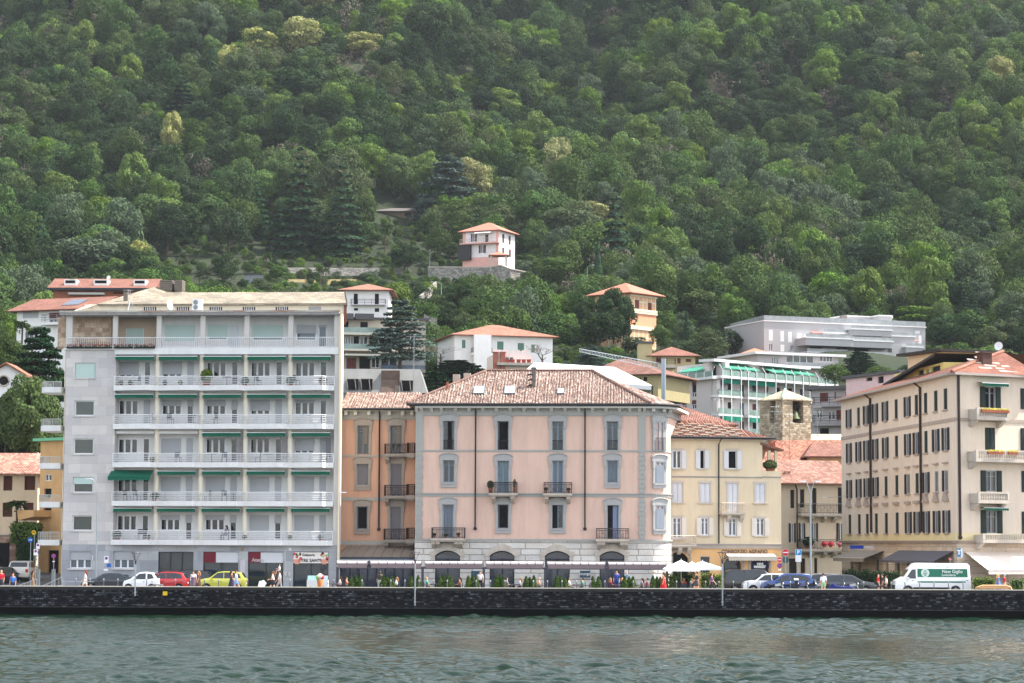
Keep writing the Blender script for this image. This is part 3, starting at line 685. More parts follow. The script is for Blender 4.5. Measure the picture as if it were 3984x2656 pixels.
for row,k,wr,dr in items:
 b,db,aw,lt=ST[row][k]
 window(W,wr,dR+.1,3,WFR,GL,.1,blind=b)
 window(W,dr,dR+.1,1,WFR,GL,.08,blind=db,name='balcony_door',bm=BLIND if db else None)
zc=[zhi]+[F.p(870,s+20,-.4)[1]for s in slab[:4]]
def front_line(row,y0=-.28,amp=.75,n=9):
 pts=[]
 for k in range(5):
  a=F.p(sl(k,row),slab[row],-.4)[0];b=F.p(sl(k+1,row),slab[row],-.4)[0]
  last=k==4;cut=.95 if not last else .86
  for i in range(n):
   s=cut*i/(n-1)*.88;pts.append((a+(b-a)*s,y0-amp*math.sin(s/cut*math.pi/2)**1.2))
  for i in range(1,7):
   t=i/6;s=cut*(.88+.12*t);pts.append((a+(b-a)*s,y0-amp*(.5+.5*math.cos(t*math.pi))*1.0))
 pts.append((F.p(1299-row*1.6,slab[row],-.4)[0],y0));return pts
uB=F.p(441,1500,0)[0]
for row in range(5):
 zt=F.p(870,slab[row],-.5)[1];zb=F.p(870,slab[row]+20,-.5)[1]
 fl=front_line(row);fl=[(F.p(442-row*2.8,slab[row],-.3)[0],-.28)]+fl
 mb=MB();mb.prism(fl+[(fl[-1][0],dR),(fl[0][0],dR)],zb,zt,'z',smooth=False)
 o=mb.build('balcony',WHT,W)
 rl=[(u,y+.04,zt)for u,y in fl[::3]+[fl[-1]]]
 balus_rail(o,rl,F.p(870,slab[row]-34,-.5)[1]-zt,WFR,5,1.15,.026)
for row in range(5):
 for k in range(5):
  aw=ST[row][k][2];x0=sl(k,row);cy=slab[row]-118
  ua,ub=F.p(x0+9,cy,.2)[0],F.p(x0+158,cy,.2)[0];zz=F.p(x0+80,(1383,1530,1679,1828,1976)[row],.2)[1]
  if row==4:zz=F.p(x0+80,1972,.2)[1]
  if aw==1:awning(W,ua,ub,.45,zz,.75,.12,GREEN,.26,bar=WFR)
  elif aw==2:awning(W,ua-.3,ub,.2,zz,1.35,.62,GREEN,.24,bar=GREEN)
  else:MB().box(ua,ub,.2,.45,zz-.16,zz+.05).build('awning_box',WHT,W)
for row,k,wr,dr in items:
 lt=ST[row][k][3]
 if not lt:continue
 u0=dr[1]+(.02 if lt==1 else .12);u1=u0+(.58 if lt==1 else .34);z0=dr[2]+.05;z1=wr[3]+.1;mb=MB();n=11;st=(u1-u0)/3.0
 k2=int((z1-z0+u1-u0)/st)+1
 for i in range(-1,k2+1):
  for sgn in(1,-1):
   zz=z0+i*st
   a=(u0,zz)if sgn==1 else(u0,zz);b=(u1,zz+sgn*(u1-u0))
   if min(a[1],b[1])<z0-.02 or max(a[1],b[1])>z1+.02:continue
   mb.tube([(a[0],.4+sgn*.01,a[1]),(b[0],.4+sgn*.01,b[1])],.025,4,False)
 mb.box(u0-.03,u0,.38,.42,z0,z1);mb.box(u1,u1+.03,.38,.42,z0,z1);mb.build('lattice_screen',LAT,W)
COLM=M('column_cream',(216,208,192),.8,var=.04)
for k in range(1,5):
 mb=MB()
 ztop=[F.p(870,1378,.2)[1]]+[F.p(870,s+20,-.4)[1]for s in slab[:4]]
 for row in range(5):
  ub=F.p(sl(k,row)-1,slab[row],.2)[0];ut=F.p(sl(k,row)-1,slab[row]-110,.2)[0]
  mb.lathe([(.21,F.p(870,slab[row],-.4)[1]),(.21,ztop[row])],(ub+ut)/2,.25,12)
 mb.build('column',COLM,W)
u0=F.p(1298,1900)[0];zt=F.p(1300,1226)[1]
PIER=M('grey_pier',(196,192,188),.8,var=.05)
mb=MB();mb.box(u0,uR-.02,-.05,dR+.3,z_base,zt);mb.build('end_pier',PIER,W)
mb=MB();ru=F.p(1333,1150,6)[0]
ub14=F.p(1335,1500,14)[0]
UB=lambda d:uR+.15+(ub14-uR-.15)*d/14
mb.prism([(uR-.02,-.25),(uR+.15,-.25),(ub14,14),(ub14-.2,14)],-.5,zt+.2,'z');mb.build('side_wall',M('warm_side_wall',(232,214,182),.85,var=.04),W)
mb=MB();mb.prism([(uL-.01,.02),(-1.75,7),(-1.75,14),(ub14-.1,14),(ub14-.1,13.8),(uL,13.8)],-.5,z_top,'z');mb.build('flank_wall',CREAMW,W)
for i,(yb,yt)in enumerate(((1517,1487),(1666,1632),(1812,1778),(1962,1926),(2109,2070))):
 xl,xr=(176,172,167,163,160)[i],238-i*2
 a=F.p(xl,yb,3)[0];b=F.p(xr,yb,1)[0];z0=F.p(200,yb+12,2)[1];z1=F.p(200,yb-10,2)[1];z2=F.p(200,yt,2)[1]
 mb=MB();mb.prism([(a+.5,1.0),(b,1.0),(b,5),(a,4.8),(a,1.9)],z0,z1,'z');o=mb.build('flank_balcony',WHT,W)
 balus_rail(o,[(b,1.05,z1),(a+.5,1.05,z1),(a+.04,1.9,z1),(a+.04,4.8,z1)],z2-z1,M('grey_rail',(190,190,186),.5),5,.8,.025)
d2=1.7
zf=F.p(870,1352,0)[1];zfb=F.p(870,1378,0)[1];zr=F.p(870,1226,0)[1];zrt=F.p(870,1211,0)[1]
mb=MB();mb.prism([(uS-.1,-.12),(uR-.1,-.12),(uR-.1,d2+.3),(uS-.1,d2+.3)],zfb,zf,'z');mb.prism([(-.05,-.12),(uS-.1,-.12),(uS-.1,d2+.3),(-.05,d2+.3)],zf-.18,zf,'z');mb.build('terrace_slab',WHT,W)
hs=[];ti=[]
for x0,x1,y0,y1,n,b,bm,nm in((641,759,1263,1327,1,.98,BLG,'window'),(808,886,1263,1323,1,.8,BLG,'window'),(888,930,1263,1352,1,1,M('door_panel',(196,202,206),.6),'balcony_door'),(981,1102,1263,1325,1,.78,BLG,'window'),(1152,1232,1263,1325,1,.55,BLIND,'window'),(1238,1272,1263,1353,1,.12,BLIND,'balcony_door')):
 r=F.rect(x0,y0,x1,y1,d2);hs.append(r);ti.append((r,n,b,bm,nm))
ua=F.p(614,1300,d2)[0]
mb=MB();wall_holes(mb,ua,uR,zf,zr,hs,.12,d2);mb.build('top_wall',REC,W)
for r,n,b,bm,nm in ti:window(W,r,d2+.08,n,WFR,GLB,.1,blind=b,bm=bm,name=nm)
mb=MB();ub=F.p(446,1300,d2+1)[0];u2=F.p(284,1300,d2)[0]
pane(MB(),(u2-1.2,ub,zf,zr),d2-.4).build('rubble_panel',BEIGEST,W)
dr=F.rect(490,1277,559,1352,d2+1);mb=MB();wall_holes(mb,ub,ua,zf,zr,[dr],.1,d2+1)
mb.face([(ua,d2+1,zf),(ua,d2,zf),(ua,d2,zr),(ua,d2+1,zr)]);mb.face([(ub,d2-.4,zf),(ub,d2+1,zf),(ub,d2+1,zr),(ub,d2-.4,zr)]);mb.build('loggia_wall',LOG,W)
window(W,dr,d2+1.06,1,WFR,GLB,.14,blind=.9,bm=BLG,name='balcony_door')
for x in(270,449,619,790,961,1132):
 u=F.p(x,1300,.1)[0];w_=.26 if x==270 else .2
 MB().box(u-w_,u+w_,.0,.34,zf,zr).build('top_column',PIER,W)
mb=MB();uu=F.p(1300,1300)[0];mb.box(uu,uR,-.02,d2+.2,zf,zr);mb.build('top_pier',PIER,W)
RUST=NT('stained_fascia');v=RUST.uv(sc=(.35,1,1));f_=RUST.noise(v,1.2,5,.7)
RUST.l(RUST.ramp(f_,[(.35,lin((196,190,180))),(.55,lin((160,150,140))),(.68,lin((150,84,60)))]),RUST.b.inputs['Base Color'])
mb=MB();mb.box(-.35,uR-.1,-.45,3.2,zr,zrt-.05);o=mb.build('roof_slab',M('roof_slab_edge',(150,148,146),.85,var=.2,stain=.3),W)
MB().box(-.38,uR+.08,-.5,-.2,zrt-.09,zrt+.06).build('roof_edge',RUST.m,o)
balus_rail(W,[(F.p(262,1352)[0],-.05,zf),(F.p(1308,1352)[0],-.05,zf)],F.p(700,1313)[1]-zf,WFR,2,1,.022,vert=.16,zs=[.1,1.0],name='terrace_railing')
d3=3.0
za0=zrt-.1;za1=F.p(870,1182,d3)[1]
gr=[F.rect(x,1193,x+49,1208,d3)for x in(559,687,815,944,1072)]+[F.rect(1200,1192,1250,1207,d3)]
ul=F.p(330,1200,d3)[0];mb=MB();wall_holes(mb,ul,uR,za0,za1,gr,.15,d3);mb.build('attic_wall',CREAMW,W)
for i,r in enumerate(gr):
 if i==5:pane(MB(),r,d3+.1).build('vent_panel',BLIND,W);continue
 mb=MB();mb.use(BLK);pane(mb,r,d3+.12);mb.use(WFR)
 for k in range(1,7):c=r[0]+(r[1]-r[0])*k/7;mb.box(c-.03,c+.03,d3+.02,d3+.06,r[2],r[3])
 mb.build('grille_window',None,W)
hr=F.p(1000,1136,d3+6)[1]-za1
mb=MB()
A=F.p(378,1182,d3-.4)[0];B=uR+.2;B6=UB(d3+6)+.1;B12=UB(d3+12)+.1;z0_=za1;E=F.p(590,1122,d3+8);G=(B,F.p(1330,1136,d3+6)[1])
mb.face([(A,d3-.4,z0_),(B,d3-.4,z0_),(B6,d3+6,z0_+hr),(F.p(640,1136,d3+6)[0],d3+6,z0_+hr),(F.p(600,1128,d3+6.5)[0],d3+6.5,E[1])])
mb.face([(A,d3-.4,z0_),(F.p(600,1128,d3+6.5)[0],d3+6.5,E[1]),(A+2,d3+12,z0_)])
mb.face([(B6,d3+6,z0_+hr),(B12,d3+12,z0_),(A+2,d3+12,z0_),(F.p(600,1128,d3+6.5)[0],d3+6.5,E[1]),(F.p(640,1136,d3+6)[0],d3+6,z0_+hr)])
mb.face([(A,d3-.4,z0_-.14),(B,d3-.4,z0_-.14),(B,d3-.4,z0_),(A,d3-.4,z0_)])
mb.face([(A,d3-.4,z0_-.14),(A+2,d3+12,z0_-.14),(B12,d3+12,z0_-.14),(B,d3-.4,z0_-.14)])
mb.build('slab_roof',SLAB,W)
mb=MB();mb.face([(B+.02,d3-.5,z0_-.2),(B6+.02,d3+6,z0_+hr-.1),(B6+.02,d3+6,z0_+hr+.12),(B+.02,d3-.5,z0_+.1)]);mb.prism([(uR-.1,d3-.2),(uR+.13,d3-.2),(UB(d3+6),d3+6),(UB(d3+6)-.3,d3+6)],za0-.5,z0_-.16,'z');mb.build('gable_edge',M('red_brown_verge',(120,70,58),.8),W)
mb=MB();mb.use(CREAMW);q0=F.p(268,1209,1)[0];mb.face([(q0,.8,zrt),(ul+.5,d3,za1),(ul+.5,d3,zrt)]);mb.face([(q0,.8,zrt),(ul,d3+10,zrt),(A,d3,za1)]);mb.build('attic_slope_wall',None,W)
CONC=M('old_concrete',(120,112,104),.9,var=.2,scale=2)
def chimney(px,py,wpx,hpx,d,name='chimney',mat=None,root=None,FF=None,cap=True):
 FF=FF or F;u,z=FF.p(px,py,d);sc=(FF.o.y+d)/FPX;w_=wpx*sc;h_=hpx*sc
 mb=MB();mb.box(u-w_/2,u+w_/2,d,d+w_*.8,z-.6,z+h_*.8)
 if cap:
  for k in range(4):a=(u-w_*.42,u+w_*.42)[k%2];b=(d+.05,d+w_*.7)[k//2];mb.box(a-.05,a+.05,b-.03,b+.05,z+h_*.8,z+h_*.92)
  mb.box(u-w_*.62,u+w_*.62,d-w_*.12,d+w_*.92,z+h_*.9,z+h_)
 return mb.build(name,mat or CONC,root or FF.root)
chimney(488,1172,17,46,d3+1)
for x,wv in((646,50),(694,32)):
 u,z=F.p(x,1122,d3+6.5);w_=wv*.0222;mb=MB();mb.box(u-w_/2+.06,u+w_/2-.06,d3+6.5,d3+7.6,z-1.4,z+.75)
 for k in range(5):mb.box(u-w_/2,u+w_/2,d3+6.4,d3+7.7,z-.1+k*.18,z+.02+k*.18)
 mb.build('chimney',CONC,W)
def dish(loc,r,label,tilt=.5,rz=0.6,mast=.8,mat=None):
 o=empty('satellite_dish',loc,rz,label,'satellite dish','satellite dishes on the roofs')
 m1=MB();m1.tube([(0,0,0),(0,0,mast)],.03,6);m1.build('mast',STEEL,o)
 v=[];fs=[];n=12
 v.append((0,0,mast))
 for j in(1,2):
  for k in range(n):
   a=2*math.pi*k/n;q=r*j/2;v.append((q*math.cos(a),-.12*(j/2)**2*r*1.6-.0+q*math.sin(a)*tilt*.4,mast+q*math.sin(a)))
 fs=[(0,1+k,1+(k+1)%n)for k in range(n)]+[(1+k,1+n+k,1+n+(k+1)%n,1+(k+1)%n)for k in range(n)]
 MB().mesh(v,fs,True).build('reflector',mat or WFR,o);return o
def antenna(loc,h,label,arms=3,w=.9,rz=0,tripod=False):
 o=empty('television_aerial',loc,rz,label,'aerial','television aerials on the roofs')
 mb=MB();mb.tube([(0,0,0),(0,0,h)],.028,5)
 if tripod:
  for a in(0,2.1,4.2):mb.tube([(math.cos(a)*.5,math.sin(a)*.5,0),(0,0,h*.5)],.025,4)
 mb.build('mast',STEEL,o);mb=MB()
 for i in range(arms):
  z=h*(.97-.16*i);mb.tube([(-w/2,0,z),(w/2,0,z)],.015,4)
  for k in range(5):x=-w/2+w*k/4;mb.tube([(x,-.2,z),(x,.2,z)],.008,4)
 mb.build('elements',STEEL,o);return o
wp=F.world(*[(lambda q:(q[0],.6,q[1]))(F.p(505,1207,.6))][0]);antenna(wp,1.75,'white tripod aerial on the flat roof of the white block',2,.5,.4,True)
q=F.p(658,1207,.6);o=dish(F.world(q[0],.6,q[1]),.42,'white dish standing on the roof edge of the white block',rz=1.1,mast=.45)
q=F.p(767,1207,.8);o=empty('air_conditioner',F.world(q[0],.8,q[1]),F.th,'white two fan air conditioner on the roof edge of the white block','air conditioner')
MB().box(-.42,.42,0,.35,0,.95).build('body',WFR,o);mb=MB();mb.lathe([(0,0),(.2,0),(.2,.03)],0,0,14)
for zz in(.26,.68):
 f=MB();f.prism([(.2*math.cos(k*.52)-.14,.2*math.sin(k*.52)+zz)for k in range(12)],-.03,-.002);g2=f.build('fan',M('fan_grey',(130,132,136),.6),o)
F=Fac('pink_building',1614,200.6,2500,199.6,1.6,'large pink building with tiled hip roof, rounded corner and arched stone ground floor','building')
K=F.root;FK=F
PINK=M('pink_render',(214,182,166),.88,var=.06,scale=.5,stain=.16);PINKD=M('peach_render',(200,157,134),.88,var=.06,scale=.5,stain=.18)
SURR=M('grey_stucco',(158,158,154),.85,var=.08);SURB=M('blue_grey_stucco',(162,161,160),.85,var=.1,scale=4)
RUSTIC=stone_mat('rusticated_stone',[(202,198,192),(210,206,200),(194,190,186),(206,200,192)],2.3,.5,.035,(140,134,128),.85,.03,.3,.08,.5)
BLUEF=M('blue_grey_joinery',(116,132,146),.6);BLUES=M('blue_grey_shutter',(104,116,128),.7)
STN=M('weathered_stone',(190,180,168),.9,var=.15,scale=2,stain=.25)
uP=F.p(2511,1900)[0];rC=F.p(2602,1900,1.3)[0]-uP
def plan(off=0.0,u0=None,n=10,tail=9.0):
 0
 pts=[((u0 if u0 is not None else 0.0),-off),(uP,-off)]
 for i in range(1,n+1):
  a=math.pi/2*i/n*.92;pts.append((uP+(rC+off)*math.sin(a),rC-(rC+off)*math.cos(a)))
 e=pts[-1];a=math.pi/2*.92;pts.append((e[0]+math.cos(a)*tail,e[1]+math.sin(a)*tail));return pts
def band(mb,z0,z1,off,u0=None,skip=0):
 pl=plan(off,u0)
 for(a,b),(c,d)in zip(pl[skip:],pl[skip+1:]):
  mb.face([(a,b,z0),(c,d,z0),(c,d,z1),(a,b,z1)])
 q=pl[skip:];back=[(q[-1][0]-off-.5,q[-1][1]),(q[0][0],1.2)]
 mb.face([(x,y,z1)for x,y in q+back]);mb.face([(x,y,z0)for x,y in(q+back)[::-1]])
 mb.face([(q[0][0],q[0][1],z0),(q[0][0],q[0][1],z1),(q[0][0],1.2,z1),(q[0][0],1.2,z0)])
Z=lambda py,d=0:F.p(2000,py,d)[1]
z0b,zst,zb1,zb2,zco,zev=-.4,Z(2101),Z(1932),Z(1757),Z(1611),Z(1577,-.8)
WIN=[]
cx=(1746,1957.5,2170,2383)
top=[('french',c,1638,1751,43)for c in cx]
WIN+=[('french_t',1746,1637,1750,43,'half'),('french_t',1957.5,1638,1751,42,'open'),('french_t',2170,1639,1751,42,''),('french_t',2383,1639,1751,42,'')]
WIN+=[('win',1746,1790,1876,42,''),('french',1957.5,1792,1917,42,'blue'),('french',2170,1791,1918,42,'lou'),('win',2383,1790,1879,42,'lou')]
WIN+=[('french',1743,1962,2093,42,'lou'),('win',1957.5,1962,2055,41,'open'),('win',2170,1964,2055,42,'halfo'),('french',2385,1965,2096,42,'halfl')]
ARC=[(1741,98),(1953,97),(2168,96),(2381,97)]
holes=[F.rect(c-w/2,y0,c+w/2,y1)for k,c,y0,y1,w,s in WIN]
ar=[]
for c,w in ARC:
 r=F.rect(c-w/2,2162,c+w/2,2290);ar.append((r[0],r[1],.1,r[3]))
mb=MB();wall_holes(mb,0,uP,zst,zco,holes,.28)
pl=plan()
CW=[(2577,1640,1755),(2577,1795,1880),(2577,1965,2058)]
for(a,b),(c,d)in zip(pl[1:],pl[2:]):mb.face([(a,b,zst),(c,d,zst),(c,d,zco),(a,b,zco)])
mb.face([(0,0,zst),(0,0,zco),(0,13,zco),(0,13,zst)]);mb.face([(pl[-1][0],pl[-1][1],zst),(0,13,zst),(0,13,zco),(pl[-1][0],pl[-1][1],zco)][::1])
mb.build('wall',PINK,K);foot(F,0,uP+rC,-2,13)
mb=MB();zarch=Z(2142)
def arch_wall(mb,u0,u1,z0,z1,arcs,crown,y=0.,rev=.35,n=10):
 0
 cur=u0
 for a,b,_,sp in arcs:
  mb.face([(cur,y,z0),(a,y,z0),(a,y,z1),(cur,y,z1)]);cur=b
  pts=[(a+(b-a)*i/n,sp+(crown-sp)*math.sin(math.pi*i/n)**.75)for i in range(n+1)]
  for(p,q),(r,s)in zip(pts,pts[1:]):
   mb.face([(p,y,q),(r,y,s),(r,y,z1),(p,y,z1)]);mb.face([(p,y,q),(p,y+rev,q),(r,y+rev,s),(r,y,s)])
  mb.face([(a,y,z0),(a,y,sp),(a,y+rev,sp),(a,y+rev,z0)]);mb.face([(b,y,z0),(b,y+rev,z0),(b,y+rev,sp),(b,y,sp)])
 mb.face([(cur,y,z0),(u1,y,z0),(u1,y,z1),(cur,y,z1)])
arch_wall(mb,0,uP,z0b,zst,ar,zarch,-.06)
pl6=plan(.06)
for(a,b),(c,d)in zip(pl6[1:],pl6[2:]):mb.face([(a,b,z0b),(c,d,z0b),(c,d,zst),(a,b,zst)])
mb.build('stone_ground_floor',RUSTIC,K)
ARG=glass_mat('arch_glass',(52,58,68),.1)
for(a,b,_,sp),(c,w)in zip(ar,ARC):
 n=12;crown=zarch
 arcp=[(a+(b-a)*i/n,sp+(crown-sp)*math.sin(math.pi*i/n)**.75)for i in range(n+1)]
 mb=MB();mb.face([(a,.3,.1),(b,.3,.1)]+[(p,.3,q)for p,q in arcp[::-1]]);
 o=mb.build('arched_shopfront',ARG,K)
 mb=MB()
 for(p,q),(r,s)in zip(arcp,arcp[1:]):mb.tube([(p,.26,q-.04),(r,.26,s-.04)],.06,4,False)
 mb.box((a+b)/2-.05,(a+b)/2+.05,.2,.28,.1,sp-.2);mb.box(a,b,.2,.28,sp-.35,sp-.25);mb.box(a,a+.08,.2,.28,.1,sp);mb.box(b-.08,b,.2,.28,.1,sp);mb.build('frame',M('navy_frame',(28,30,54),.5),o)
 mb=MB();out=[(a-.12+(b-a+.24)*i/n,sp+.32+(crown-sp+.22)*math.sin(math.pi*i/n)**.7)for i in range(n+1)]
 inn=arcp
 for i in range(n):
  mb.mesh([(*inn[i][:1],-.2,inn[i][1]),(inn[i+1][0],-.2,inn[i+1][1]),(out[i+1][0],-.2,out[i+1][1]),(out[i][0],-.2,out[i][1])],[(0,1,2,3)])
  mb.mesh([(out[i][0],-.2,out[i][1]),(out[i+1][0],-.2,out[i+1][1]),(out[i+1][0],-.05,out[i+1][1]),(out[i][0],-.05,out[i][1])],[(0,1,2,3)])
  mb.mesh([(inn[i][0],-.2,inn[i][1]),(inn[i][0],.0,inn[i][1]),(inn[i+1][0],.0,inn[i+1][1]),(inn[i+1][0],-.2,inn[i+1][1])],[(0,1,2,3)])
 for s,q in((a-.4,a),(b,b+.4)):
  mb.box(s,q,-.19,-.05,sp+.0,sp+.36);mb.box(s+.12,q-.12,-.17,-.05,sp-.35,sp)
 mb.build('arch_surround',STN,K)
mb=MB();band(mb,zst-.06,zst+.1,.16);band(mb,Z(1932),Z(1922),.06);band(mb,Z(1922)+.004,Z(1918),.14);band(mb,Z(1757),Z(1750),.06);mb.build('string_course',SURR,K)
mb=MB();band(mb,zco-.12,Z(1585),.10);mb.build('frieze',SURR,K)
mb=MB();band(mb,Z(1588),Z(1577),.75);mb.build('cornice',M('pale_cornice',(190,190,184),.85,var=.05),K)
mb=MB()
for px in[1622,1640,1680,1719]+[1773+53.2*i for i in range(13)]+[2450,2488,2508]:
 u=F.p(px,1590)[0]
 if u>uP:continue
 MB().prism([(-.62,Z(1588)-.005),(-.1,Z(1588)-.005),(-.1,Z(1603)),(-.22,Z(1600)),(-.5,Z(1593))],u-.13,u+.13,'x').build('bracket',M('pale_cornice',None),K)
for a in(.3,.75,1.15):
 x,y=uP+(rC+.35)*math.sin(a),rC-(rC+.35)*math.cos(a);MB().box(x-.14,x+.14,y-.2,y+.3,Z(1600),Z(1588)-.006).build('bracket',M('pale_cornice',None),K)
def pil(u0,u1,nm):
 mb=MB();mb.box(u0,u1,-.1,.02,zb2-.004,zco-.12)
 z=zst+.12;k=0
 while z<zb2-.1:
  z1=min(z+.38,zb2-.02)
  if not(z<zb1+.25 and z1>zb1-.02):mb.box(u0+(.0 if k%2 else .06),u1-(.0 if k%2 else .06),-.13,.02,z,z1-.05)
  mb.box(u0+.05,u1-.05,-.09,.01,z1-.05,z1);z=z1;k+=1
 mb.build(nm,SURR,K)
pil(F.p(1616,1900)[0],F.p(1645,1900)[0],'pilaster');pil(F.p(2484,1900)[0],F.p(2511,1900)[0],'pilaster')
def surround(F,root,r,kind,mat,sill=True,y=0.,pedi=True):
 u0,u1,z0,z1=r;w=.21;mb=MB()
 mb.box(u0-w,u0,y-.09,y+.03,z0,z1);mb.box(u1,u1+w,y-.09,y+.03,z0,z1)
 c=(u0+u1)/2;n=10;hw=(u1-u0)/2+w+.12
 if pedi:
  top=[(c+hw*math.cos(math.pi-math.pi*i/n),z1+.32+.26*math.sin(math.pi*i/n))for i in range(n+1)]
  mb.prism([(c-hw,z1)]+top+[(c+hw,z1)],y-.13,y+.03,'y')
  ot=[(p*1.0,q+.1)for p,q in top]
  for(p,q),(r_,s)in zip(top,top[1:]):mb.tube([(p,y-.16,q),(r_,y-.16,s)],.055,4,False)
  for s in(-1,1):mb.box(c+s*(hw-.16)-.1,c+s*(hw-.16)+.1,y-.17,y+.0,z1-.55,z1+.02)
 if sill:mb.box(u0-w,u1+w,y-.14,y+.03,z0-.42,z0-.004);mb.box(u0-w*.6,u1+w*.6,y-.2,y+.0,z0-.14,z0-.01)
 return mb.build('window_surround',mat,root)
ROSE=M('wrought_iron',(52,44,48),.6)
def iron_balcony(F,root,px0,px1,pyt,pyb,out=1.0,slab=.16,mat=None,br=(),y=0.,side=.13,stone=None,name='balcony',rz=None):
 u0,u1=F.p(px0,pyb,-out)[0],F.p(px1,pyb,-out)[0];z=F.p((px0+px1)/2,pyb,-out)[1];zt=F.p((px0+px1)/2,pyt,-out)[1]
 mb=MB();mb.box(u0-.05,u1+.05,y-out-.05,y,z-slab,z);mb.box(u0+.05,u1-.05,y-out+.06,y,z-slab-.1,z-slab)
 for px in br:
  u=F.p(px,pyb)[0];mb.prism([(y-out+.15,z-slab-.1),(y,z-slab-.1),(y,z-slab-.7),(y-.25,z-slab-.6),(y-out+.2,z-slab-.3)],u-.16,u+.16,'x')
 o=mb.build(name,stone or STN,root)
 balus_rail(o,[(u0,y,z),(u0,y-out,z),(u1,y-out,z),(u1,y,z)],zt-z,mat or ROSE,2,1,.024,vert=side,zs=[.12,.82,1.0])
 mb=MB()
 n=max(2,int((u1-u0)/.32))
 for i in range(n):
  a=u0+(u1-u0)*(i+.5)/n;R=.11;zc_=z+(zt-z)*(.5+.12*((i%2)*2-1));q=[(a+R*math.cos(k*1.047),y-out,zc_+R*math.sin(k*1.047))for k in range(7)];mb.tube(q,.014,3,False)
 mb.build('scroll',mat or ROSE,o)
 return o
for(k,c,y0,y1,w,s),r in zip(WIN,holes):
 gm=GL
 if s=='open':o=window(K,(r[0]+.04,r[1],r[2],r[3]),.25,1,BLUES,BLK,.07)
 elif s in('half','halfo','halfl'):
  o=window(K,r,.25,2,BLUEF if s!='halfl' else M('lavender_shutter',(120,132,160),.6),GL,.09,bars=(.78,));m2=(r[0]+r[1])/2
  a,b=(m2-.1,m2+.22)if s=='half' else(r[0],m2-.04)
  MB().box(a,b,.1,.24,r[2],r[3]-.03).build('open_leaf',BLK,o)
  if s=='halfl':MB().box(m2,r[1]-.1,.12,.17,r[2],r[3]-.03).build('shutter',M('lavender_shutter',None),o)
 elif s=='blue':o=window(K,r,.25,2,BLUEF,glass_mat('teal_glass',(62,96,112),.08),.1,bars=(.28,))
 elif s=='lou':
  o=window(K,r,.22,2,M('pale_joinery',(160,166,174),.6),GL,.07,bars=(.72,));MB().box(r[0]+.05,r[1]-.05,.16,.2,r[2]+.05,r[3]-.05).build('shutter',BLUES,o)
 else:o=window(K,r,.25,2,BLUEF,GL,.09,bars=(.78,)if k!='french_t' else(.8,.3))
 if k=='french_t':
  MB().box(r[0],r[1],.08,.2,r[2],r[2]+(r[3]-r[2])*.02).build('threshold',BLUEF,o)
  balus_rail(o,[(r[0],-.02,r[2]),(r[1],-.02,r[2])],(r[3]-r[2])*.33,ROSE,2,1,.02,vert=.1,zs=[.1,1.],name='railing')
  surround(F,K,r,k,SURB,False)
 else:surround(F,K,r,k,SURB,k=='win')
for px,y0,y1 in CW:
 a=.62;x,y=uP+rC*math.sin(a),rC-rC*math.cos(a)
 o=empty('window',(x,y,0));o.parent=K;o.rotation_euler=(0,0,a)
 za,zb=F.p(px,y1,y)[1],F.p(px,y0,y)[1]
 r=(-.45,.45,za,zb)
 window(o,r,.02,2,M('pale_joinery',None),GL,.09,bars=(.75,),blind=0,fy=.14,name='casement');surround(None,o,r,'',SURB,y0>1700,-.03)
 if y0>1700:MB().box(-.4,.4,-.16,-.12,za+.05,zb-.3).build('shutter',M('white_shutter',(128,134,144),.6),o)
 else:balus_rail(o,[(-.55,-.2,za),(.55,-.2,za)],1.1,ROSE,2,1,.02,vert=.1,zs=[.1,1.],name='railing')
B1=iron_balcony(F,K,1904,2010,1876,1918,1.0,br=(1922,1995));iron_balcony(F,K,2116,2223,1877,1919,1.0,br=(2128,2212))
iron_balcony(F,K,1679,1806,2053,2094,1.1,br=(1690,1707,1778,1794));iron_balcony(F,K,2320,2446,2056,2097,1.1,br=(2332,2348,2420,2436))
for px in(1850,2276):
 u=F.p(px,1800,-.1)[0];MB().tube([(u,-.7,Z(1580)),(u,-.2,Z(1600)),(u,-.16,Z(2056))],.07,6).ball((u,-.16,Z(2056)),.15).build('downpipe',GUT,K)
mb=MB();pg=plan(.85,F.p(1583,1570,-.8)[0]);
for(a,b),(c,d)in zip(pg,pg[1:-1]):mb.tube([(a,b,Z(1573,-.8)),(c,d,Z(1573,-.8))],.13,6)
mb.build('gutter',GUT,K)
ze=Z(1569,-.8);E1=F.p(1893,1440,6.5);E2=F.p(2302,1446,6.5);zr_=(E1[1]+E2[1])/2
ue=F.p(1583,1565,-.85)[0];ur=F.p(2548,1567,-.85)[0]
mb=MB();pr=plan(.85)
mb.face([(ue,-.85,ze),(pr[1][0]+.4,-.85,ze),(E2[0],6.5,zr_),(E1[0],6.5,zr_)])
mb.face([(ue,14,ze),(ue,-.85,ze),(E1[0],6.5,zr_)]);mb.face([(pr[-1][0],14,ze),(ue,14,ze),(E1[0],6.5,zr_),(E2[0],6.5,zr_)])
cp=[(pr[1][0]+.4,-.85)]+pr[2:-1]+[(pr[-1][0],14)]
for(a,b),(c,d)in zip(cp,cp[1:]):mb.face([(a,b,ze),(c,d,ze),(E2[0],6.5,zr_)])
mb.face([(x,y,ze-.12)for x,y in([(ue,-.85)]+cp+[(ue,14)])[::-1]]);mb.build('roof',TILE_PINK,K)
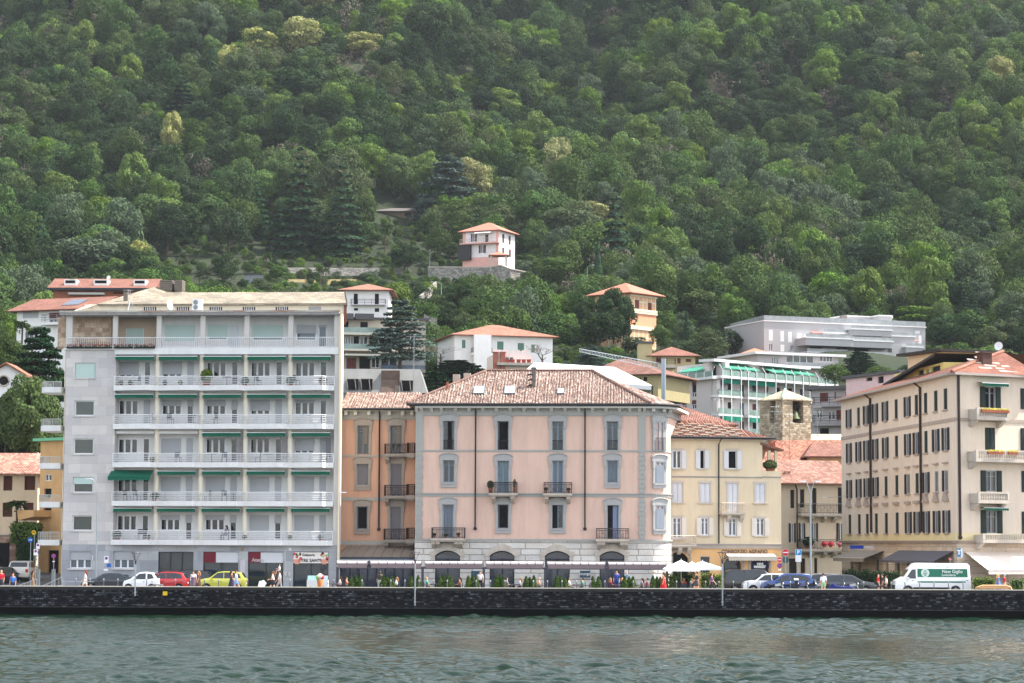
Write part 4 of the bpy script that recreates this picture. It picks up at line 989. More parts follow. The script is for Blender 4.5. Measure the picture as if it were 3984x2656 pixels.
def ribs(root,u0,u1,y0,z0,y1,z1,left,right,mat,step=.23,r=.05):
 mb=MB();n=int((u1-u0)/step)
 for i in range(n):
  u=u0+(i+.5)*step;t=1.0
  if left and u<left:t=(u-u0)/(left-u0)
  if right and u>right:t=min(t,(u1-u)/(u1-right))
  if t<.03:continue
  m=7;P=[(u+random.uniform(-.012,.012),y0+(y1-y0)*t*k/m,z0+(z1-z0)*t*k/m+.02+.02*((k+i)%2))for k in range(m+1)];mb.tube(P,r,4,False)
 return mb.build('tile_rows',mat,root)
ribs(K,ue,pr[1][0]+.4,-.87,ze,6.5,zr_,E1[0],E2[0],TILE_PINK)
mb=MB();mb.tube([(E1[0],6.5,zr_+.05),(E2[0],6.5,zr_+.05)],.14,6);mb.tube([(ue,-.85,ze+.05),(E1[0],6.5,zr_+.05)],.13,6);mb.tube([(pr[1][0]+.4,-.85,ze+.05),(E2[0],6.5,zr_+.05)],.16,6)
mb.build('ridge_tiles',tile_mat('ridge_pink',[(120,92,82),(146,116,104),(104,80,72)],.3,.3),K)
SLP=math.atan2(zr_-ze,7.35)
def on_roof(px,py):
 0
 o=F.R@(CO-F.o);r=F.R@ray(px,py);n=Vector((0,-math.sin(SLP),math.cos(SLP)));q=Vector((0,-.85,ze));t=n.dot(q-o)/n.dot(r);return o+r*t
for x0,x1,y0,y1 in((1843,1885,1508,1534),(1963,2005,1508,1534),(2170,2193,1517,1534)):
 p,q=on_roof(x0,y1),on_roof(x1,y0);n=Vector((0,-math.sin(SLP),math.cos(SLP)));s=Vector((0,math.cos(SLP),math.sin(SLP)))
 L=(q-p).dot(s);w_=q.x-p.x;P0=p+n*.03
 def quad(a0,a1,b0,b1,h):return[P0+Vector((a,0,0))+s*b+n*h for a,b in((a0,b0),(a1,b0),(a1,b1),(a0,b1))]
 mb=MB();a,b=quad(-.08,w_+.08,-.08,L+.08,.0),quad(-.08,w_+.08,-.08,L+.08,.12);mb.mesh(a+b,[(4,5,6,7),(0,1,5,4),(1,2,6,5),(2,3,7,6),(3,0,4,7)])
 o=mb.build('skylight',M('zinc',(110,116,122),.5,.5),K);MB().face(quad(0,w_,0,L,.125)).build('pane',glass_mat('skylight_glass',(150,164,180),.12,.8),o)
p=on_roof(2076,1508);mb=MB();mb.box(p.x-.17,p.x+.17,p.y,p.y+.4,p.z-.3,p.z+1.75);mb.box(p.x-.24,p.x+.24,p.y-.06,p.y+.46,p.z+1.6,p.z+1.72);mb.box(p.x-.21,p.x+.21,p.y-.04,p.y+.44,p.z+.6,p.z+.68);mb.build('chimney',CONC,K)
mb=MB()
for k in(.25,.7,1.15):mb.tube([(p.x-.5,p.y,p.z+k-.1),(p.x-.25,p.y,p.z+k),(p.x-.1,p.y,p.z+k-.05)],.07,5)
mb.build('flue_pipes',M('black_pipe',(36,34,36),.6),K)
p=on_roof(1740,1515);MB().tube([(p.x,p.y,p.z-.2),(p.x,p.y,p.z+.65)],.1,6).build('flue',TERRA,K)
for px,py in((1775,1480),(1817,1475)):
 u,z=F.p(px,py,10);MB().box(u-.3,u+.3,10,10.5,z-1.5,z+.55).build('chimney',M('pale_chimney',(176,164,154),.85,var=.15),K)
for px in(1970,2125,2225,2250):
 u,z=F.p(px,1440,7.5);mb=MB();mb.box(u-.3,u+.3,7.3,7.8,z-.8,z-.02);mb.box(u-.4,u+.4,7.2,7.9,z,z+.08);mb.build('chimney',TERRA,K)
F2=Fac('peach_wing',1326,204.6,1622,204.2,1.6,'peach coloured set back wing with iron balconies beside the pink building','building')
V=F2.root;foot(F2,0,F2.W,-2,12)
Z2=lambda py,d=0:F2.p(1480,py,d)[1]
W2=[('w',1413,1655,1767,43,'halfg'),('f',1541,1655,1768,43,'halfg'),('w',1411,1804,1888,43,'lou'),('f',1541,1804,1930,43,'lou'),('w',1409,1970,2058,41,'open'),('f',1539,1970,2102,42,'lou')]
H2=[F2.rect(c-w/2,a,c+w/2,b)for k,c,a,b,w,s in W2]
zt2=Z2(1632)
mb=MB();wall_holes(mb,-.1,F2.W,-.4,zt2,H2,.25);mb.build('wall',PINKD,V)
for(k,c,a,b,w,s),r in zip(W2,H2):
 if s=='open':o=window(V,r,.2,1,BLUES,BLK,.08)
 elif s=='halfg':o=window(V,r,.2,2,M('grey_joinery',(112,112,114),.7),GL,.1,bars=(.8,));m2=(r[0]+r[1])/2;MB().box(m2,r[1]-.08,.06,.12,r[2]+.9,r[3]-.05).build('curtain',M('taupe_curtain',(116,110,104),.9),o)
 else:o=window(V,r,.2,2,M('pale_joinery',None),GL,.07,bars=(.76,));MB().box(r[0]+.05,r[1]-.05,.1,.14,r[2]+.1,r[3]-.05).build('shutter',M('taupe_shutter',(112,110,116),.8),o)
 surround(F2,V,r,k,M('taupe_stucco',(150,142,134),.85,var=.08),k=='w' and a>1700)
for y_,a,b in((-.1,zt2-.004,Z2(1597)),(-.06,Z2(1777),Z2(1770)),(-.06,Z2(1948),Z2(1935)),(-.08,Z2(2120),Z2(2104))):MB().box(-.1,F2.W,y_,.01,a,b).build('string_course',SURR,V)
mb=MB();mb.box(-.1,F2.W,-.7,.1,Z2(1600),Z2(1594));mb.build('cornice',M('pale_cornice',None),V)
for px in(1349,1386,1438,1517,1569,1605):u=F2.p(px,1600)[0];MB().box(u-.13,u+.13,-.6,-.1,Z2(1615),Z2(1600)-.01).build('bracket',M('pale_cornice',None),V)
u=F2.p(1476,1800,-.1)[0];MB().tube([(u,-.7,Z2(1596)),(u,-.2,Z2(1612)),(u,-.14,Z2(2058))],.075,6).ball((u,-.14,Z2(2058)),.15).build('downpipe',GUT,V)
MB().tube([(-.1,-.85,Z2(1591,-.8)),(F2.W,-.85,Z2(1591,-.8))],.12,6).build('gutter',GUT,V)
zr2=F2.p(1450,1527,3.8)[1];ze2=Z2(1588,-.8)
mb=MB();mb.face([(-.12,-.85,ze2),(F2.W,-.85,ze2),(F2.W,3.8,zr2),(-.12,3.8,zr2)]);mb.face([(-.12,3.8,zr2),(F2.W,3.8,zr2),(F2.W,9,ze2),(-.12,9,ze2)]);mb.face([(-.12,-.85,ze2-.1),(-.12,9,ze2-.1),(F2.W,9,ze2-.1),(F2.W,-.85,ze2-.1)]);mb.build('roof',TILE_PINK,V);ribs(V,-.12,F2.W,-.87,ze2,3.8,zr2,0,0,TILE_PINK)
for p0,p1,yt,yb,o_ in((1496,1583,1727,1765,1.0),(1495,1581,1888,1929,1.0),(1493,1580,2058,2100,1.0)):
 iron_balcony(F2,V,p0,p1,yt,yb,o_,br=(p0+14,),stone=M('taupe_stucco',None));iron_balcony(F2,V,p1+1,1611,yt-4,yb-3,1.6,slab=.35,stone=M('taupe_stucco',None))
lz0,lz1=F2.p(1450,2166,-3)[1],F2.p(1450,2124,-.3)[1]
mb=MB();uu0,uu1=F2.p(1318,2165,-3)[0],F2.p(1612,2165,-3)[0];ux0=F2.p(1350,2125,-.3)[0]
mb.face([(uu0,-3.2,lz0),(uu1,-3.2,lz0),(uu1,-.1,lz1),(ux0,-.1,lz1)]);mb.face([(uu0,-3.2,lz0-.05),(uu0,-.1,lz0-.05),(uu1,-.1,lz0-.05),(uu1,-3.2,lz0-.05)])
for k in range(8):a=uu0+(uu1-uu0)*(k+.5)/8;b=ux0+(uu1-ux0)*(k+.5)/8;mb.tube([(a,-3.2,lz0+.02),(b,-.1,lz1+.02)],.035,4)
mb.build('lean_to_roof',M('lean_to_sheet',(132,122,112),.7,var=.2,scale=.5),V)
mb=MB();mb.box(uu0,uu1,-3.3,-3.15,lz0-.62,lz0-.02);mb.build('lean_to_fascia',M('dark_fascia',(58,66,78),.5),V)
mb=MB();mb.box(uu0,uu1,-3.34,-3.28,lz0-.30,lz0-.24);mb.build('lean_to_trim',WFR,V)
NAVY=glass_mat('navy_glass',(30,42,62),.1)
mb=MB();pane(mb,(uu0+.2,uu1,.1,lz0-.6),-3.0);mb.build('glazed_front',NAVY,V)
mb=MB()
for k in range(9):a=uu0+.2+(uu1-uu0-.4)*k/8;mb.box(a-.06,a+.06,-3.1,-2.98,.1,lz0-.62)
mb.box(uu0,uu1,-3.1,-2.98,2.6,2.72);mb.build('glazing_bars',M('navy_frame',None),V)
PX=M('pergola_metal',(64,64,74),.5);RW=M('roller_cloth',(216,206,204),.7)
FP=Fac('restaurant_pergola',1308,195.2,2596,194.2,1.6,'long low pergola with rolled white awnings along the pink building front','pergola',pyref=2250)
G=FP.root
zl=lambda py:FP.p(1950,py)[1]
mb=MB();mb.box(.0,FP.W,-.06,.06,zl(2214),zl(2207));mb.build('beam',PX,G)
for px in(1313,1644,1882,2121,2360,2595):
 u=FP.p(px,2240)[0];MB().box(u-.1,u+.1,-.08,.08,0,zl(2214)+.03).build('post',PX,G);MB().box(u-.07,u+.07,-.0,3.9,zl(2212),zl(2207)).build('rafter',PX,G)
for a,b in((1312,1430),(1442,1640),(1655,1878),(1892,2115),(2130,2355),(2367,2592)):
 u0,u1=FP.p(a,2195)[0],FP.p(b,2195)[0];zc0=zl(2192)
 o=MB().tube([(u0,-.1,zc0),(u1,-.1,zc0)],.16,8).build('rolled_awning',RW,G)
 MB().prism([(-.26,zc0-.05),(-.0,zc0+.05),(.15,zc0-.42),(-.05,zc0-.4)],u0+.05,u1-.05,'x').build('cloth_fold',M('mauve_cloth',(150,134,138),.8),o)
 n=max(3,int((u1-u0)/.62));mb=MB()
 for k in range(n+1):c=u0+(u1-u0)*k/n;mb.tube([(c-.03,-.1,zc0),(c+.03,-.1,zc0)],.19,8)
 mb.build('clasp',M('clasp_grey',(120,116,120),.6),o)
u,z=FP.p(2276,2233,5);mb=MB();mb.box(u-.43,u+.43,5,5.06,z-.28,z+.28);o=mb.build('name_board',M('slate_board',(52,76,92),.6),G)
text(G,'lounge',u,4.98,z+.02,.34,TXW,sx=1.0)
u,z=FP.p(1850,2234,5);MB().box(u-.36,u+.36,5,5.06,z-.28,z+.28).build('name_board',M('slate_board',None),G)
YEL=M('cream_yellow_render',(218,200,170),.88,var=.05,scale=.4,stain=.12);ORA=M('apricot_render',(222,176,122),.88,var=.05,stain=.08)
SHW=M('pale_grey_shutter',(206,206,210),.7,var=.03);TAU=M('taupe_frame',(196,184,170),.85)
F=Fac('cream_corner_building',2588,203.4,3040,205.6,1.6,'cream building with pale shutters over an apricot ground floor with two shop arches','building')
K=F.root;foot(F,0,F.W,-2,12)
Zy=lambda px,py,d=0:F.p(px,py,d)[1]
uA=F.p(2966,1800)[0];zt=Zy(2800,1712);zter=Zy(3000,1832);z1=Zy(2800,2120);U=F.W
R1=[(2617,2650,1752,1822,'half'),(2724,2740,1752,1822,'op'),(2833,2866,1753,1823,'dark')]
R2=[(2616,2655,1878,1954),(2724,2762,1879,1955),(2831,2869,1880,1996),(2938,2976,1882,1956)]
R3=[(2617,2651,2013,2095),(2727,2757,2014,2082),(2834,2865,2015,2084),(2942,2974,2016,2084)]
holes=[F.rect(a,c,b,d)for a,b,c,d,*_ in R1+R2+R3]
mb=MB();wall_holes(mb,0,uA,z1,zt,holes,.2);wall_holes(mb,uA,U,z1,zter,holes,.2)
mb.face([(uA,0,zter),(uA,9,zter),(uA,9,zt),(uA,0,zt)]);mb.face([(uA,0,zter),(U,0,zter),(U,9,zter),(uA,9,zter)]);mb.face([(U,0,-.4),(U,9,-.4),(U,9,zter),(U,0,zter)]);mb.face([(0,9,-.4),(0,9,zt),(uA,9,zt),(uA,9,-.4)]);mb.build('wall',YEL,K)
ar=[]
for c,w,sp in((2640,78,2172),(2850,70,2190),(2957,70,2190)):
 r=F.rect(c-w/2,sp,c+w/2,2290);ar.append((r[0],r[1],.1,r[3]))
mb=MB();zar=Zy(2850,2167)
arch_wall(mb,0,ar[0][1]+.3,-.4,z1,ar[:1],Zy(2640,2146),0.);hw=F.rect(2724,2163,2763,2232);wall_holes(mb,ar[0][1]+.3,F.p(2790,2200)[0],-.4,z1,[hw],.2);arch_wall(mb,F.p(2790,2200)[0],U,-.4,z1,ar[1:],zar,0.)
mb.build('apricot_ground_floor',ORA,K)
mb=MB()
for(a,b,_,sp),cr in zip(ar,(Zy(2640,2146),zar,zar)):
 n=12;P=[((a+b)/2+(b-a+.3)/2*math.cos(math.pi-math.pi*i/n),sp+(cr-sp+.14)*math.sin(math.pi*i/n)**.75)for i in range(n+1)]
 for(p,q),(r,s)in zip(P,P[1:]):mb.tube([(p,-.02,q),(r,-.02,s)],.11,4,False)
 for u in(a-.12,b+.12):mb.box(u-.1,u+.1,-.08,.0,0,sp)
mb.build('arch_trim',M('grey_stone_trim',(170,160,150),.85),K)
for i,((a,b,_,sp),nm)in enumerate(zip(ar,('doorway','shop_arch','shop_arch'))):
 cr=(Zy(2640,2146),zar,zar)[i];n=10;P=[(a+(b-a)*k/n,sp+(cr-sp)*math.sin(math.pi*k/n)**.75)for k in range(n+1)]
 o=MB().face([(a,.3,.1),(b,.3,.1)]+[(p,.3,q)for p,q in P[::-1]]).build(nm,BLK if i==0 else SHOPG,K)
 if i:m2=MB();m2.box(a+.1,a+.18,.2,.28,.1,sp);m2.box(b-.18,b-.1,.2,.28,.1,sp);m2.box(a+.1,b-.1,.2,.28,sp-.5,sp-.42);m2.build('frame',ALU,o)
r=ar[2];za,zb=Zy(2957,2211),Zy(2957,2180);P=[(r[0]+.02,za),(r[1]-.02,za),(r[1]-.02,zb)]+[(r[1]-(r[1]-r[0])*k/8,zb+(zar-zb)*math.sin(math.pi*k/8)**.75)for k in range(1,8)]+[(r[0]+.02,zb)]
o=MB().prism(P,.0,.08).build('market_sign',M('market_navy',(22,18,60),.5),K)
u,z=F.p(2957,2194);text(K,'MINI',u,-.02,z,.27,TXW,bold=.02);u,z=F.p(2956,2204);text(K,'MARKET',u,-.02,z-.02,.27,TXW,bold=.02)
window(K,hw,.12,1,TAU,GL,.06)
mb=MB();mb.box(0,U,-.1,.01,Zy(2800,2134),z1-.004);mb.build('fascia_band',M('grey_fascia',(170,158,146),.85),K)
u,z=F.p(2895,2146);text(K,'CONSORZIO AGRARIO',u,-.14,z,.42,M('letters_greybrown',(92,80,76),.6),bold=.016,sx=.92)
mb=MB();mb.box(0,U,-.16,.01,z1,z1+.1);mb.box(0,uA,-.05,.01,Zy(2800,1858),Zy(2800,1853));mb.box(uA,U,-.05,.01,Zy(3000,1858),Zy(3000,1853));mb.build('string_course',M('grey_course',(150,144,142),.85),K)
mb=MB();mb.box(0,uA+.3,-.55,.1,zt-.002,zt+.16);mb.build('cornice',TAU,K)
awning(K,F.p(2822,2155)[0],F.p(3008,2155)[0],-.02,Zy(2900,2152),.9,.28,M('sand_awning_cloth',(196,186,170),.8),.3,bar=WFR)
def casing(r,mb,w=.12):mb.box(r[0]-w,r[0],-.04,.02,r[2],r[3]);mb.box(r[1],r[1]+w,-.04,.02,r[2],r[3]);mb.box(r[0]-w-.06,r[1]+w+.06,-.06,.02,r[3],r[3]+.2);mb.box(r[0]-w-.12,r[1]+w+.12,-.14,.02,r[2]-.1,r[2]-.003)
for i,r in enumerate(holes):
 mb=MB();casing(r,mb);mb.build('casing',TAU,K)
 if i<3:
  s=R1[i][4]
  if s=='half':o=window(K,r,.12,2,WFR,GL,.08)
  elif s=='op':o=window(K,(r[0],r[1],r[2],r[3]),.12,1,WFR,BLK,.03)
  else:o=window(K,r,.12,1,WFR,BLK,.06)
  shutters(o,r,-.06,SHW,.42)
 elif i<7:closed_shutters(K,r,.06,SHW)
 else:o=window(K,r,.12,2,WFR,M('net_curtain',(124,126,132),.8),.09,bars=(.75,));shutters(o,r,-.06,M('cream_shutter',(218,208,198),.7,var=.03),.42)
iron_balcony(F,K,2808,2900,1957,1994,.8,.12,TAU,br=(2830,2880),stone=TAU,side=.16);iron_balcony(F,K,2594,2708,2084,2118,.8,.14,TAU,br=(2640,2676),stone=TAU,side=.16)
u=F.p(2799,1900)[0];MB().tube([(u,-.6,zt+.1),(u-.08,-.12,zt-.35),(u-.1,-.12,Zy(2797,2114))],.06,6).build('downpipe',GUT,K)
MB().tube([(0,-.66,zt+.2),(uA+.9,-.66,zt+.2)],.1,6).build('gutter',GUT,K)
ur=F.p(3006,1710,-.6)[0];zrg=F.p(2700,1637,4.2)[1];mb=MB();ux=F.p(2778,1640,4.2)[0]
mb.face([(-.5,-.7,zt+.16),(ur,-.7,zt+.16),(ux,4.2,zrg),(-.5,4.2,zrg)]);mb.face([(ur,-.7,zt+.16),(ur,9.2,zt+.16),(ux,4.2,zrg)]);mb.face([(ur,9.2,zt+.16),(-.5,9.2,zt+.16),(-.5,4.2,zrg),(ux,4.2,zrg)]);mb.face([(-.5,-.7,zt+.06),(-.5,9.2,zt+.06),(ur,9.2,zt+.06),(ur,-.7,zt+.06)]);mb.face([(-.5,-.7,zt+.06),(-.5,-.7,zt+.16),(-.5,4.2,zrg),(-.5,9.2,zt+.16),(-.5,9.2,zt+.06)])
mb.build('roof',TILE_ORANGE if 0 else tile_mat('salmon_tiles',[(150,100,84),(162,112,94),(140,92,78),(172,124,106)],.28,.35,bumpd=.08),K)
ribs(K,-.5,ur,-.72,zt+.16,4.2,zrg,0,ux,tile_mat('salmon_tiles',None),.28,.045)
mb=MB();sl_=(zrg-zt-.16)/4.9
for row in range(7):
 for k in range(5):
  y=-.3+row*.52;u=.3+k*1.35+(row%2)*.62+random.uniform(-.08,.08);z=zt+.16+sl_*(y+.7)+.05
  if u+.8>ur-(y+.7)*.95:continue
  mb.prism([(y,z),(y+.26,z+sl_*.26),(y+.26,z+sl_*.26+.07),(y,z+.07)],u,u+.8,'x')
mb.build('snow_slabs',M('slate_strip',(126,112,100),.85),K)
for px in(2998,3024):u=F.p(px,1800)[0];MB().box(u-.12,u+.12,.3,.55,zter,zter+1.75).build('terrace_post',YEL,K)
mb=MB();a,b=F.p(2966,1762)[0]-.2,F.p(3050,1762)[0];mb.prism([(a,zter+1.7+.5),(b,zter+1.7),(b,zter+1.85),(a,zter+1.85+.6)],0,3.5);mb.build('terrace_roof',TILE_BROWN,K)
MB().box(a,U-.6,3.4,3.6,zter,zter+1.7).build('terrace_wall',M('pink_terrace',(206,140,140),.85),K)
pot_plant(F.world(F.p(3000,1830)[0],.3,zter),.6,.9,PAL['olive'],'leafy plant on the small roof terrace of the cream building',name='potted_plant')
def house(name,label,cat,pxL,YL,pxR,YR,pyb,pyt,wall,dep,wins=(),side=None,ext=14,shut=None,glass=None,fr=None,n=2,wallname='wall',doors=(),bm=None):
 0
 F=Fac(name,pxL,YL,pxR,YR,0.0,label,cat,pyref=pyb)
 zb=F.p((pxL+pxR)/2,pyb)[1];zt=F.p((pxL+pxR)/2,pyt)[1];F.o.z=0;F.zb,F.zt,F.dep=zb,zt,dep
 hs=[F.rect(w[0],w[1],w[2],w[3])if 0<w[2]-w[0]<200 and w[3]>w[1]else F.rect(w[0],w[2],w[1],w[3])for w in wins]
 mb=MB();wall_holes(mb,0,F.W,zb-ext,zt,hs,.2);shell(mb,0,F.W,dep,zb-ext,zt);mb.build(wallname,wall,F.root)
 for w,r in zip(wins,hs):
  k=w[4]if len(w)>4 else ''
  if k=='blind':o=window(F.root,r,.12,1,fr or WFR,glass or GL,.06,blind=1,bm=bm or BLIND)
  elif k=='green':o=window(F.root,r,.12,1,fr or WFR,glass or GL,.06,blind=.95,bm=M('green_roller',(86,122,104),.7))
  elif k=='br':o=closed_shutters(F.root,r,.06,M('red_brown_shutter',(104,52,44),.8))
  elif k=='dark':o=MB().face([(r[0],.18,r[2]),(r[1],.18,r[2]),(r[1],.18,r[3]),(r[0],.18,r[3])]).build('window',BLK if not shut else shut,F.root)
  else:
   o=window(F.root,r,.12,n,fr or WFR,glass or GL,.06)
   if k=='sh':shutters(o,r,-.03,shut,(r[1]-r[0])*.45)
 foot(F,0,F.W,-3,dep);KEEP.append((min(pxL,pxR),pyt-20,max(pxL,pxR),pyb,min(YL,YR)));return F
def hiproof(F,mat,over=.8,h=None,pyr=None,u0=0,u1=None,d0=0,d1=None,z=None,ends=(1,1),ridge=None,name='roof'):
 u1=F.W if u1 is None else u1;d1=F.dep if d1 is None else d1;z=F.zt if z is None else z
 if pyr:h=F.p(PW/2 if 0 else(proj(*F.world((u0+u1)/2,(d0+d1)/2,z))[0]),pyr,(d0+d1)/2)[1]-z
 mb=MB();hip(mb,u0-over,u1+over,d0-over,d1+over,z,h,ends,ridge);o=mb.build(name,mat,F.root);F.h=h;return o
def flat_roof(F,mat,over=.6,th=.35,u0=0,u1=None,d0=0,d1=None,z=None,name='roof'):
 u1=F.W if u1 is None else u1;d1=F.dep if d1 is None else d1;z=F.zt if z is None else z
 return MB().box(u0-over,u1+over,d0-over,d1+over,z+.003,z+th).build(name,mat,F.root)
def slab_px(F,px0,px1,pyt,pyb,out,mat,name='balcony',rail=None,rh=1.0,vert=0,back=0.3):
 u0,u1=F.p(px0,pyb,-out)[0],F.p(px1,pyb,-out)[0];z0,z1=F.p((px0+px1)/2,pyb,-out)[1],F.p((px0+px1)/2,pyt,-out)[1]
 o=MB().box(u0,u1,-out,back,z0,z1).build(name,mat,F.root)
 if rail:balus_rail(o,[(u0+.05,-.1,z1),(u0+.05,-out+.05,z1),(u1-.05,-out+.05,z1),(u1-.05,-.1,z1)],rh,rail,3,1.2,.03,vert=vert)
 return o
DIRTY=M('ochre_wall',(190,160,120),.85,stain=.1)
F=house('tiled_house','house seen as a broad red tiled roof right behind the cream building','house',2590,216,2830,216,1760,1652,DIRTY,10)
hiproof(F,TILE_RED,.9,pyr=1572,ridge=(-2,1.2))
BEI=M('beige_render',(214,196,172),.88,var=.05,stain=.08);DSH=M('dark_brown_shutter',(44,38,38),.7);DGS=M('dark_green_shutter',(26,40,38),.7)
F=house('beige_house','beige house with dark shutters and flowered balconies between the cream and the long corner building','house',3038,243,3310,245,2300,1880,BEI,11,[(3075,1905,3091,1976,'dark'),(3113,1903,3130,1974,'dark'),(3160,1898,3177,1998,'dark'),(3260,1896,3284,1998,'dark'),(3075,2035,3089,2110,'sh'),(3113,2034,3126,2106,'sh'),(3160,2034,3175,2104,'sh'),(3262,2034,3280,2104,'sh'),(3070,2172,3100,2230,'dark'),(3115,2172,3133,2230,'dark'),(3168,2170,3180,2230,'dark')],ext=1,shut=DSH)
hiproof(F,tile_mat('mixed_pantiles',[(142,98,84),(168,126,110),(130,88,76),(184,150,134),(154,108,92)],.25,.38,bumpd=.07),.9,pyr=1790,ridge=(-1,8.5))
B_=F
for a,b,yt,yb in((3118,3300,1960,1998),(3118,3300,2098,2136)):
 iron_balcony(F,F.root,a,b,yt,yb,1.0,.2,IRON,br=(3150,3200,3240),stone=STN,side=.16)
u=F.p(3099,1900)[0];MB().tube([(u-.5,-.8,F.zt-.1),(u,-.12,F.zt-.6),(u,-.12,F.p(3099,2130)[1])],.07,6).build('downpipe',GUT,F.root)
chimney(3066,1860,20,28,-.1+1.5,mat=M('chimney_plaster',(190,150,130),.85),root=F.root,FF=F)
MB().box(0,F.W,-.1,.0,F.p(3150,2150)[1]-.2,F.p(3150,2150)[1]).build('string_course',M('grey_course',None),F.root)
pot_plant(F.world(F.p(3135,2132)[0],-.7,F.p(3135,2132,-.7)[1]),.55,1.1,PAL['deep'],'dark bushy plant at the corner of the lower balcony of the beige house')
for i,(px,m)in enumerate(((3190,'red'),(3215,'red'),(3250,'pink'),(3272,'yellow'))):
 col=M('flowers_'+m,{'red':(190,50,70),'pink':(214,130,150),'yellow':(230,200,60)}[m],.7,var=.3,scale=8)
 pot_plant(F.world(F.p(px,2132)[0],-1.15,F.p(px,2128,-1.1)[1]),.3,.55,col,'%s flower pot %s on the lower balcony of the beige house'%(m,('nearest the lamp post','second from the lamp post','','')[i]),'flower pots on the beige house balcony')
F=house('low_tiled_house','low house seen as a tiled roof with two skylights below the church tower','house',2985,258,3240,258,1880,1800,DIRTY,12,ext=6)
hiproof(F,TILE_OLD,.6,pyr=1712,ridge=(1,9));F0=F
for px in(3092,3122):u,z=F.p(px,1762,3.2);MB().prism([(2.6,z-.62),(3.8,z+.45),(3.72,z+.52),(2.52,z-.55)],u-.55,u+.5,'x').build('skylight',GLB,F.root)
chimney(3005,1740,22,24,4,mat=TERRA,root=F.root,FF=F)
F=house('long_tiled_house','house seen as a bright tiled roof with skylights beside the long corner building','house',3150,256,3330,256,1900,1775,DIRTY,11,ext=6)
hiproof(F,TILE_RED,.6,pyr=1722,ridge=(1,9))
F=house('church_nave','church nave seen as a pale mossy stone slab roof beside the bell tower','church',3030,276,3330,276,1760,1712,M('nave_wall',(150,140,124),.9,var=.2),12,ext=8)
hiproof(F,stone_mat('mossy_slabs',[(170,164,136),(186,178,150),(156,152,124),(196,190,164)],.6,.35,.02,(110,106,90),.9,.04,.5),.5,pyr=1688,ends=(0,0))
TS=stone_mat('tower_stone_warm',[(168,154,130),(182,168,144),(154,140,118),(140,126,106),(190,178,156)],.5,.24,.02,(132,120,100),.9,.05,.6)
tw=Fac('bell_tower',3045,264,3156,266.2,0,'square stone bell tower with open arches, bells and slab pyramid roof','bell tower',pyref=1690);T=tw.root
zb,zt=tw.p(3100,1720)[1]-18,tw.p(3100,1553)[1]
s=tw.W;Lx=tw.R@(at(2955,1600,267.2)-tw.o);lw=math.hypot(Lx.x,Lx.y);
op=tw.rect(3084,1560,3126,1645)
mb=MB();wall_holes(mb,0,s,zb,zt,[op],.75);mb.build('front_wall',TS,T)
lf=empty('side_wall',(Lx.x,Lx.y,0));lf.parent=T;lf.rotation_euler=(0,0,math.atan2(-Lx.y,-Lx.x))
q0,q1=lw*.44,lw*.70
mb=MB();wall_holes(mb,0,lw,zb,zt,[(q0,q1,op[2],op[3])],.75);mb.build('stone_face',TS,lf)
bk=(s+Lx.x,Lx.y);mb=MB();mb.face([(s,0,zb),(bk[0],bk[1]+0,zb),(bk[0],bk[1],zt),(s,0,zt)]);mb.face([(bk[0],bk[1],zb),(Lx.x,Lx.y,zb),(Lx.x,Lx.y,zt),(bk[0],bk[1],zt)]);mb.build('back_wall',TS,T)
ap=((s+Lx.x)/2,Lx.y/2);za=tw.p(3053,1514,ap[1])[1];C4=[(0,0),(s,0),bk,(Lx.x,Lx.y)]
C5=[(ap[0]+(x-ap[0])*1.07,ap[1]+(y-ap[1])*1.07)for x,y in C4];mb=MB()
for(a,b),(c,d)in zip(C5,C5[1:]+C5[:1]):mb.face([(a,b,zt),(c,d,zt),(*ap,za)]);mb.face([(a,b,zt-.12),(c,d,zt-.12),(c,d,zt),(a,b,zt)])
mb.face([(x,y,zt-.12)for x,y in C5[::-1]]);mb.build('roof',stone_mat('tower_slabs',[(180,168,140),(196,184,154),(166,154,128)],.6,.4,.02,(120,110,90),.9,.04,.5),T)
mb=MB();mb.tube([(C5[0][0],C5[0][1],zt+.06),(*ap,za+.06)],.12,5);mb.build('copper_ridge',M('verdigris',(140,176,160),.7),T)
BRZ=M('bronze_bell',(96,100,76),.45,.7)
for cx_,cy_,zz in(((op[0]+op[1])/2,.55,(op[2]+op[3])/2-.3),):
 mb=MB();mb.lathe([(.62,zz-.45),(.6,zz-.38),(.42,zz-.1),(.34,zz+.3),(.2,zz+.45),(.0,zz+.5)],cx_,cy_,14);o=mb.build('bell',BRZ,T)
 mb=MB();mb.tube([(cx_,cy_,zz+.45),(cx_,cy_,zz+1.0)],.08,5);mb.tube([(op[0],cy_,zz+.95),(op[1],cy_,zz+.95)],.09,5);mb.build('headstock',IRON,o)
mb=MB();mb.lathe([(.5,op[2]+.9),(.36,op[2]+1.2),(.26,op[2]+1.6),(0,op[2]+1.7)],(q0+q1)/2,.6,12);mb.build('bell',BRZ,lf)
KEEP.append((2940,1500,3170,1740,264))
CRM=M('cream_render',(214,198,180),.88,var=.05,scale=.4,stain=.13);YBAND=M('yellow_band',(216,200,156),.88);SANDST=stone_mat('sandstone_base',[(198,180,160),(206,188,170),(190,172,152)],2.2,.55,.02,(150,130,112),.85,.01,.3,.3,.5)
F=Fac('long_corner_building',3276,239.5,3722,201,1.6,'long cream corner building with rows of dark shutters and red tiled roof','building');K=F.root;foot(F,0,F.W,-2,22)
zt=F.p(3700,1462)[1];zg=F.p(3700,2112)[1];zf=F.p(3700,2073)[1]
colx=[3305,3342,3373,3408,3447,3489,3534,3568,3604,3644,3682]
rowz=[(F.p(3682,b)[1],F.p(3682,a)[1])for a,b in((1510,1592),(1663,1751),(1829,1911),(1985,2072))]
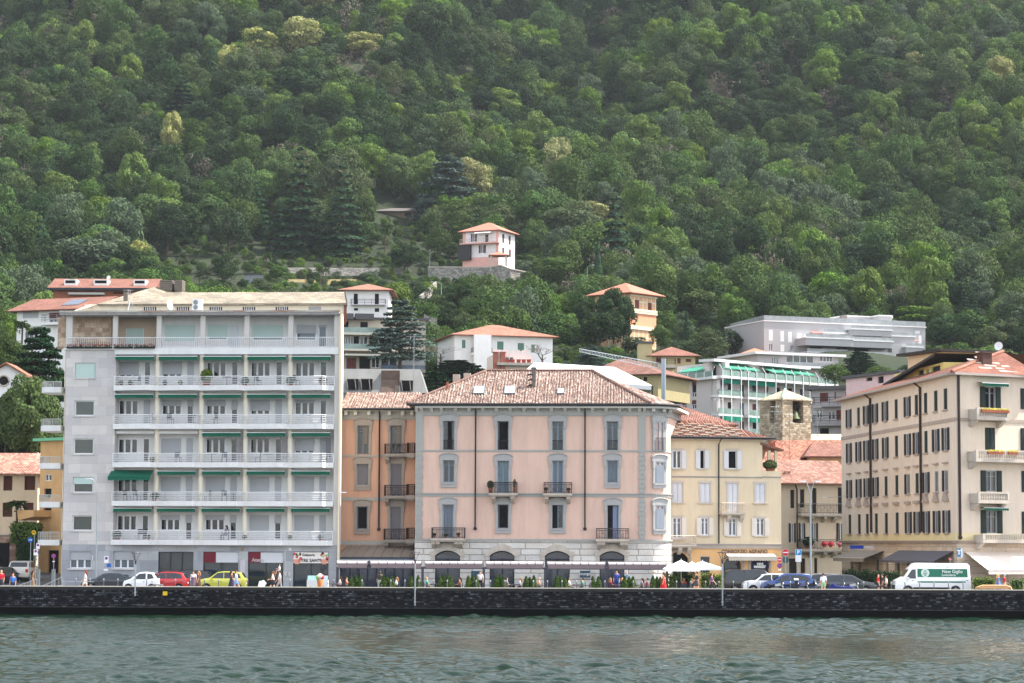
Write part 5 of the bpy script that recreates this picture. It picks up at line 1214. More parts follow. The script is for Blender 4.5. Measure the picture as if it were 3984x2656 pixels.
stt=['','ooooococooo','oooocchcoph','ccccccooooo'];stt[0]='ocooococccc'
stt[1]='ooooocoocoo'
hs=[]
for rz_,st in zip(rowz,stt):
 for px,c in zip(colx,st):
  u=F.p(px,1900)[0];hs.append((u-.55,u+.55,rz_[0],rz_[1]))
mb=MB();wall_holes(mb,0,F.W,zf,zt,hs,.2);mb.build('wall',CRM,K)
PALE=M('pale_louvre',(140,142,146),.7)
for i,r in enumerate(hs):
 c=stt[i//11][i%11]
 if c=='c':o=closed_shutters(K,r,.08,DGS)
 elif c=='p':o=window(K,r,.12,2,PALE,GLB,.1)
 else:
  o=window(K,r,.12,2,PALE,GLB if i%3 else GL,.12,bars=(.7,))
  shutters(o,r,-.02,M('brown_black_shutter',(36,32,36),.7),.55,left=True,right=c=='o')
 MB().box(r[0]-.15,r[1]+.15,-.14,.01,r[2]-.12,r[2]-.004).build('sill',M('grey_beige_trim',(166,150,138),.85),K);mb=MB()
 if i//11==2:mb.box(r[0]-.12,r[1]+.12,-.2,.01,r[3]+.55,r[3]+.68)
 if i//11==3:
  if i%11 in(0,1,2,8,9,10):mb.prism([(r[0]-.3,r[3]+.75),(r[1]+.3,r[3]+.75),((r[0]+r[1])/2+.2,r[3]+1.55),((r[0]+r[1])/2-.2,r[3]+1.55)],-.22,.01)
  else:mb.box(r[0]-.25,r[1]+.25,-.22,.01,r[3]+.7,r[3]+.95)
 if mb.v:mb.build('window_trim',M('grey_beige_trim'),K)
mb=MB();mb.box(0,F.W,-.06,.01,F.p(3700,1640)[1],F.p(3700,1626)[1]);mb.build('string_course',M('grey_beige_trim',None),K)
hs2=[F.rect(a,2178,b,2245)for a,b in((3310,3321),(3338,3350),(3405,3421),(3446,3458),(3483,3503),(3530,3541),(3560,3600))]
mb=MB();wall_holes(mb,0,F.W,zg+.2,zf,[],0);mb.build('yellow_band',YBAND,K)
mb=MB();wall_holes(mb,0,F.W,-.5,zg,[(a,b,.3 if i%2==0 else c,d)for i,(a,b,c,d)in enumerate(hs2)],.25,-.04);mb.build('stone_ground_floor',SANDST,K)
for r in hs2:MB().face([(r[0],.2,.3),(r[1],.2,.3),(r[1],.2,r[3]),(r[0],.2,r[3])]).build('shop_window',GL,K)
mb=MB();mb.box(0,F.W,-.3,.01,zg-.004,zg+.2);mb.build('ledge',M('grey_ledge',(140,124,114),.85),K)
mb=MB();mb.box(-.3,F.W+.2,-.75,.1,zt,zt+.2);mb.build('eaves',M('eaves_grey',(170,158,150),.8),K)
for px in(3388,3583):u=F.p(px,1800,-.1)[0];MB().tube([(u,-.7,zt),(u,-.14,zt-.4),(u,-.14,F.p(3583,2068)[1])],.11,6).build('downpipe',M('brown_pipe',(58,40,40),.6),K)
F3=Fac('corner_front',3722,201.0,4040,205.2,0,None,None);F3_=F3
F3.root.parent=K;F3.root.matrix_parent_inverse=K.matrix_world.inverted()if 0 else Matrix.Identity(4)
bpy.context.view_layer.update()
lo=K.matrix_world.inverted()@Vector((F3.o.x,F3.o.y,1.6));F3.root.location=(lo.x,lo.y,lo.z-0);F3.root.rotation_euler=(0,0,F3.th-F.th);F3.o.z=1.6;F3.root.name='front_wing'
Kf=F3.root
wt=[(3832,3872,1505,1590),(3832,3872,1663,1750),(3835,3876,1830,1912),(3836,3878,1985,2075),(3990,4030,1512,1592),(3990,4030,1666,1752),(3994,4034,1832,1914),(3995,4035,1990,2078)]
hs=[F3.rect(a,c,b,d)for a,b,c,d in wt]
mb=MB();wall_holes(mb,0,F3.W,zf,zt,hs,.2);mb.build('wall',CRM,Kf);mb=MB();mb.box(0,F3.W,0,.3,zg+.2,zf);mb.build('yellow_band',YBAND,Kf);mb=MB();mb.box(0,F3.W,-.02,.3,-.5,zg);mb.build('stone_ground_floor',SANDST,Kf)
mb=MB();mb.box(0,F3.W,-.25,.01,zg-.004,zg+.2);mb.build('ledge',M('grey_ledge',None),Kf);mb=MB();mb.box(0,F3.W,-.05,.01,F3.p(3800,1640)[1],F3.p(3800,1627)[1]);mb.build('string_course',M('grey_beige_trim',None),Kf)
for i,r in enumerate(hs):
 if i==1:closed_shutters(Kf,r,.08,DGS);continue
 o=window(Kf,r,.12,2,PALE,GL if i else BLK,.09,bars=(.72,));shutters(o,r,-.02,DGS,(r[1]-r[0])*.5)
for yt,yb,a,b,full in((1587,1634,3797,3921,0),(1751,1797,3793,4040,0),(1914,1958,3802,3924,0),(2075,2112,3820,4040,1)):
 u0,u1=F3.p(a,yb,-1)[0],F3.p(b,yb,-1)[0];z0=F3.p(3860,yb,-1)[1];z1=F3.p(3860,yt,-1)[1]
 mb=MB();mb.box(u0,u1,-1.15,0,z0-.0,z0+.28)
 for u in(u0+.25,u1-.25):mb.prism([(-.9,z0-.02),(-.01,z0-.02),(-.01,z0-.6),(-.3,z0-.5)],u-.18,u+.18,'x')
 o=mb.build('balcony',STN,Kf)
 mb=MB();mb.box(u0,u1,-1.15,-.95,z1-.12,z1);mb.box(u0,u0+.22,-1.16,-.0,z0+.28,z1-.12);mb.box(u1-.22,u1,-1.16,-.0,z0+.28,z1-.12)
 n=int((u1-u0)/.2)
 for k in range(n):u=u0+.3+(u1-u0-.6)*k/max(1,n-1);mb.tube([(u,-1.05,z0+.28),(u,-1.05,z0+.45),(u,-1.05,z1-.12)],[.045,.075,.04],5,False)
 mb.build('balustrade',STN,o)
YF=M('yellow_flowers',(216,206,70),.8,var=.3,scale=9)
for a,b,y,nm in((3818,3924,1592,'longest yellow flower box on the top stone balcony'),(3843,3905,1755,'yellow flower box on the middle stone balcony'),(3922,3958,1757,'short yellow flower box beside another on the middle stone balcony')):
 u0,u1=F3.p(a,y,-1.2)[0],F3.p(b,y,-1.2)[0];z=F3.p(a,y,-1.2)[1];Lw=u1-u0
 o=empty('flower_box',F3.world(u0,-1.2,z),F3.th,nm,'flower box','yellow flower boxes on the stone balconies')
 MB().box(0,Lw,-.12,.1,-.22,-.02).build('box',TERRA,o);n=int(Lw*160);P=np.stack([NR.uniform(0,Lw,n),NR.uniform(-.14,.12,n),NR.uniform(-.06,.14,n)],1)
 q=bpy.data.objects.new('flowers',mesh_quads('flowers',P,NR.normal(size=(n,3))+np.array([0,-.5,1]),NR.uniform(.04,.1,n),YF,NR));C.objects.link(q);q.parent=o
u=F3.p(3730,1800)[0];MB().tube([(u,-.1,zt),(u,-.12,F3.p(3734,2090)[1])],.11,6).ball((u,-.12,F3.p(3734,2090)[1]),.18).build('downpipe',M('brown_pipe',None),Kf)
mb=MB();mb.box(-.5,F3.W,-.7,.1,zt,zt+.2);mb.build('eaves',M('eaves_grey',None),Kf)
awning(Kf,F3.p(3800,1492)[0],F3.p(3902,1492)[0],-.05,F3.p(3850,1488)[1],.7,.12,GREEN,.2,bar=WFR);awning(Kf,F3.p(3810,1975)[0],F3.p(3905,1975)[0],-.05,F3.p(3850,1972)[1],.6,.1,GREEN,.16,bar=WFR)
w1=F.world(F.W,0,0);w0=F.world(0,0,0);w2=F3.world(F3.W,0,0);zz=zt+1.6+.2
nf=(F.R.transposed()@Vector((0,-1,0)));nn=(F3.R.transposed()@Vector((0,-1,0)))
c1=w1+nf*.8+nn*.8;c0=w0+nf*.8;c2=w2+nn*.8;ap=at(3903,1368,208.5);ap2=c2-nn*9;ap2.z=ap.z;aL=at(3300,1545,248)
inv=K.matrix_world.inverted();Pz=lambda v,z=None:tuple(inv@Vector((v.x,v.y,zz if z is None else z)))
far=c0-nf*7;mb=MB();mb.face([Pz(c1),Pz(c2),Pz(ap2,ap.z),Pz(ap,ap.z)]);rd0=c0-nf*6.5
mb.face([Pz(c0),Pz(c1),Pz(ap,ap.z),Pz(rd0,zz+2.0)]);mb.face([Pz(rd0,zz+2.0),Pz(ap,ap.z),Pz(c1-nf*16),Pz(c0-nf*13)])
mb.build('roof',tile_mat('corner_roof_tiles',[(130,82,68),(142,92,76),(122,76,64),(152,102,84)],.26,.36,bumpd=.07),K)
mb=MB();mb.tube([Pz(c1,zz+.05),Pz(ap,ap.z+.05)],.16,6);mb.build('ridge_tiles',TILE_ORANGE,K)
mb=MB();inv3=Kf.matrix_world.inverted()
bpy.context.view_layer.update();inv3=Kf.matrix_world.inverted();e1=ap-c1
def rp(s,t):
 a=Vector((c1.x,c1.y,zz));A=Vector((ap.x,ap.y,ap.z));ud=(F3.R.transposed()@Vector((1,0,0)));up=(A-a)-ud*(A-a).dot(ud);return a+ud*s+up*t
for k in range(22):
 s_,t_=random.uniform(.8,7.5),(k%8)*.11+.08
 if s_<1.2+t_*4.2:continue
 p=inv3@rp(s_,t_);q=inv3@rp(s_,t_+.045);mb.mesh([(p.x,p.y-.02,p.z+.03),(p.x+.85,p.y-.02,p.z+.03),(q.x+.85,q.y,q.z+.08),(q.x,q.y,q.z+.08),(p.x,p.y-.02,p.z+.1),(p.x+.85,p.y-.02,p.z+.1)],[(0,1,2,3),(0,4,5,1),(4,3,2,5)])
mb.build('snow_slabs',M('pale_slab',(206,186,168),.85),Kf)
p=inv3@rp(5.2,.42);MB().box(p.x-.5,p.x+.5,p.y-.2,p.y+.6,p.z-.4,p.z+.9).box(p.x-.6,p.x+.6,p.y-.3,p.y+.7,p.z+.9,p.z+1.0).build('chimney',M('brown_chimney',(84,58,52),.85),Kf)
F4=house('roof_penthouse','yellow penthouse with dark flat roof rising over the long cream building','house',3480,232,3672,216,1500,1432,M('yellow_penthouse',(228,206,130),.85),8,[(3570,1440,3594,1478,'dark'),(3604,1436,3614,1466,'dark'),(3624,1424,3658,1462,'dark')],ext=3,shut=DGS)
mb=MB();mb.face([(-.6,-1,F4.zt-.9),(F4.W+.6,-1,F4.zt+.75),(F4.W+.6,8,F4.zt+.75),(-.6,8,F4.zt-.9)]);mb.face([(-.6,-1,F4.zt-1.15),(F4.W+.6,-1,F4.zt+.5),(F4.W+.6,-1,F4.zt+.75),(-.6,-1,F4.zt-.9)]);mb.build('roof',M('dark_flat_roof',(52,46,46),.8),F4.root)
F5=house('penthouse_block','peach coloured roof block with thin dark roof above the yellow penthouse','house',3668,224,3850,226,1430,1372,M('peach_block',(222,192,160),.85),6,ext=4);flat_roof(F5,M('dark_flat_roof',None),.8,.25)
o=dish(at(3886,1368,210),.38,'white dish on the hip roof of the long cream building',rz=-.5,mast=.5)
WHB=M('white_render',(226,224,222),.85,var=.04,stain=.08);GRB=M('grey_render',(186,182,184),.85,var=.03);BRK=M('red_brick_wall',(150,92,70),.9,var=.15,scale=3)
F=house('balcony_house','white balcony house with solar panels on its red roof at the edge of the wood','house',62,322,345,318,1420,1206,WHB,11,[(88,150,1209,1237,'blind'),(190,242,1216,1238,'br'),(192,242,1239,1255),(105,148,1276,1290,'br'),(96,148,1290,1318),(88,130,1340,1384)],n=3)
hiproof(F,TILE_BROWN,1.0,pyr=1158,ends=(0,0))
F_=F;mb=MB();s_=F.h/(F.dep/2+1.0)
x0,x1=F.p(246,1190,1.5)[0],F.p(312,1190,1.5)[0];mb.mesh([(x0,1.0,F.zt+s_*2.0+.08),(x1,1.0,F.zt+s_*2.0+.08),(x1-.3,4.2,F.zt+s_*5.2+.08),(x0-.3,4.2,F.zt+s_*5.2+.08)],[(0,1,2,3)]);mb.build('solar_panel',glass_mat('solar_cells',(24,30,52),.15),F.root)
slab_px(F,160,250,1252,1262,1.0,WHB,rail=STEEL);slab_px(F,75,160,1262,1270,.3,WHB)
F=house('long_brown_house','long low house with red brown tiled roof and dormers just under the wood','house',208,372,585,372,1180,1122,BRK,11,[(270,400,1136,1142,'dark'),(440,480,1136,1142,'dark')],ext=12)
hiproof(F,TILE_BROWN,.9,pyr=1084,ends=(0,0))
mb=MB();mb.box(-.9,F.W+.9,-1.05,-.88,F.zt-.35,F.zt+.02);mb.build('fascia',M('dark_fascia2',(46,50,58),.7),F.root)
for a,b in((250,298),(365,420),(520,568)):
 u0,u1=F.p(a,1110,1)[0],F.p(b,1110,1)[0];o=MB().box(u0,u1,.8,3.5,F.zt+.2,F.zt+1.5).build('dormer',WHB,F.root);MB().face([(u0+.2,.78,F.zt+.9),(u1-.2,.78,F.zt+.9),(u1-.2,.78,F.zt+1.35),(u0+.2,.78,F.zt+1.35)]).build('pane',BLK,o)
chimney(277,1105,12,22,4,root=F.root,FF=F)
for i,(px,py)in enumerate(((423,1082),(425,1098))):u,z=F.p(px,py,5);dish(F.world(u,5,z-.8),.34,('upper','lower')[i]+' white dish above the long low brown roofed house',rz=-.3,mast=.9)
slab_px(F,265,405,1137,1145,1.0,M('grey_awning_roll',(170,168,160),.8),name='balcony')
F=Fac('chapel',-40,262,100,262,0,'small white chapel gable with round window beside the magnolia','chapel',pyref=1500);foot(F,0,F.W,-2,12)
zb,ze_,zp=F.p(20,1520)[1],F.p(90,1456)[1],F.p(24,1418)[1];um=F.p(24,1450)[0];u1=F.p(88,1450)[0];u0=2*um-u1
MB().prism([(u0,zb-7),(u1,zb-7),(u1,ze_),(um,zp),(u0,ze_)],0,10).build('wall',WHB,F.root)
mb=MB()
for a,b in((u0-.5,um),(um,u1+.5)):
 za,zb2_=(ze_-.25,zp+.05)if b==um else(zp+.05,ze_-.25)
 mb.mesh([(a,-.5,za),(b,-.5,zb2_),(b,10.3,zb2_),(a,10.3,za),(a,-.5,za+.22),(b,-.5,zb2_+.22),(b,10.3,zb2_+.22),(a,10.3,za+.22)],[(0,3,2,1),(4,5,6,7),(0,1,5,4),(1,2,6,5),(2,3,7,6),(3,0,4,7)])
mb.build('roof',TILE_ORANGE,F.root)
u,z=F.p(15,1481);mb=MB();mb.prism([(u+.5*math.cos(k*.524),z+.5*math.sin(k*.524))for k in range(12)],-.03,.05);o=mb.build('round_window',BLK,F.root)
mb=MB();q=[(u+.58*math.cos(k*.524),-.05,z+.58*math.sin(k*.524))for k in range(13)];mb.tube(q,.1,6);mb.build('ring',STN,o)
F=house('shuttered_house','beige house with mottled tiled roof and brown shutters at the left edge','house',-60,224,142,224,2120,1842,M('beige_house_wall',(206,188,160),.88,stain=.1),10,[(13,48,1851,1908,'dark'),(95,137,1851,1906,'dark'),(10,48,1955,2010,'dark'),(92,130,1955,2010,'dark')],ext=8,shut=M('brown_shutter',(78,44,34),.8))
hiproof(F,tile_mat('mottled_pantiles',[(134,84,70),(190,140,122),(160,106,90),(204,170,150)],.24,.4,bumpd=.07),.8,pyr=1762,ends=(0,0))
F=house('orange_house','narrow orange house with green copper roof edge behind the white block','house',150,216,240,214,2120,1715,M('orange_render',(204,162,112),.88,stain=.1),9,[(176,200,1845,1870),(172,200,1900,1935,'dark'),(170,200,1975,2000,'dark'),(185,228,2140,2230,'dark')],ext=8)
flat_roof(F,M('copper_green',(110,180,140),.6),.5,.25)
o=MB();o.prism([(F.p(140,2000)[0],F.p(140,2025)[1]),(F.p(200,2000)[0],F.p(200,2010)[1]),(F.p(200,1980)[0],F.p(200,1985)[1]),(F.p(135,1980)[0],F.p(140,1985)[1])],-2,1);o.build('bay',M('orange_render',None),F.root)
WALLST=stone_mat('garden_wall_stone',[(150,118,100),(166,134,116),(134,104,90),(176,148,130)],.6,.3,.02,(120,100,86),.9,.03,.5)
q=at(55,2180,214);o=empty('garden_wall',(q.x-9,214,1.6),0,'old reddish stone garden wall with dark gateway at the left edge','garden wall')
z1=at(50,2082,214).z-1.6;mb=MB();mb.box(0,10.2,0,.5,-.3,z1);mb.build('stone_face',WALLST,o);MB().box(-.05,10.25,-.08,.58,z1,z1+.12).build('coping',STN,o);gx=at(12,2150,214).x-(q.x-9)
MB().box(gx-.5,gx+.55,-.06,.02,0,at(12,2112,214).z-1.6).build('gate',BLK,o)
def hedge(name,x0,x1,y0,y1,z0,z1,mat,label,group=None,dens=60,leaf=.16,cat='hedge'):
 r=empty(name,((x0+x1)/2,(y0+y1)/2,z0),0,label,cat,group);w_,d_,h_=(x1-x0)/2,(y1-y0)/2,z1-z0
 MB().box(-w_+.1,w_-.1,-d_+.08,d_-.08,0,h_-.1).build('branches',M('hedge_core',(22,34,18),.9),r)
 A=[(2*w_*h_,1,-1),(2*w_*2*d_,2,1),(2*d_*h_,0,1),(2*d_*h_,0,-1)];P=[];N=[]
 for a,ax,sg in A:
  n=int(a*dens)+4;p=np.stack([NR.uniform(-w_,w_,n),NR.uniform(-d_,d_,n),NR.uniform(0,h_,n)],1)
  p[:,ax]=(w_,d_,h_)[ax]if sg>0 else(-w_,-d_,0)[ax];p+=NR.normal(size=p.shape)*.09;m=NR.normal(size=p.shape)*.4;m[:,ax]+=sg;P.append(p);N.append(m)
 P=np.concatenate(P);o=bpy.data.objects.new('foliage',mesh_quads('foliage',P,np.concatenate(N),leaf*NR.uniform(.7,1.4,len(P)),mat,NR));C.objects.link(o);o.parent=r;return r
def hedge_px(px0,px1,pyt,pyb,Y,d,mat,label,group=None,name='hedge',**k):
 a,b=at(px0,pyb,Y),at(px1,pyb,Y);t=at((px0+px1)/2,pyt,Y);return hedge(name,a.x,b.x,Y,Y+d,(a.z+b.z)/2-.1,t.z,mat,label,group,**k)
hedge_px(42,150,2036,2110,213,1.5,PAL['bright'],'clipped bright green hedge top over the old garden wall',dens=90)
hedge_px(62,130,2100,2235,212.3,1.2,PAL['deep'],'dark ivy hanging down the garden wall',name='ivy',cat='ivy')
specimen('near',50,1830,1600,300,-252,'dense dark green tree low behind the magnolia at the left edge',0)
specimen('magnolia',105,1790,1455,250,-238,'large glossy magnolia dotted with white flowers beside the white block',1)
specimen('green',20,1790,1560,130,240,'green tree cut by the left edge below the chapel',2)
F=house('small_white_house','plain white house with low red hip roof and long balcony above the stepped terraces','house',1336,425,1512,425,1222,1128,WHB,12,[(1376,1392,1142,1184,'dark'),(1458,1474,1142,1184,'dark'),(1377,1393,1198,1208,'dark'),(1458,1475,1198,1213,'dark')],ext=14)
hiproof(F,TILE_ORANGE,1.0,pyr=1104);slab_px(F,1364,1500,1183,1186,1.0,GRB,rail=IRON,rh=.9)
BGW=M('beige_terrace_wall',(166,158,146),.85);DKR=M('charcoal_roof_edge',(84,82,84),.8)
F=house('stepped_terraces','stepped terrace flats with glass balustrades behind the blue cedar','flats',1300,372,1655,374,1450,1243,BGW,16,[(1335,1356,1249,1276,'dark'),(1402,1431,1252,1276,'dark'),(1334,1352,1308,1346),(1354,1374,1308,1346),(1376,1396,1308,1346,'dark'),(1400,1430,1308,1346),(1436,1470,1308,1346,'dark'),(1476,1520,1308,1346),(1526,1570,1308,1346,'dark'),(1576,1620,1308,1346),(1348,1392,1386,1434,'br'),(1398,1440,1386,1434,'dark'),(1446,1476,1382,1430),(1482,1545,1382,1425),(1547,1580,1380,1418,'blind'),(1582,1612,1380,1418,'blind'),(1614,1648,1380,1418,'blind')],ext=10)
flat_roof(F,DKR,.5,.3)
for a,b,yt,yb,out in((1330,1376,1218,1240,1.6),(1383,1455,1219,1242,1.6)):slab_px(F,a,b,yt,yb,out,DKR,'canopy')
for a,b,yt,yb,out in((1332,1530,1293,1302,1.8),(1332,1560,1357,1364,1.8)):
 o=slab_px(F,a,b,yt,yb,out,M('pale_slab_edge',(206,200,186),.8));u0,u1=F.p(a,yt,-out)[0],F.p(b,yt,-out)[0];z=F.p(a,yt,-out)[1]
 MB().box(u0,u1,-out,-out+.04,z+.05,z+.85).build('glass_balustrade',glass_mat('balustrade_glass',(120,140,132),.15),o)
for a,b,yt,yb in((1343,1480,1376,1383),(1470,1652,1368,1374)):slab_px(F,a,b,yt,yb,2.2,M('pale_slab_edge',None),'canopy')
MB().box(F.p(1480,1430)[0],F.p(1652,1430)[0],-1.2,-1.1,F.p(1560,1437)[1],F.p(1560,1422)[1]).build('glass_balustrade',GLB,F.root)
F=Fac('grey_mansard',1300,246,1640,246,0,'grey sheet mansard roof with tilted dark windows behind the peach wing','house',pyref=1500);foot(F,0,F.W,-2,10)
zt_,zb_=F.p(1480,1435,1.2)[1],F.p(1480,1528)[1];ur_,ut_=F.p(1662,1520)[0],F.p(1634,1436,1.2)[0]
mb=MB();mb.mesh([(0,0,zb_),(ur_,0,zb_),(ur_,9,zb_),(0,9,zb_),(0,1.2,zt_),(ut_,1.2,zt_),(ut_,8,zt_),(0,8,zt_)],[(0,1,5,4),(1,2,6,5),(2,3,7,6),(3,0,4,7),(4,5,6,7)]);mb.box(0,ur_-.5,.3,8.5,zb_-16,zb_-.01)
mb.build('mansard',M('grey_sheet',(132,132,130),.6,var=.12,stain=.15),F.root)
def mz(py):return F.p(1400,py,.6)
for a,b,yt,yb in((1350,1393,1474,1515),(1404,1448,1474,1515),(1562,1606,1480,1520)):
 u0,u1=F.p(a,yb)[0],F.p(b,yb)[0];z0,z1=F.p(a,yb)[1],F.p(a,yt)[1]
 o=MB().box(u0,u1,-.02,.8,z0,z1).build('dormer_window',BLK,F.root);mb=MB();mb.box(u0-.05,u1+.05,-.08,.9,z1,z1+.08);mb.tube([(u0+.1,-.06,z0),(u0,-.5,z1-.1)],.035,4);mb.tube([(u1-.2,-.06,z0),(u1-.3,-.5,z1-.1)],.035,4);mb.build('frame',M('pale_frame',(170,166,156),.6),o)
a,b=F.p(1482,1480)[0],F.p(1554,1480)[0];s_=1.2/(zt_-zb_)
MB().prism([(-.12,zb_),(-.12+s_*(zt_-zb_)*.93,zt_-.25),(.4,zt_-.2),(.8,zb_)],a,b,'x').build('bare_patch',M('brown_felt',(104,88,80),.95,var=.3,scale=2),F.root)
MB().box(F.p(1540,1515)[0],F.p(1558,1515)[0],-2.2,-1.4,zb_-1.5,F.p(1550,1505)[1]).build('chimney',CONC,F.root)
F=house('white_villa','white house with long red roof and green roller blinds','house',1768,392,2150,396,1400,1306,WHB,13,[(1797,1811,1322,1355,'green'),(1864,1894,1323,1340,'green'),(1864,1894,1341,1357,'dark'),(1934,1959,1328,1361,'green'),(2014,2039,1334,1366,'green'),(2067,2081,1340,1372,'green')],ext=14)
hiproof(F,TILE_ORANGE,.9,pyr=1264,ridge=(7.5,9));slab_px(F,1838,1916,1372,1382,1.1,WHB,rail=IRON,rh=.8)
MB().box(F.p(1838,1350)[0],F.p(1905,1350)[0],-1.2,0,F.zb-14,F.zt-.01).build('wing',WHB,F.root)
F=house('battlement_house','small pinkish house with stepped battlements and red planters below the white house','house',1925,372,2075,373,1440,1378,M('pale_pink_render',(232,216,210),.85),8,[(1965,1998,1388,1410)],ext=10)
mb=MB()
for px in(1935,1972,2010,2045):u=F.p(px,1370)[0];mb.box(u-.5,u+.5,-.01,.3,F.zt,F.zt+.7)
mb.build('battlements',M('pale_pink_render',None),F.root);slab_px(F,1935,2075,1410,1420,1.4,STN,rail=None)
for i,px in enumerate((1975,1995,2018,2038,2058)):
 u,z=F.p(px,1410,-1.3);o=MB().prism([(-.28,0),(.28,0),(.36,.5),(-.36,.5)],-.2,.2).build('planter',M('red_planter',(170,70,56),.8),None,label='square red planter in the row on the battlement terrace',cat='planter',group='red planters on the battlement terrace');o.location=F.world(u,-1.2,z)
for px in(1928,1956):u,z=F.p(px,1400,-.5);MB().box(u-.35,u+.35,-.8,-.2,z-2,z+1.1).box(u-.45,u+.45,-.9,-.1,z+1.1,z+1.25).build('chimney',M('brick_chimney',(160,96,80),.85),F.root)
o=empty('marquee',(0,0,0),0,'big white marquee roof behind the pink building','marquee')
A,B,Cc,D=at(2080,1409,292),at(2392,1428,292),at(2538,1500,280),at(2020,1462,280);E,G_=at(2392,1428,292)+Vector((3.4,12,-2.1)),D+Vector((0,24,0))
E=Cc+Vector((0,24,0));ce=(A+Cc)/2;ce.z=1.6;o.location=ce;L=lambda v:tuple(v-ce)
MB().mesh([L(A),L(B),L(Cc),L(D),L(E),L(G_)],[(3,2,1,0),(2,4,1),(4,5,0,1),(5,3,0)]).build('canopy',M('white_canvas',(214,214,216),.7,var=.02),o)
mb=MB()
for a,b in((D,Cc),(Cc,E)):mb.face([L(a),L(b),L(b-Vector((0,0,.5))),L(a-Vector((0,0,.5)))])
mb.build('valance',M('white_canvas',None),o);mb=MB()
for v in(Cc,D,E,G_):mb.tube([(v.x-ce.x,v.y-ce.y,v.z-ce.z),(v.x-ce.x,v.y-ce.y,0)],.12,6)
mb.build('frame',IRON,o);KEEP.append((2040,1400,2540,1520,280));FOOT.append((0,20,276,308))
F=house('brown_hip_house','yellow walled house with wide brown hip roof behind the marquee','house',2300,322,2560,318,1510,1458,M('mustard_wall',(156,144,106),.85),12,[(2488,2494,1468,1483,'dark'),(2503,2518,1466,1482,'dark')],ext=1.5)
hiproof(F,tile_mat('dull_brown_tiles',[(122,82,70),(134,94,82),(112,74,66),(144,106,92)],.3,.35),1.0,pyr=1394,ridge=(1.5,3))
F=house('yellow_tower_house','yellow house with square stair tower and red roof beside the crane','house',2535,402,2705,402,1470,1384,M('ochre_yellow_wall',(182,166,126),.85),10,[(2552,2572,1390,1415,'br'),(2635,2648,1393,1414,'br'),(2668,2690,1396,1408,'br')],ext=10)
hiproof(F,TILE_BROWN,.9,pyr=1348);slab_px(F,2560,2630,1418,1430,1.3,STN,rail=IRON)
u0,u1=F.p(2482,1400)[0],F.p(2537,1400)[0];MB().box(u0,u1,-.5,3,F.zb-10,F.p(2510,1336)[1]).build('tower',M('ochre_yellow_wall',None),F.root);MB().box(u0-.3,u1+.3,-.8,3.3,F.p(2510,1336)[1]+.003,F.p(2510,1331)[1]+.1).build('tower_roof',DKR,F.root)
PAI=NT('painted_plaster');v=PAI.uv();ch=PAI.n('ShaderNodeTexBrick',offset=0.0);PAI.l(v,ch.inputs[0])
for k,x in(('Scale',1),('Brick Width',1.3),('Row Height',1.7),('Mortar Size',.14)):ch.inputs[k].default_value=x
ch.inputs['Color1'].default_value=(*lin((190,148,112)),1);ch.inputs['Color2'].default_value=(*lin((204,160,120)),1);ch.inputs['Mortar'].default_value=(*lin((206,192,162)),1)
PAI.l(ch.outputs[0],PAI.b.inputs['Base Color'])
F=house('painted_villa','ornate painted villa with orange hip roof among dark trees','villa',2452,452,2553,458,1310,1145,PAI.m,8.5,[(2470,2487,1166,1203,'br'),(2520,2536,1177,1209,'br'),(2478,2487,1234,1264,'dark'),(2511,2529,1240,1270,'dark')],ext=10)
KEEP.pop();KEEP.append((2452,1090,2580,1285,452))
hiproof(F,M('orange_smooth_roof',(164,104,84),.8,var=.05),1.3,pyr=1100)
for yt,yb in((1204,1212),(1214,1221),(1150,1156),(1270,1284)):MB().box(-.1,F.W+.1,-.25,0,F.p(2500,yb)[1],F.p(2500,yt)[1]).build('string_course',M('cream_trim',(222,206,176),.8),F.root)
MB().box(-.02,F.W*.99,-.03,-.001,F.p(2500,1268)[1],F.p(2500,1222)[1]).build('salmon_storey',M('salmon_render',(220,150,116),.85),F.root)
GRW=M('greyish_flat_wall',(200,192,188),.85,var=.03);SLW=M('white_slab_edge',(214,212,212),.7);RB=M('red_brown_shutter')
FA=house('awning_flats','long flats with green awnings and slender white posts behind the church','flats',2572,386,2790,373,1720,1482,GRW,.6,[(2653,2671,1488,1500,'br'),(2653,2671,1500,1547,'dark'),(2692,2709,1484,1499,'br'),(2692,2709,1499,1527,'dark'),(2692,2709,1528,1545),(2654,2671,1560,1575,'br'),(2654,2671,1576,1590),(2692,2709,1556,1572,'br'),(2692,2709,1573,1590)],ext=14)
FB=Fac('lake_wing',2790,373,3240,394,0,None,None,pyref=1600);FB.root.parent=FA.root;bpy.context.view_layer.update()
lo=FA.root.matrix_world.inverted()@Vector((FB.o.x,FB.o.y,0));FB.root.location=lo;FB.root.rotation_euler=(0,0,FB.th-FA.th);KEEP.append((2790,1380,3240,1700,373));foot(FB,0,FB.W,-3,14)
zs=[FB.p(2795,y)[1]for y in(1468,1541,1614,1688,1760)];Wf=FB.W
for r in(FA.root,):pass
mb=MB();zt=FA.zt;hs=[]
for i in range(3):
 for k in range(9):u=1.0+k*(Wf-2)/9;hs.append((u,u+1.0,zs[i+1]+.25,zs[i]-.7))
mb=MB();wall_holes(mb,0,Wf,zs[4]-10,zs[0],hs,.15,1.2);mb.box(Wf-.2,Wf,1.3,8,zs[4]-10,zs[0]);mb.build('wall',GRW,FB.root)
for i,h in enumerate(hs):pane(MB(),h,1.3).build('window',(RB,GLB,BLK,GL)[(i*7)%4],FB.root)
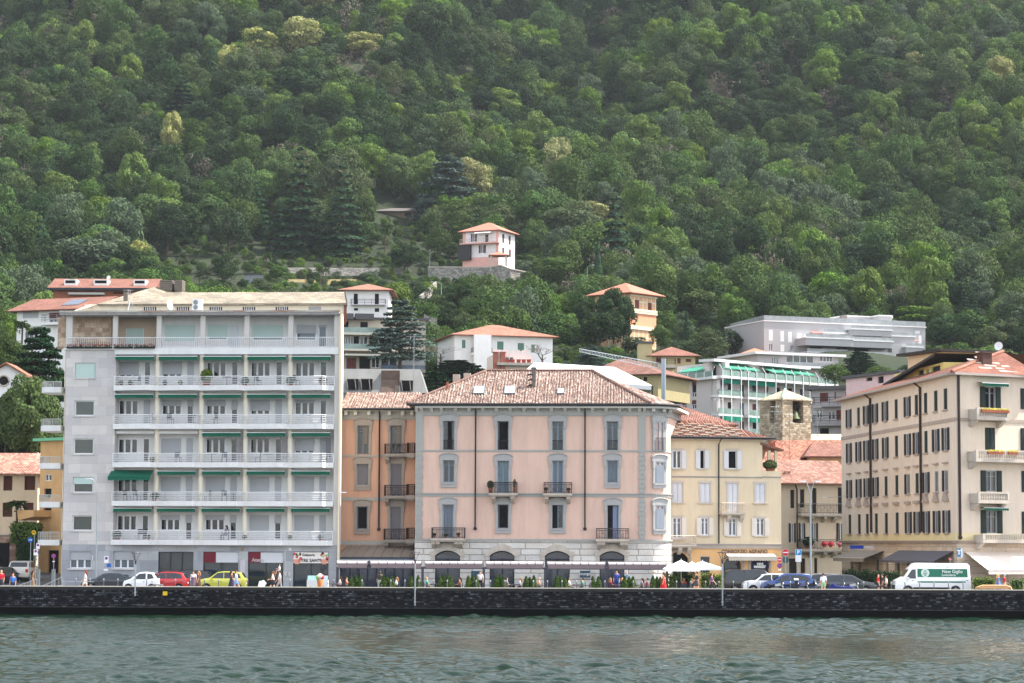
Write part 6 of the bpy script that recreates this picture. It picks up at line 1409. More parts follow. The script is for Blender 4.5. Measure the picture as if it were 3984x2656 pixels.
for i in range(1,4):
 for a,b in((0,.2),(.245,.70),(.73,.98)):
  o=MB().box(Wf*a,Wf*b,-.3,1.2,zs[i]-.1,zs[i]+.2).build('balcony',SLW,FB.root);MB().box(Wf*a+.05,Wf*b-.05,-.27,-.23,zs[i]+.25,zs[i]+1.1).build('glass_balustrade',glass_mat('balustrade_glass',None),o)
mb=MB();mb.box(-.2,Wf+.3,-1.0,1.5,zs[0]-.1,zs[0]+.28);mb.build('terrace_slab',SLW,FB.root)
mb=MB();mb.box(-.3,FA.W+.3,-1.0,1.5,zt-.1,zt+.28);mb.build('terrace_slab',SLW,FA.root)
for px in(2811,2845,2883,2911,2943,2978,3018,3057,3090,3124,3150,3184,3214):
 u=FB.p(px,1500,-1)[0];zb_=zs[4]-4 if px<3060 else zs[2]
 MB().tube([(u,-1.05,zb_),(u,-1.05,zs[0]+1.2),(u-.15,-1.05+.0,zs[0]+1.3),(u-.6,-.9,zs[0]+2.0)],.07,5).build('post',WFR,FB.root)
for px in(2580,2612,2644,2676,2708,2740,2772):u=FA.p(px,1480,-1)[0];MB().tube([(u,-1.0,zt-.1),(u,-1.0,zt+1.0),(u+.5,-1,zt+1.7)],.07,5).build('post',WFR,FA.root)
MB().box(0,Wf,-.98,-.94,zs[0]+.3,zs[0]+1.15).build('glass_balustrade',glass_mat('balustrade_glass',None),FB.root);MB().box(0,FA.W,-.98,-.94,zt+.3,zt+1.15).build('glass_balustrade',glass_mat('balustrade_glass',None),FA.root)
zp=FB.p(2800,1402,1.5)[1]
MB().box(.2,Wf*.8,2,3,zs[0],zp-.3).build('penthouse_wall',GRW,FB.root);MB().box(-.2,Wf*.82,.4,3.5,zp-.297,zp+.1).build('penthouse_roof',SLW,FB.root)
MB().box(2.2,FA.W,1.6,2.4,zt,zp-.3).build('penthouse_wall',GRW,FA.root)
for k in range(7):u=1.4+k*(Wf*.75)/7;MB().face([(u,1.97,zs[0]+.3),(u+1.3,1.97,zs[0]+.3),(u+1.3,1.97,zp-.9),(u,1.97,zp-.9)]).build('window',(BLK,GL)[k%2],FB.root)
for a,b,yt in((2805,2945,1412),(2990,3035,1424),(3028,3100,1430),(3085,3160,1436)):
 u0,u1=FB.p(a,yt,0)[0],FB.p(b,yt,0)[0];awning(FB.root,u0,u1,1.9,zp-.35,2.6,.95,M('sea_green_awning',(50,132,106),.8),.15)
u0,u1=FA.p(2652,1430,0)[0],FA.p(2752,1430,0)[0];awning(FA.root,u0,u1,1.5,zp-.7,2.4,.9,M('sea_green_awning',None),.15)
for a,b,i in((2814,2878,0),(2912,3014,0),(2911,2958,2),(2815,2885,2)):
 u0,u1=FB.p(a,1490,-.4)[0],FB.p(b,1490,-.4)[0];MB().box(u0,u1,-.5,-.45,zs[i]-.85,zs[i]-.1).build('awning',M('teal_blind',(8,116,94),.8),FB.root)
u=FB.p(3055,1440,0)[0]
F=house('grey_balcony_flats','dull grey flats with brown shutters right of the bell tower','flats',3160,318,3330,316,1700,1516,M('dull_grey_wall',(172,166,166),.85),12,[(3190,3222,1528,1562,'br'),(3247,3252,1524,1560,'br'),(3285,3300,1522,1545),(3178,3200,1590,1625),(3222,3250,1598,1632),(3254,3282,1595,1632,'br'),(3190,3225,1665,1690,'dark')],ext=12)
flat_roof(F,DKR,.8,.5)
for yt,yb in((1574,1581),(1645,1655)):slab_px(F,3158,3330,yt,yb,1.3,M('grey_slab',(150,146,146),.8),rail=IRON)
F=house('low_pink_house','low pink house with flat dark roof below the grey stepped flats','house',3292,312,3505,300,1560,1462,M('dusty_pink',(218,186,186),.85),10,[(3370,3394,1468,1482,'dark'),(3415,3438,1464,1490,'dark')],ext=8);flat_roof(F,DKR,.5,.35)
GG=M('stepped_grey_wall',(160,159,160),.85,var=.02);RGL=glass_mat('parapet_glass',(130,134,136),.2)
F=house('stepped_flats','large grey stepped flats with roof terraces against the wood','flats',2973,438,3602,450,1460,1262,GG,16,bm=M('pale_blind',(214,212,212),.7),wins=[(2991,3007,1282,1324,'blind'),(3036,3051,1287,1328,'blind'),(3066,3082,1290,1331,'blind'),(3103,3118,1295,1334,'blind'),(2992,3007,1336,1366),(3036,3052,1340,1367,'blind'),(3075,3090,1343,1367),(3152,3180,1298,1316,'blind'),(3573,3586,1304,1340,'blind'),(3484,3496,1328,1364,'dark'),(3498,3504,1380,1412,'dark'),(3554,3567,1382,1418),(3335,3350,1312,1330,'blind'),(3400,3430,1318,1338,'blind'),(3150,3196,1350,1374,'dark'),(3202,3250,1350,1374,'blind'),(3256,3296,1350,1374,'dark'),(3322,3380,1356,1384,'dark'),(3388,3454,1356,1384,'blind'),(3322,3390,1412,1432,'dark'),(3398,3460,1412,1432,'dark'),(3226,3290,1318,1340,'dark'),(3510,3522,1300,1318,'dark'),(3536,3548,1330,1350,'blind'),(3590,3598,1360,1390,'dark'),(3128,3146,1300,1330,'blind'),(3440,3462,1318,1330,'dark'),(3560,3580,1286,1298,'blind')],ext=14)  # wide dark windows under the terrace slabs are added as strips of painted shadow
Lf=Fac('west_wing',2842,456,2973,438,0,None,None,pyref=1400);Lf.root.parent=F.root;bpy.context.view_layer.update();lo=F.root.matrix_world.inverted()@Vector((Lf.o.x,Lf.o.y,0));Lf.root.location=lo;Lf.root.rotation_euler=(0,0,Lf.th-F.th);KEEP.append((2842,1250,2973,1400,438))
hs=[Lf.rect(*q)for q in((2934,1285,2950,1323),(2889,1290,2898,1328),(2934,1337,2950,1366),(2858,1292,2866,1330))]
mb=MB();wall_holes(mb,0,Lf.W,F.zb-14,F.zt,hs,.2);mb.build('wall',GG,Lf.root)
for h in hs:pane(MB(),h,.1).build('blind',M('pale_blind'),Lf.root)
flat_roof(F,SLW,.15,.2);MB().box(0,F.W,-.1,-.05,F.zt+.25,F.zt+1.1).build('glass_parapet',RGL,F.root);MB().box(0,Lf.W,-.1,-.05,F.zt+.2,F.zt+1.1).build('glass_parapet',RGL,Lf.root)
def blk(px0,px1,pyt,pyb,d0,d1,mat=GG,name='terrace_block',cap=True):
 u0,u1=F.p(px0,pyt,d0)[0],F.p(px1,pyt,d0)[0];z1,z0=F.p((px0+px1)/2,pyt,d0)[1],F.p((px0+px1)/2,pyb,d0)[1]
 o=MB().box(u0,u1,d0,d1,z0,z1).build(name,mat,F.root)
 if cap:MB().box(u0-.15,u1+.15,d0-.15,d1+.1,z1+.003,z1+.22).build('coping',SLW,o)
 return o
blk(3052,3178,1238,1275,4,9,name='roof_block');blk(3285,3470,1234,1285,6,12,name='roof_block');blk(3420,3470,1230,1262,3,6,name='roof_block');blk(3008,3030,1228,1262,2,3,CONC,'chimney',False);blk(3276,3296,1226,1262,3,4,CONC,'chimney',False)
for a,b,yt,yb,d in((3135,3320,1318,1345,-3.5),(3205,3430,1300,1314,-1.5),(3312,3470,1284,1306,-2.6),(3300,3475,1328,1352,-3.0),(3300,3480,1385,1408,-3.0),(3140,3300,1374,1392,-2.4),(3470,3560,1310,1400,-1.2),(3525,3590,1352,1422,-2.4)):
 o=blk(a,b,yt,yb,d,.0,cap=True);u0,u1=F.p(a,yt,d)[0],F.p(b,yt,d)[0];z=F.p((a+b)/2,yt,d)[1]
 MB().box(u0+.05,u1-.05,d+.05,d+.09,z,z+.8).build('glass_parapet',RGL,o)
for a,b,yt in((3152,3190,1290),(3195,3285,1294),(3520,3565,1320)):u0,u1=F.p(a,yt)[0],F.p(b,yt)[0];awning(F.root,u0,u1,-.02,F.p(a,yt)[1],.9,.25,M('red_white_awning',(190,120,112),.8),.1)
F6=house('glazed_flats','low grey flats with wide glazing between the awning flats and the stepped flats','flats',2948,408,3262,414,1480,1384,M('lilac_grey_wall',(180,174,174),.85),12,[(3003,3030,1388,1415),(3060,3165,1384,1412),(3190,3240,1384,1406)],ext=12,n=4);flat_roof(F6,SLW,1.0,.45)
o=slab_px(F6,3068,3265,1424,1432,1.8,SLW);MB().box(F6.p(3068,1424,-1.8)[0],F6.p(3265,1424,-1.8)[0],-1.8,-1.75,F6.p(3160,1424,-1.8)[1],F6.p(3160,1410,-1.8)[1]).build('glass_balustrade',RGL,o)
F7=house('orange_roof_house','house showing only a bright orange tiled roof in front of the stepped flats','house',2862,428,3030,428,1420,1388,GG,9,ext=8);hiproof(F7,M('bright_orange_roof',(176,108,82),.8,var=.06),.8,pyr=1354)
F=house('lone_villa','white villa with pink quoins and red hip roof alone on the slope','villa',1800,556,1940,552,1026,898,M('villa_white',(230,224,224),.85),8.6,[(1838,1850,909,940,'sh'),(1887,1900,911,942,'dark'),(1870,1884,953,984,'sh'),(1862,1890,1012,1020,'dark')],ext=6,shut=M('villa_brown_shutter',(88,62,56),.8))
hiproof(F,M('villa_roof',(162,106,88),.8,var=.08,scale=3),.9,pyr=866)
PQ=M('pink_quoin',(222,170,158),.85);Zv=lambda py:F.p(1870,py)[1]
for u in(0,F.W-.7):MB().box(u,u+.7,-.04,.03,Zv(1000),Zv(900)).build('quoin',PQ,F.root)
MB().box(0,F.W,-.05,.0,F.zb-2,Zv(1000)).build('pink_base',PQ,F.root)
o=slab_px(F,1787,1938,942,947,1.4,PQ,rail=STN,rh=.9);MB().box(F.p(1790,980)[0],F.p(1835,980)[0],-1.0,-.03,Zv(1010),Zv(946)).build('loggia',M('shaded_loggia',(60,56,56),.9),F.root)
awning(F.root,F.p(1855,905)[0],F.p(1918,905)[0],-.02,Zv(899),1.4,.55,WHB,.1)
sx=F.W;mb=MB()
for y0,z0,z1 in((1.8,909,944),(5.2,909,944),(1.8,962,985),(5.4,962,992)):mb.face([(sx+.03,y0,Zv(z1)),(sx+.03,y0+1.1,Zv(z1)),(sx+.03,y0+1.1,Zv(z0)),(sx+.03,y0,Zv(z0))])
mb.build('side_windows',M('villa_brown_shutter',None),F.root)
g_=empty('gazebo',at(1940,1040,546),0,'small square gazebo with red pyramid roof on the villa terrace','gazebo');hgt=(1040-994)/FPX*546;mb=MB();hip(mb,-2.3,2.3,-2.3,2.3,hgt,.95);mb.build('roof',M('villa_roof',None),g_)
for a in(-1.7,1.7):
 for b in(-1.7,1.7):MB().box(a-.22,a+.22,b-.22,b+.22,-1,hgt-.15).build('pillar',STN,g_)
DRY=stone_mat('dry_stone_wall',[(150,146,140),(168,162,154),(132,128,124),(176,170,160)],.7,.35,.03,(92,90,84),.95,.08,.5)
def wall_px(pts,th,mat,label,group=None,name='retaining_wall',deep=3.0,cope=True):
 0
 pts=[(p[0],p[1],p[2],p[3]or hit(p[0],p[2])or 560)for p in pts]
 r=empty(name,at(pts[0][0],pts[0][2],pts[0][3]),0,label,'stone wall',group);o0=r.location.copy();mb=MB();m2=MB()
 for a,b in zip(pts,pts[1:]):
  A,B=at(a[0],a[1],a[3])-o0,at(b[0],b[1],b[3])-o0;A0,B0=at(a[0],a[2],a[3])-o0,at(b[0],b[2],b[3])-o0;A0.z-=deep;B0.z-=deep
  n=Vector((B.y-A.y,A.x-B.x,0)).normalized()*-th
  mb.mesh([A0,B0,B,A,A0+n,B0+n,B+n,A+n],[(0,1,2,3),(5,4,7,6),(3,2,6,7),(1,5,6,2),(4,0,3,7)])
  if cope:u=Vector((0,0,.22));e=n.normalized()*.15;m2.mesh([A-e,B-e,B-e+u,A-e+u,A+n+e,B+n+e,B+n+e+u,A+n+e+u],[(0,1,2,3),(5,4,7,6),(3,2,6,7),(1,5,6,2),(4,0,3,7),(0,4,5,1)])
 mb.build('stone_face',mat,r)
 if cope:m2.build('coping',STN,r)
 KEEP.append((pts[0][0],min(p[1]for p in pts),pts[-1][0],min(p[1]for p in pts)+24,min(p[3]for p in pts)));return r
wall_px([(1665,1040,1072,548),(1900,1041,1085,545),(1950,1033,1085,541),(1985,1047,1090,539),(2060,1062,1094,543),(2110,1085,1105,548)],.5,DRY,'long stone retaining wall with coping under the lone villa')
wall_px([(1085,1040,1062,None),(1600,1042,1062,None)],.5,DRY,'grey terrace wall below the clipped hedges of the garden','terrace walls of the hillside garden',cope=False,deep=.6)
wall_px([(1120,1086,1096,None),(1440,1086,1098,None)],.5,M('dry_grass_bank',(150,136,96),.95,var=.3,scale=.6),'low dry bank in the middle of the garden terraces','terrace walls of the hillside garden',cope=False,deep=.6)
wall_px([(640,1000,1012,None),(960,1006,1016,None)],.5,DRY,'short grey terrace wall at the foot of the dark wood','terrace walls of the hillside garden',cope=False,deep=.6)
wall_px([(1640,1150,1158,500),(1700,1095,1140,515)],.5,DRY,'steep garden path wall climbing to the lone villa',cope=False)
wall_px([(1650,1222,1262,450),(1700,1240,1262,450)],.5,DRY,'dark slanting wall among bushes behind the stepped terraces',cope=False)
def hh(px0,px1,pyt,pyb,d,mat,label,**k):
 Y=hit((px0+px1)/2,pyb)or 560;KEEP.append((px0,pyt,px1,pyb,Y));return hedge_px(px0,px1,pyt,pyb,Y,d,mat,label,**k)
hh(975,1350,992,1012,2.0,PAL['green'],'long clipped hedge along the upper garden terrace',dens=26,leaf=.3)
for a,b,t_,bb,nm in((1285,1356,1004,1030,'widest clipped block hedge below the long hedge'),(1372,1411,1000,1024,'second clipped block in the hedge row'),(1438,1466,1000,1022,'third clipped block in the hedge row'),(1476,1491,1008,1028,'smallest clipped block at the end of the hedge row')):
 hh(a,b,t_,bb,3.0,PAL['bright'],nm,dens=26,leaf=.3,group='clipped hedge blocks in the garden')
Y=hit(1545,845)or 640
F8=house('garden_shed','low brown garden shed with sheet roof beside the blue grey cedar','shed',1475,Y,1612,Y,850,822,M('shed_wood',(120,104,88),.9),5,[(1575,1600,828,842,'dark')],ext=3)
mb=MB();mb.face([(-1,-1,F8.zt),(F8.W+.6,-1,F8.zt),(F8.W,5,F8.zt+1.6),(-1.5,5,F8.zt+1.6)]);mb.face([(-1,-1,F8.zt-.1),(-1.5,5,F8.zt+1.5),(F8.W,5,F8.zt+1.5),(F8.W+.6,-1,F8.zt-.1)]);mb.build('roof',M('dark_sheet_roof',(96,90,88),.8),F8.root)
Y=hit(1000,1100)or 540
F9=house('garden_hut','tiny grey hut half hidden between garden bushes','hut',955,Y,1030,Y,1105,1068,M('hut_grey',(140,146,150),.8),3,ext=2);flat_roof(F9,DKR,.3,.2)
o=empty('tower_crane',(at(2570,1440,300).x,300,1.6),0,'grey lattice crane jib reaching across the marquee','crane');c0=o.location.copy()
A,B=at(2255,1367,300)-c0,at(2585,1440,300)-c0;mb=MB();n=26
for k in range(n):
 p,q=A.lerp(B,k/n),A.lerp(B,(k+1)/n);h=.35+.4*k/n;up=Vector((0,0,h))
 mb.tube([p,q],.05,3,False);mb.tube([p+up,q+up],.05,3,False);mb.tube([p,p+up],.035,3,False);mb.tube([p,q+up],.035,3,False)
mb.build('jib',STEEL,o);mb=MB();mb.tube([(B.x-.1,0,0),(B.x-.1,0,at(2585,1395,300).z-1.6)],.28,8);mb.build('mast',M('grey_mast',(130,140,148),.6),o)
def lamp_post(px,pyb,pyt,Y,label,arm=(1,0),r=.09,double=False,curve=True,group='tall street lamps',zb=None,al=1.6):
 b=at(px,pyb,Y);z0=b.z if zb is None else zb;o=empty('street_lamp',(b.x,Y,z0),0,label,'street lamp',group);h=at(px,pyt,Y).z-z0
 MB().tube([(0,0,0),(0,0,h*.5),(0,0,h*.86)],[r,r*.75,r*.6],8).build('pole',STEEL,o)
 for s in((1,-1)if double else(1,)):
  e=Vector((al*arm[0]*s,al*arm[1]*s,0));mb=MB();P=[Vector((0,0,h*.86))+e*t+Vector((0,0,h*.14*math.sin(t*math.pi/2)))for t in(0,.2,.45,.7,1)];mb.tube(P,r*.45,6)
  mb.build('arm',STEEL,o);p=P[-1];d=e.normalized();MB().box(-.08,.08,-.24,.24,-.04,.04).build('lamp_head',WFR,o);q=C.objects[-1];q.location=p+d*.25;q.rotation_euler=(0,0,math.atan2(-d.x,d.y))
 return o
lamp_post(1717,1145,1096,460,'white street lamp standing in the bushes below the lone villa',(-1,0),.08)
lamp_post(1672,1050,970,548,'thin pole lamp at the corner of the villa terrace',(0,.3),.06,al=.3)
lamp_post(2285,1090,1030,500,'small curved lamp before the brownish pine',(1,0),.06,al=1.0)
w_=F2.world(F2.p(1610,1445,3)[0],3,F2.p(1610,1560,3)[1]);antenna(w_,(1560-1300)/FPX*207,'tall thin aerial mast on the roof of the peach wing',2,1.4)
for i,(px,py,Y,h,nm)in enumerate(((3015,1700,232,3.0,'aerial with short bars on the tiled roof below the bell tower'),(3072,1790,228,4.4,'tall thin aerial in front of the bell tower'),(3180,1700,250,3.2,'aerial beside the bell tower roofline'),(2793,1610,212,1.6,'small aerial on the red roof behind the cream building'))):
 antenna(at(px,py,Y),h,nm,2,.9,.3)
GZ=1.6;PZ=1.72
def skin(name,J,E,R,root,mat,sub=1,extra=0.0):
 names=[];
 for a,b in E:
  for n in(a,b):
   if n not in names:names.append(n)
 names.remove(root);names.insert(0,root)
 me=bpy.data.meshes.new(name);me.from_pydata([J[n]for n in names],[(names.index(a),names.index(b))for a,b in E],[])
 o=bpy.data.objects.new(name,me);C.objects.link(o);me.materials.append(mat)
 m=o.modifiers.new('s','SKIN');m.use_smooth_shade=True
 sv=me.skin_vertices[0].data
 for i,n in enumerate(names):r=R[n]+extra;sv[i].radius=(r,r);sv[i].use_root=i==0
 s=o.modifiers.new('u','SUBSURF');s.levels=sub;s.render_levels=sub
 return o
TMP=[]
def joints(pose):
 J=dict(pel=(0,0,.95),spi=(0,0,1.12),che=(.01,0,1.33),nec=(.0,0,1.47),hea=(.02,0,1.56),cro=(.01,0,1.66))
 for s,S in((1,'l'),(-1,'r')):
  J['sh'+S]=(0,.17*s,1.40);J['hp'+S]=(0,.09*s,.92)
  f=s if pose=='walk' else 0
  if pose=='sit':
   J.update({'el'+S:(.12,.21*s,1.16),'wr'+S:(.34,.14*s,1.12),'kn'+S:(.42,.11*s,.90),'an'+S:(.44,.11*s,.46),'to'+S:(.58,.12*s,.42)})
  elif pose=='walk':
   J.update({'el'+S:(-.10*f,.21*s,1.14),'wr'+S:(.02-.20*f+.06,.21*s,.92),'kn'+S:(.06+.17*f,.10*s,.52),'an'+S:(.02+.26*f-.06,.10*s,.09+.04*(f<0)),'to'+S:(.17+.26*f-.06,.11*s,.03)})
  elif pose=='push':
   J.update({'el'+S:(.06,.21*s,1.14),'wr'+S:(.30,.17*s,1.08),'kn'+S:(.06+.14*s,.10*s,.52),'an'+S:(.0+.2*s,.10*s,.09),'to'+S:(.15+.2*s,.11*s,.03)})
  else:
   J.update({'el'+S:(-.02,.22*s,1.13),'wr'+S:(.05,.22*s,.90),'kn'+S:(.02,.10*s,.51),'an'+S:(-.01,.10*s,.09),'to'+S:(.14,.12*s,.03)})
  w=Vector(J['wr'+S]);d=(w-Vector(J['el'+S])).normalized();side=Vector((0,1,0)).cross(d).normalized()
  J['pa'+S]=tuple(w+d*.05)
  for k in range(5):
   off=side*(.022*(k-2))if k else side*-.05
   L=(.05,.075,.085,.078,.06)[k];J['f%d%s'%(k,S)]=tuple(w+d*(.06 if k else .02)+off*.8);J['g%d%s'%(k,S)]=tuple(w+d*((.06 if k else .02)+L)+off*1.1+Vector((.0,-.012*s,0)))
 return J
RAD=dict(pel=.125,spi=.115,che=.135,nec=.052,hea=.088,cro=.07)
for S in 'lr':
 RAD.update({'sh'+S:.062,'el'+S:.042,'wr'+S:.028,'pa'+S:.034,'hp'+S:.09,'kn'+S:.058,'an'+S:.04,'to'+S:.035})
 for k in range(5):RAD['f%d%s'%(k,S)]=.010;RAD['g%d%s'%(k,S)]=.008
SPINE=[('pel','spi'),('spi','che'),('che','nec'),('nec','hea'),('hea','cro')]
def limbs(parts,S):
 E=[]
 if 'arm' in parts:E+=[('che','sh'+S),('sh'+S,'el'+S),('el'+S,'wr'+S),('wr'+S,'pa'+S)]+[('pa'+S,'f%d%s'%(k,S))for k in range(5)]+[('f%d%s'%(k,S),'g%d%s'%(k,S))for k in range(5)]
 if 'leg' in parts:E+=[('pel','hp'+S),('hp'+S,'kn'+S),('kn'+S,'an'+S),('an'+S,'to'+S)]
 return E
SKIN_=M('skin',(206,156,130),.6,var=.04)
PM={}
for pose in('stand','walk','sit','push'):
 J=joints(pose);E=SPINE+[e for S in 'lr' for e in limbs('armleg',S)]
 PM[pose,'body']=skin('body',J,E,RAD,'pel',SKIN_)
 R2=dict(RAD);E2=SPINE[:2]+[e for S in 'lr' for e in(('che','sh'+S),('sh'+S,'el'+S))]
 PM[pose,'top']=skin('top',J,E2,R2,'pel',SKIN_,1,.02)
 J3=dict(J)
 E3=[('spi','pel')]+[e for S in 'lr' for e in(('pel','hp'+S),('hp'+S,'kn'+S),('kn'+S,'an'+S))];PM[pose,'trousers']=skin('trousers',J,E3,RAD,'pel',SKIN_,1,.018)
 for S in 'lr':J3['kn'+S]=tuple(Vector(J['hp'+S]).lerp(Vector(J['kn'+S]),.72));RAD3=dict(RAD)
 RAD3['knl']=RAD3['knr']=.075
 PM[pose,'shorts']=skin('shorts',J3,[('spi','pel')]+[e for S in 'lr' for e in(('pel','hp'+S),('hp'+S,'kn'+S))],RAD3,'pel',SKIN_,1,.02)
 if pose!='sit':m=MB();m.lathe([(.15,1.22),(.14,1.1),(.18,.92),(.25,.6),(.29,.38),(.27,.38),(.16,.9)],0,0,12);PM[pose,'dress']=m.build('dress',SKIN_)
 m=MB();m.ball((-.015,0,1.625),.102,10,7,(1.0,.95,1.0));PM[pose,'hair']=m.build('hair',SKIN_)
 m=MB();m.ball((-.03,0,1.62),.105,10,7,(1.0,.98,1.05));m.tube([(-.08,0,1.6),(-.12,0,1.45),(-.13,0,1.3)],[.08,.075,.03],8);PM[pose,'longhair']=m.build('hair',SKIN_)
 m=MB();m.ball((.098,.03,1.60),.011,6,4);m.ball((.098,-.03,1.60),.011,6,4);m.tube([(.09,0,1.6),(.118,0,1.565)],[.01,.014],5);PM[pose,'face']=m.build('face',SKIN_)
bpy.context.view_layer.update();dg=bpy.context.evaluated_depsgraph_get()
for k in list(PM):
 o=PM[k];me=bpy.data.meshes.new_from_object(o.evaluated_get(dg));
 if k[1]in('hair','longhair'):
  bm_=[v for v in me.vertices]
  for v in bm_:
   if v.co.x>.055 and v.co.z<1.66:v.co.x=.02
 for p in me.polygons:p.use_smooth=True
 me.name=k[1];bpy.data.objects.remove(o);PM[k]=me
EYE=M('eyes',(40,30,28),.5)
def person(px,Y,z,rz,pose,top,low,lowtype,label,hair=(60,42,32),long=False,h=1.7,parent=None,group=None,skinc=None,loc=None):
 0
 p=Vector(loc)if loc else at(px,2270,Y);r=empty('person',(p.x,p.y,z if loc is None else loc[2]),rz,label,'person',group);s=h/1.74;r.scale=(s,s,s)
 if pose=='sit':r.location.z-=.44*s
 def add(nm,key,mat):
  o=bpy.data.objects.new(nm,PM[pose,key]);C.objects.link(o);o.parent=r
  o.material_slots[0].link='OBJECT';o.material_slots[0].material=mat
 add('body','body',M('skin_%d'%skinc[0],skinc,.6)if skinc else SKIN_)
 def cl(c):return M('cloth_%d_%d_%d'%c,c,.85,var=.1,scale=4)
 if lowtype=='dress' and pose!='sit':add('dress','dress',cl(low));add('top','top',cl(top))
 else:add('top','top',cl(top));add('trousers' if lowtype=='trousers' else 'shorts',lowtype if lowtype!='dress' else 'shorts',cl(low))
 if hair:add('hair','longhair' if long else 'hair',M('hair_%d_%d_%d'%hair,hair,.7))
 add('face','face',EYE);return r
PI=math.pi;L_,R_,F_,B_=PI,0,-PI/2,PI/2
W_=(232,232,232);BK=(26,26,30)
PPL=[(4,187,GZ,F_,'stand',(190,30,50),(60,60,70),'trousers','person in red shirt cut by the left edge of the quay',(180,150,110),0,1.75),(50,187.5,1.35,F_,'stand',(56,110,190),(40,50,80),'trousers','person in bright blue shirt near the quay steps',(150,90,60),0,1.75),(130,189,GZ,R_,'stand',(150,120,92),(140,112,88),'dress','person in a tan dress behind the step railing',(70,46,36),1,1.7),(332,187.5,GZ,L_,'walk',(222,214,214),(226,222,222),'shorts','person in white walking past the dark parked saloon',(120,60,40),1,1.72),(752,189,GZ,F_,'stand',(220,214,220),(110,90,110),'dress','person in a patterned dress by the red car',(50,38,34),1,1.72),(772,188.5,GZ,L_,'stand',(96,68,56),(84,58,48),'dress','person in a brown dress in front of the lime car',(170,120,80),1,1.72),(901,188,GZ,R_,'walk',(120,84,60),(52,52,80),'dress','person with long dark hair and dark skirt before the lime car',(60,36,28),1,1.75),(919,187.5,GZ,R_,'walk',(196,206,226),(120,146,190),'shorts','person in pale blue shirt and blue shorts before the lime car',(96,66,44),0,1.78),(1062,187.5,GZ,L_,'push',(226,204,200),(30,32,50),'shorts','person in black shorts pushing a white pushchair',(110,76,50),1,1.74),(1088,188,GZ,L_,'walk',(226,226,226),(150,150,152),'trousers','person in grey trousers carrying a child on the shoulders',(60,44,36),0,1.8),(1478,189.5,GZ,B_,'stand',(70,66,60),(176,190,180),'trousers','person with raised hand standing among the shrubs of the peach wing terrace',(70,56,44),1,1.75),(1868,190,GZ,F_,'stand',(214,206,206),BK,'trousers','dark haired person in white top beside the second pergola post',(24,22,24),0,1.8),(2399,193,GZ,F_,'stand',(40,70,150),(40,60,120),'trousers','person in blue standing under the last stone arch',(60,44,36),0,1.85),(2439,191.5,GZ,R_,'stand',(90,140,190),(40,40,60),'trousers','bald person in light blue behind the shrubs of the last arch',None,0,1.85),(2545,191,GZ,L_,'stand',(232,232,232),(60,60,70),'trousers','person in white shirt and pale cap near the pergola end',(214,200,170),0,1.85),(2581,188,GZ,L_,'stand',(196,120,96),(170,24,30),'dress','person in a long red dress at the pergola end post',(80,60,44),1,1.78),(2711,188,GZ,L_,'walk',(54,56,66),(70,72,84),'shorts','person in dark clothes walking by the white parasols',(60,40,30),0,1.85),(2757,191.5,GZ,F_,'stand',(140,90,76),(60,50,50),'trousers','person in brown top behind the planter hedge',(60,40,30),0,1.85),(2769,188,GZ,R_,'walk',(130,96,140),(40,40,56),'trousers','person in purple top with dark bag by the planter hedge',(96,60,44),1,1.72),(3203,187.5,GZ,B_,'stand',(220,222,236),(140,176,140),'shorts','person in white top and green shorts seen from behind at the motorbikes',(70,44,36),0,1.76),(3417,188,GZ,R_,'stand',(206,40,44),(50,60,80),'shorts','bald person in red shirt before the dark hedge',None,0,1.72),(3433,188.6,GZ,L_,'stand',(50,56,66),(60,64,76),'shorts','person in dark top between the red shirt and the white blouse',(60,50,40),0,1.74),(3448,188,GZ,L_,'stand',(224,214,200),(40,44,60),'trousers','person in white blouse before the dark hedge',(30,26,28),0,1.6),(3885,188.3,GZ,R_,'stand',(100,140,200),(50,120,200),'dress','blonde person in a blue dress behind the boat canopy',(206,170,100),1,1.74),(3908,188.6,GZ,L_,'stand',(196,40,56),(206,170,150),'shorts','person in red shirt carrying a pale blue backpack behind the boat canopy',(140,160,156),0,1.72),]
for p in PPL:person(p[0],p[1],p[2],p[3],p[4],p[5],p[6],p[7],p[8],p[9],bool(p[10]),p[11])
q=at(1087,2200,188);person(0,0,0,L_,'sit',(226,226,230),(200,190,190),'shorts','small child riding on the shoulders of the person in grey trousers',(120,90,60),False,1.05,loc=(q.x+.02,q.y,GZ+1.50))
ST_=[(1324,(222,196,190),L_,'person in pale pink at the first terrace table'),(1348,(206,120,100),R_,'person in salmon at the first terrace table'),(1543,(232,232,232),L_,'person in white at the terrace table of the peach wing'),(1661,(60,160,130),R_,'person in green shirt at the table beside the lamp post'),(1789,(150,90,60),L_,'person with dark hair at the table under the first arch'),(1972,(120,120,130),R_,'person in grey reaching across the table under the second arch'),(2024,(190,190,196),L_,'person with long hair at the table under the second arch'),(2098,(206,150,120),L_,'person in blue skirt sitting between two shrub groups'),(2214,(226,226,226),R_,'person in white shirt left of the name board'),(2266,(60,140,120),L_,'person in teal shirt under the name board'),(2376,(150,30,60),R_,'person in crimson by the fifth pergola post'),(2420,(40,36,40),L_,'person in dark clothes at the table under the last arch'),(2498,(110,116,126),L_,'blonde person in grey near the rounded corner'),(2519,(170,40,70),L_,'person in red beside the blonde diner near the rounded corner'),(2660,(170,30,30),B_,'person in red shirt sitting under the first parasol'),(2692,(70,70,76),B_,'person in black and white sitting under the first parasol')]
CHM=M('chair_dark',(60,64,74),.7);TBM=M('table_top',(70,74,86),.6)
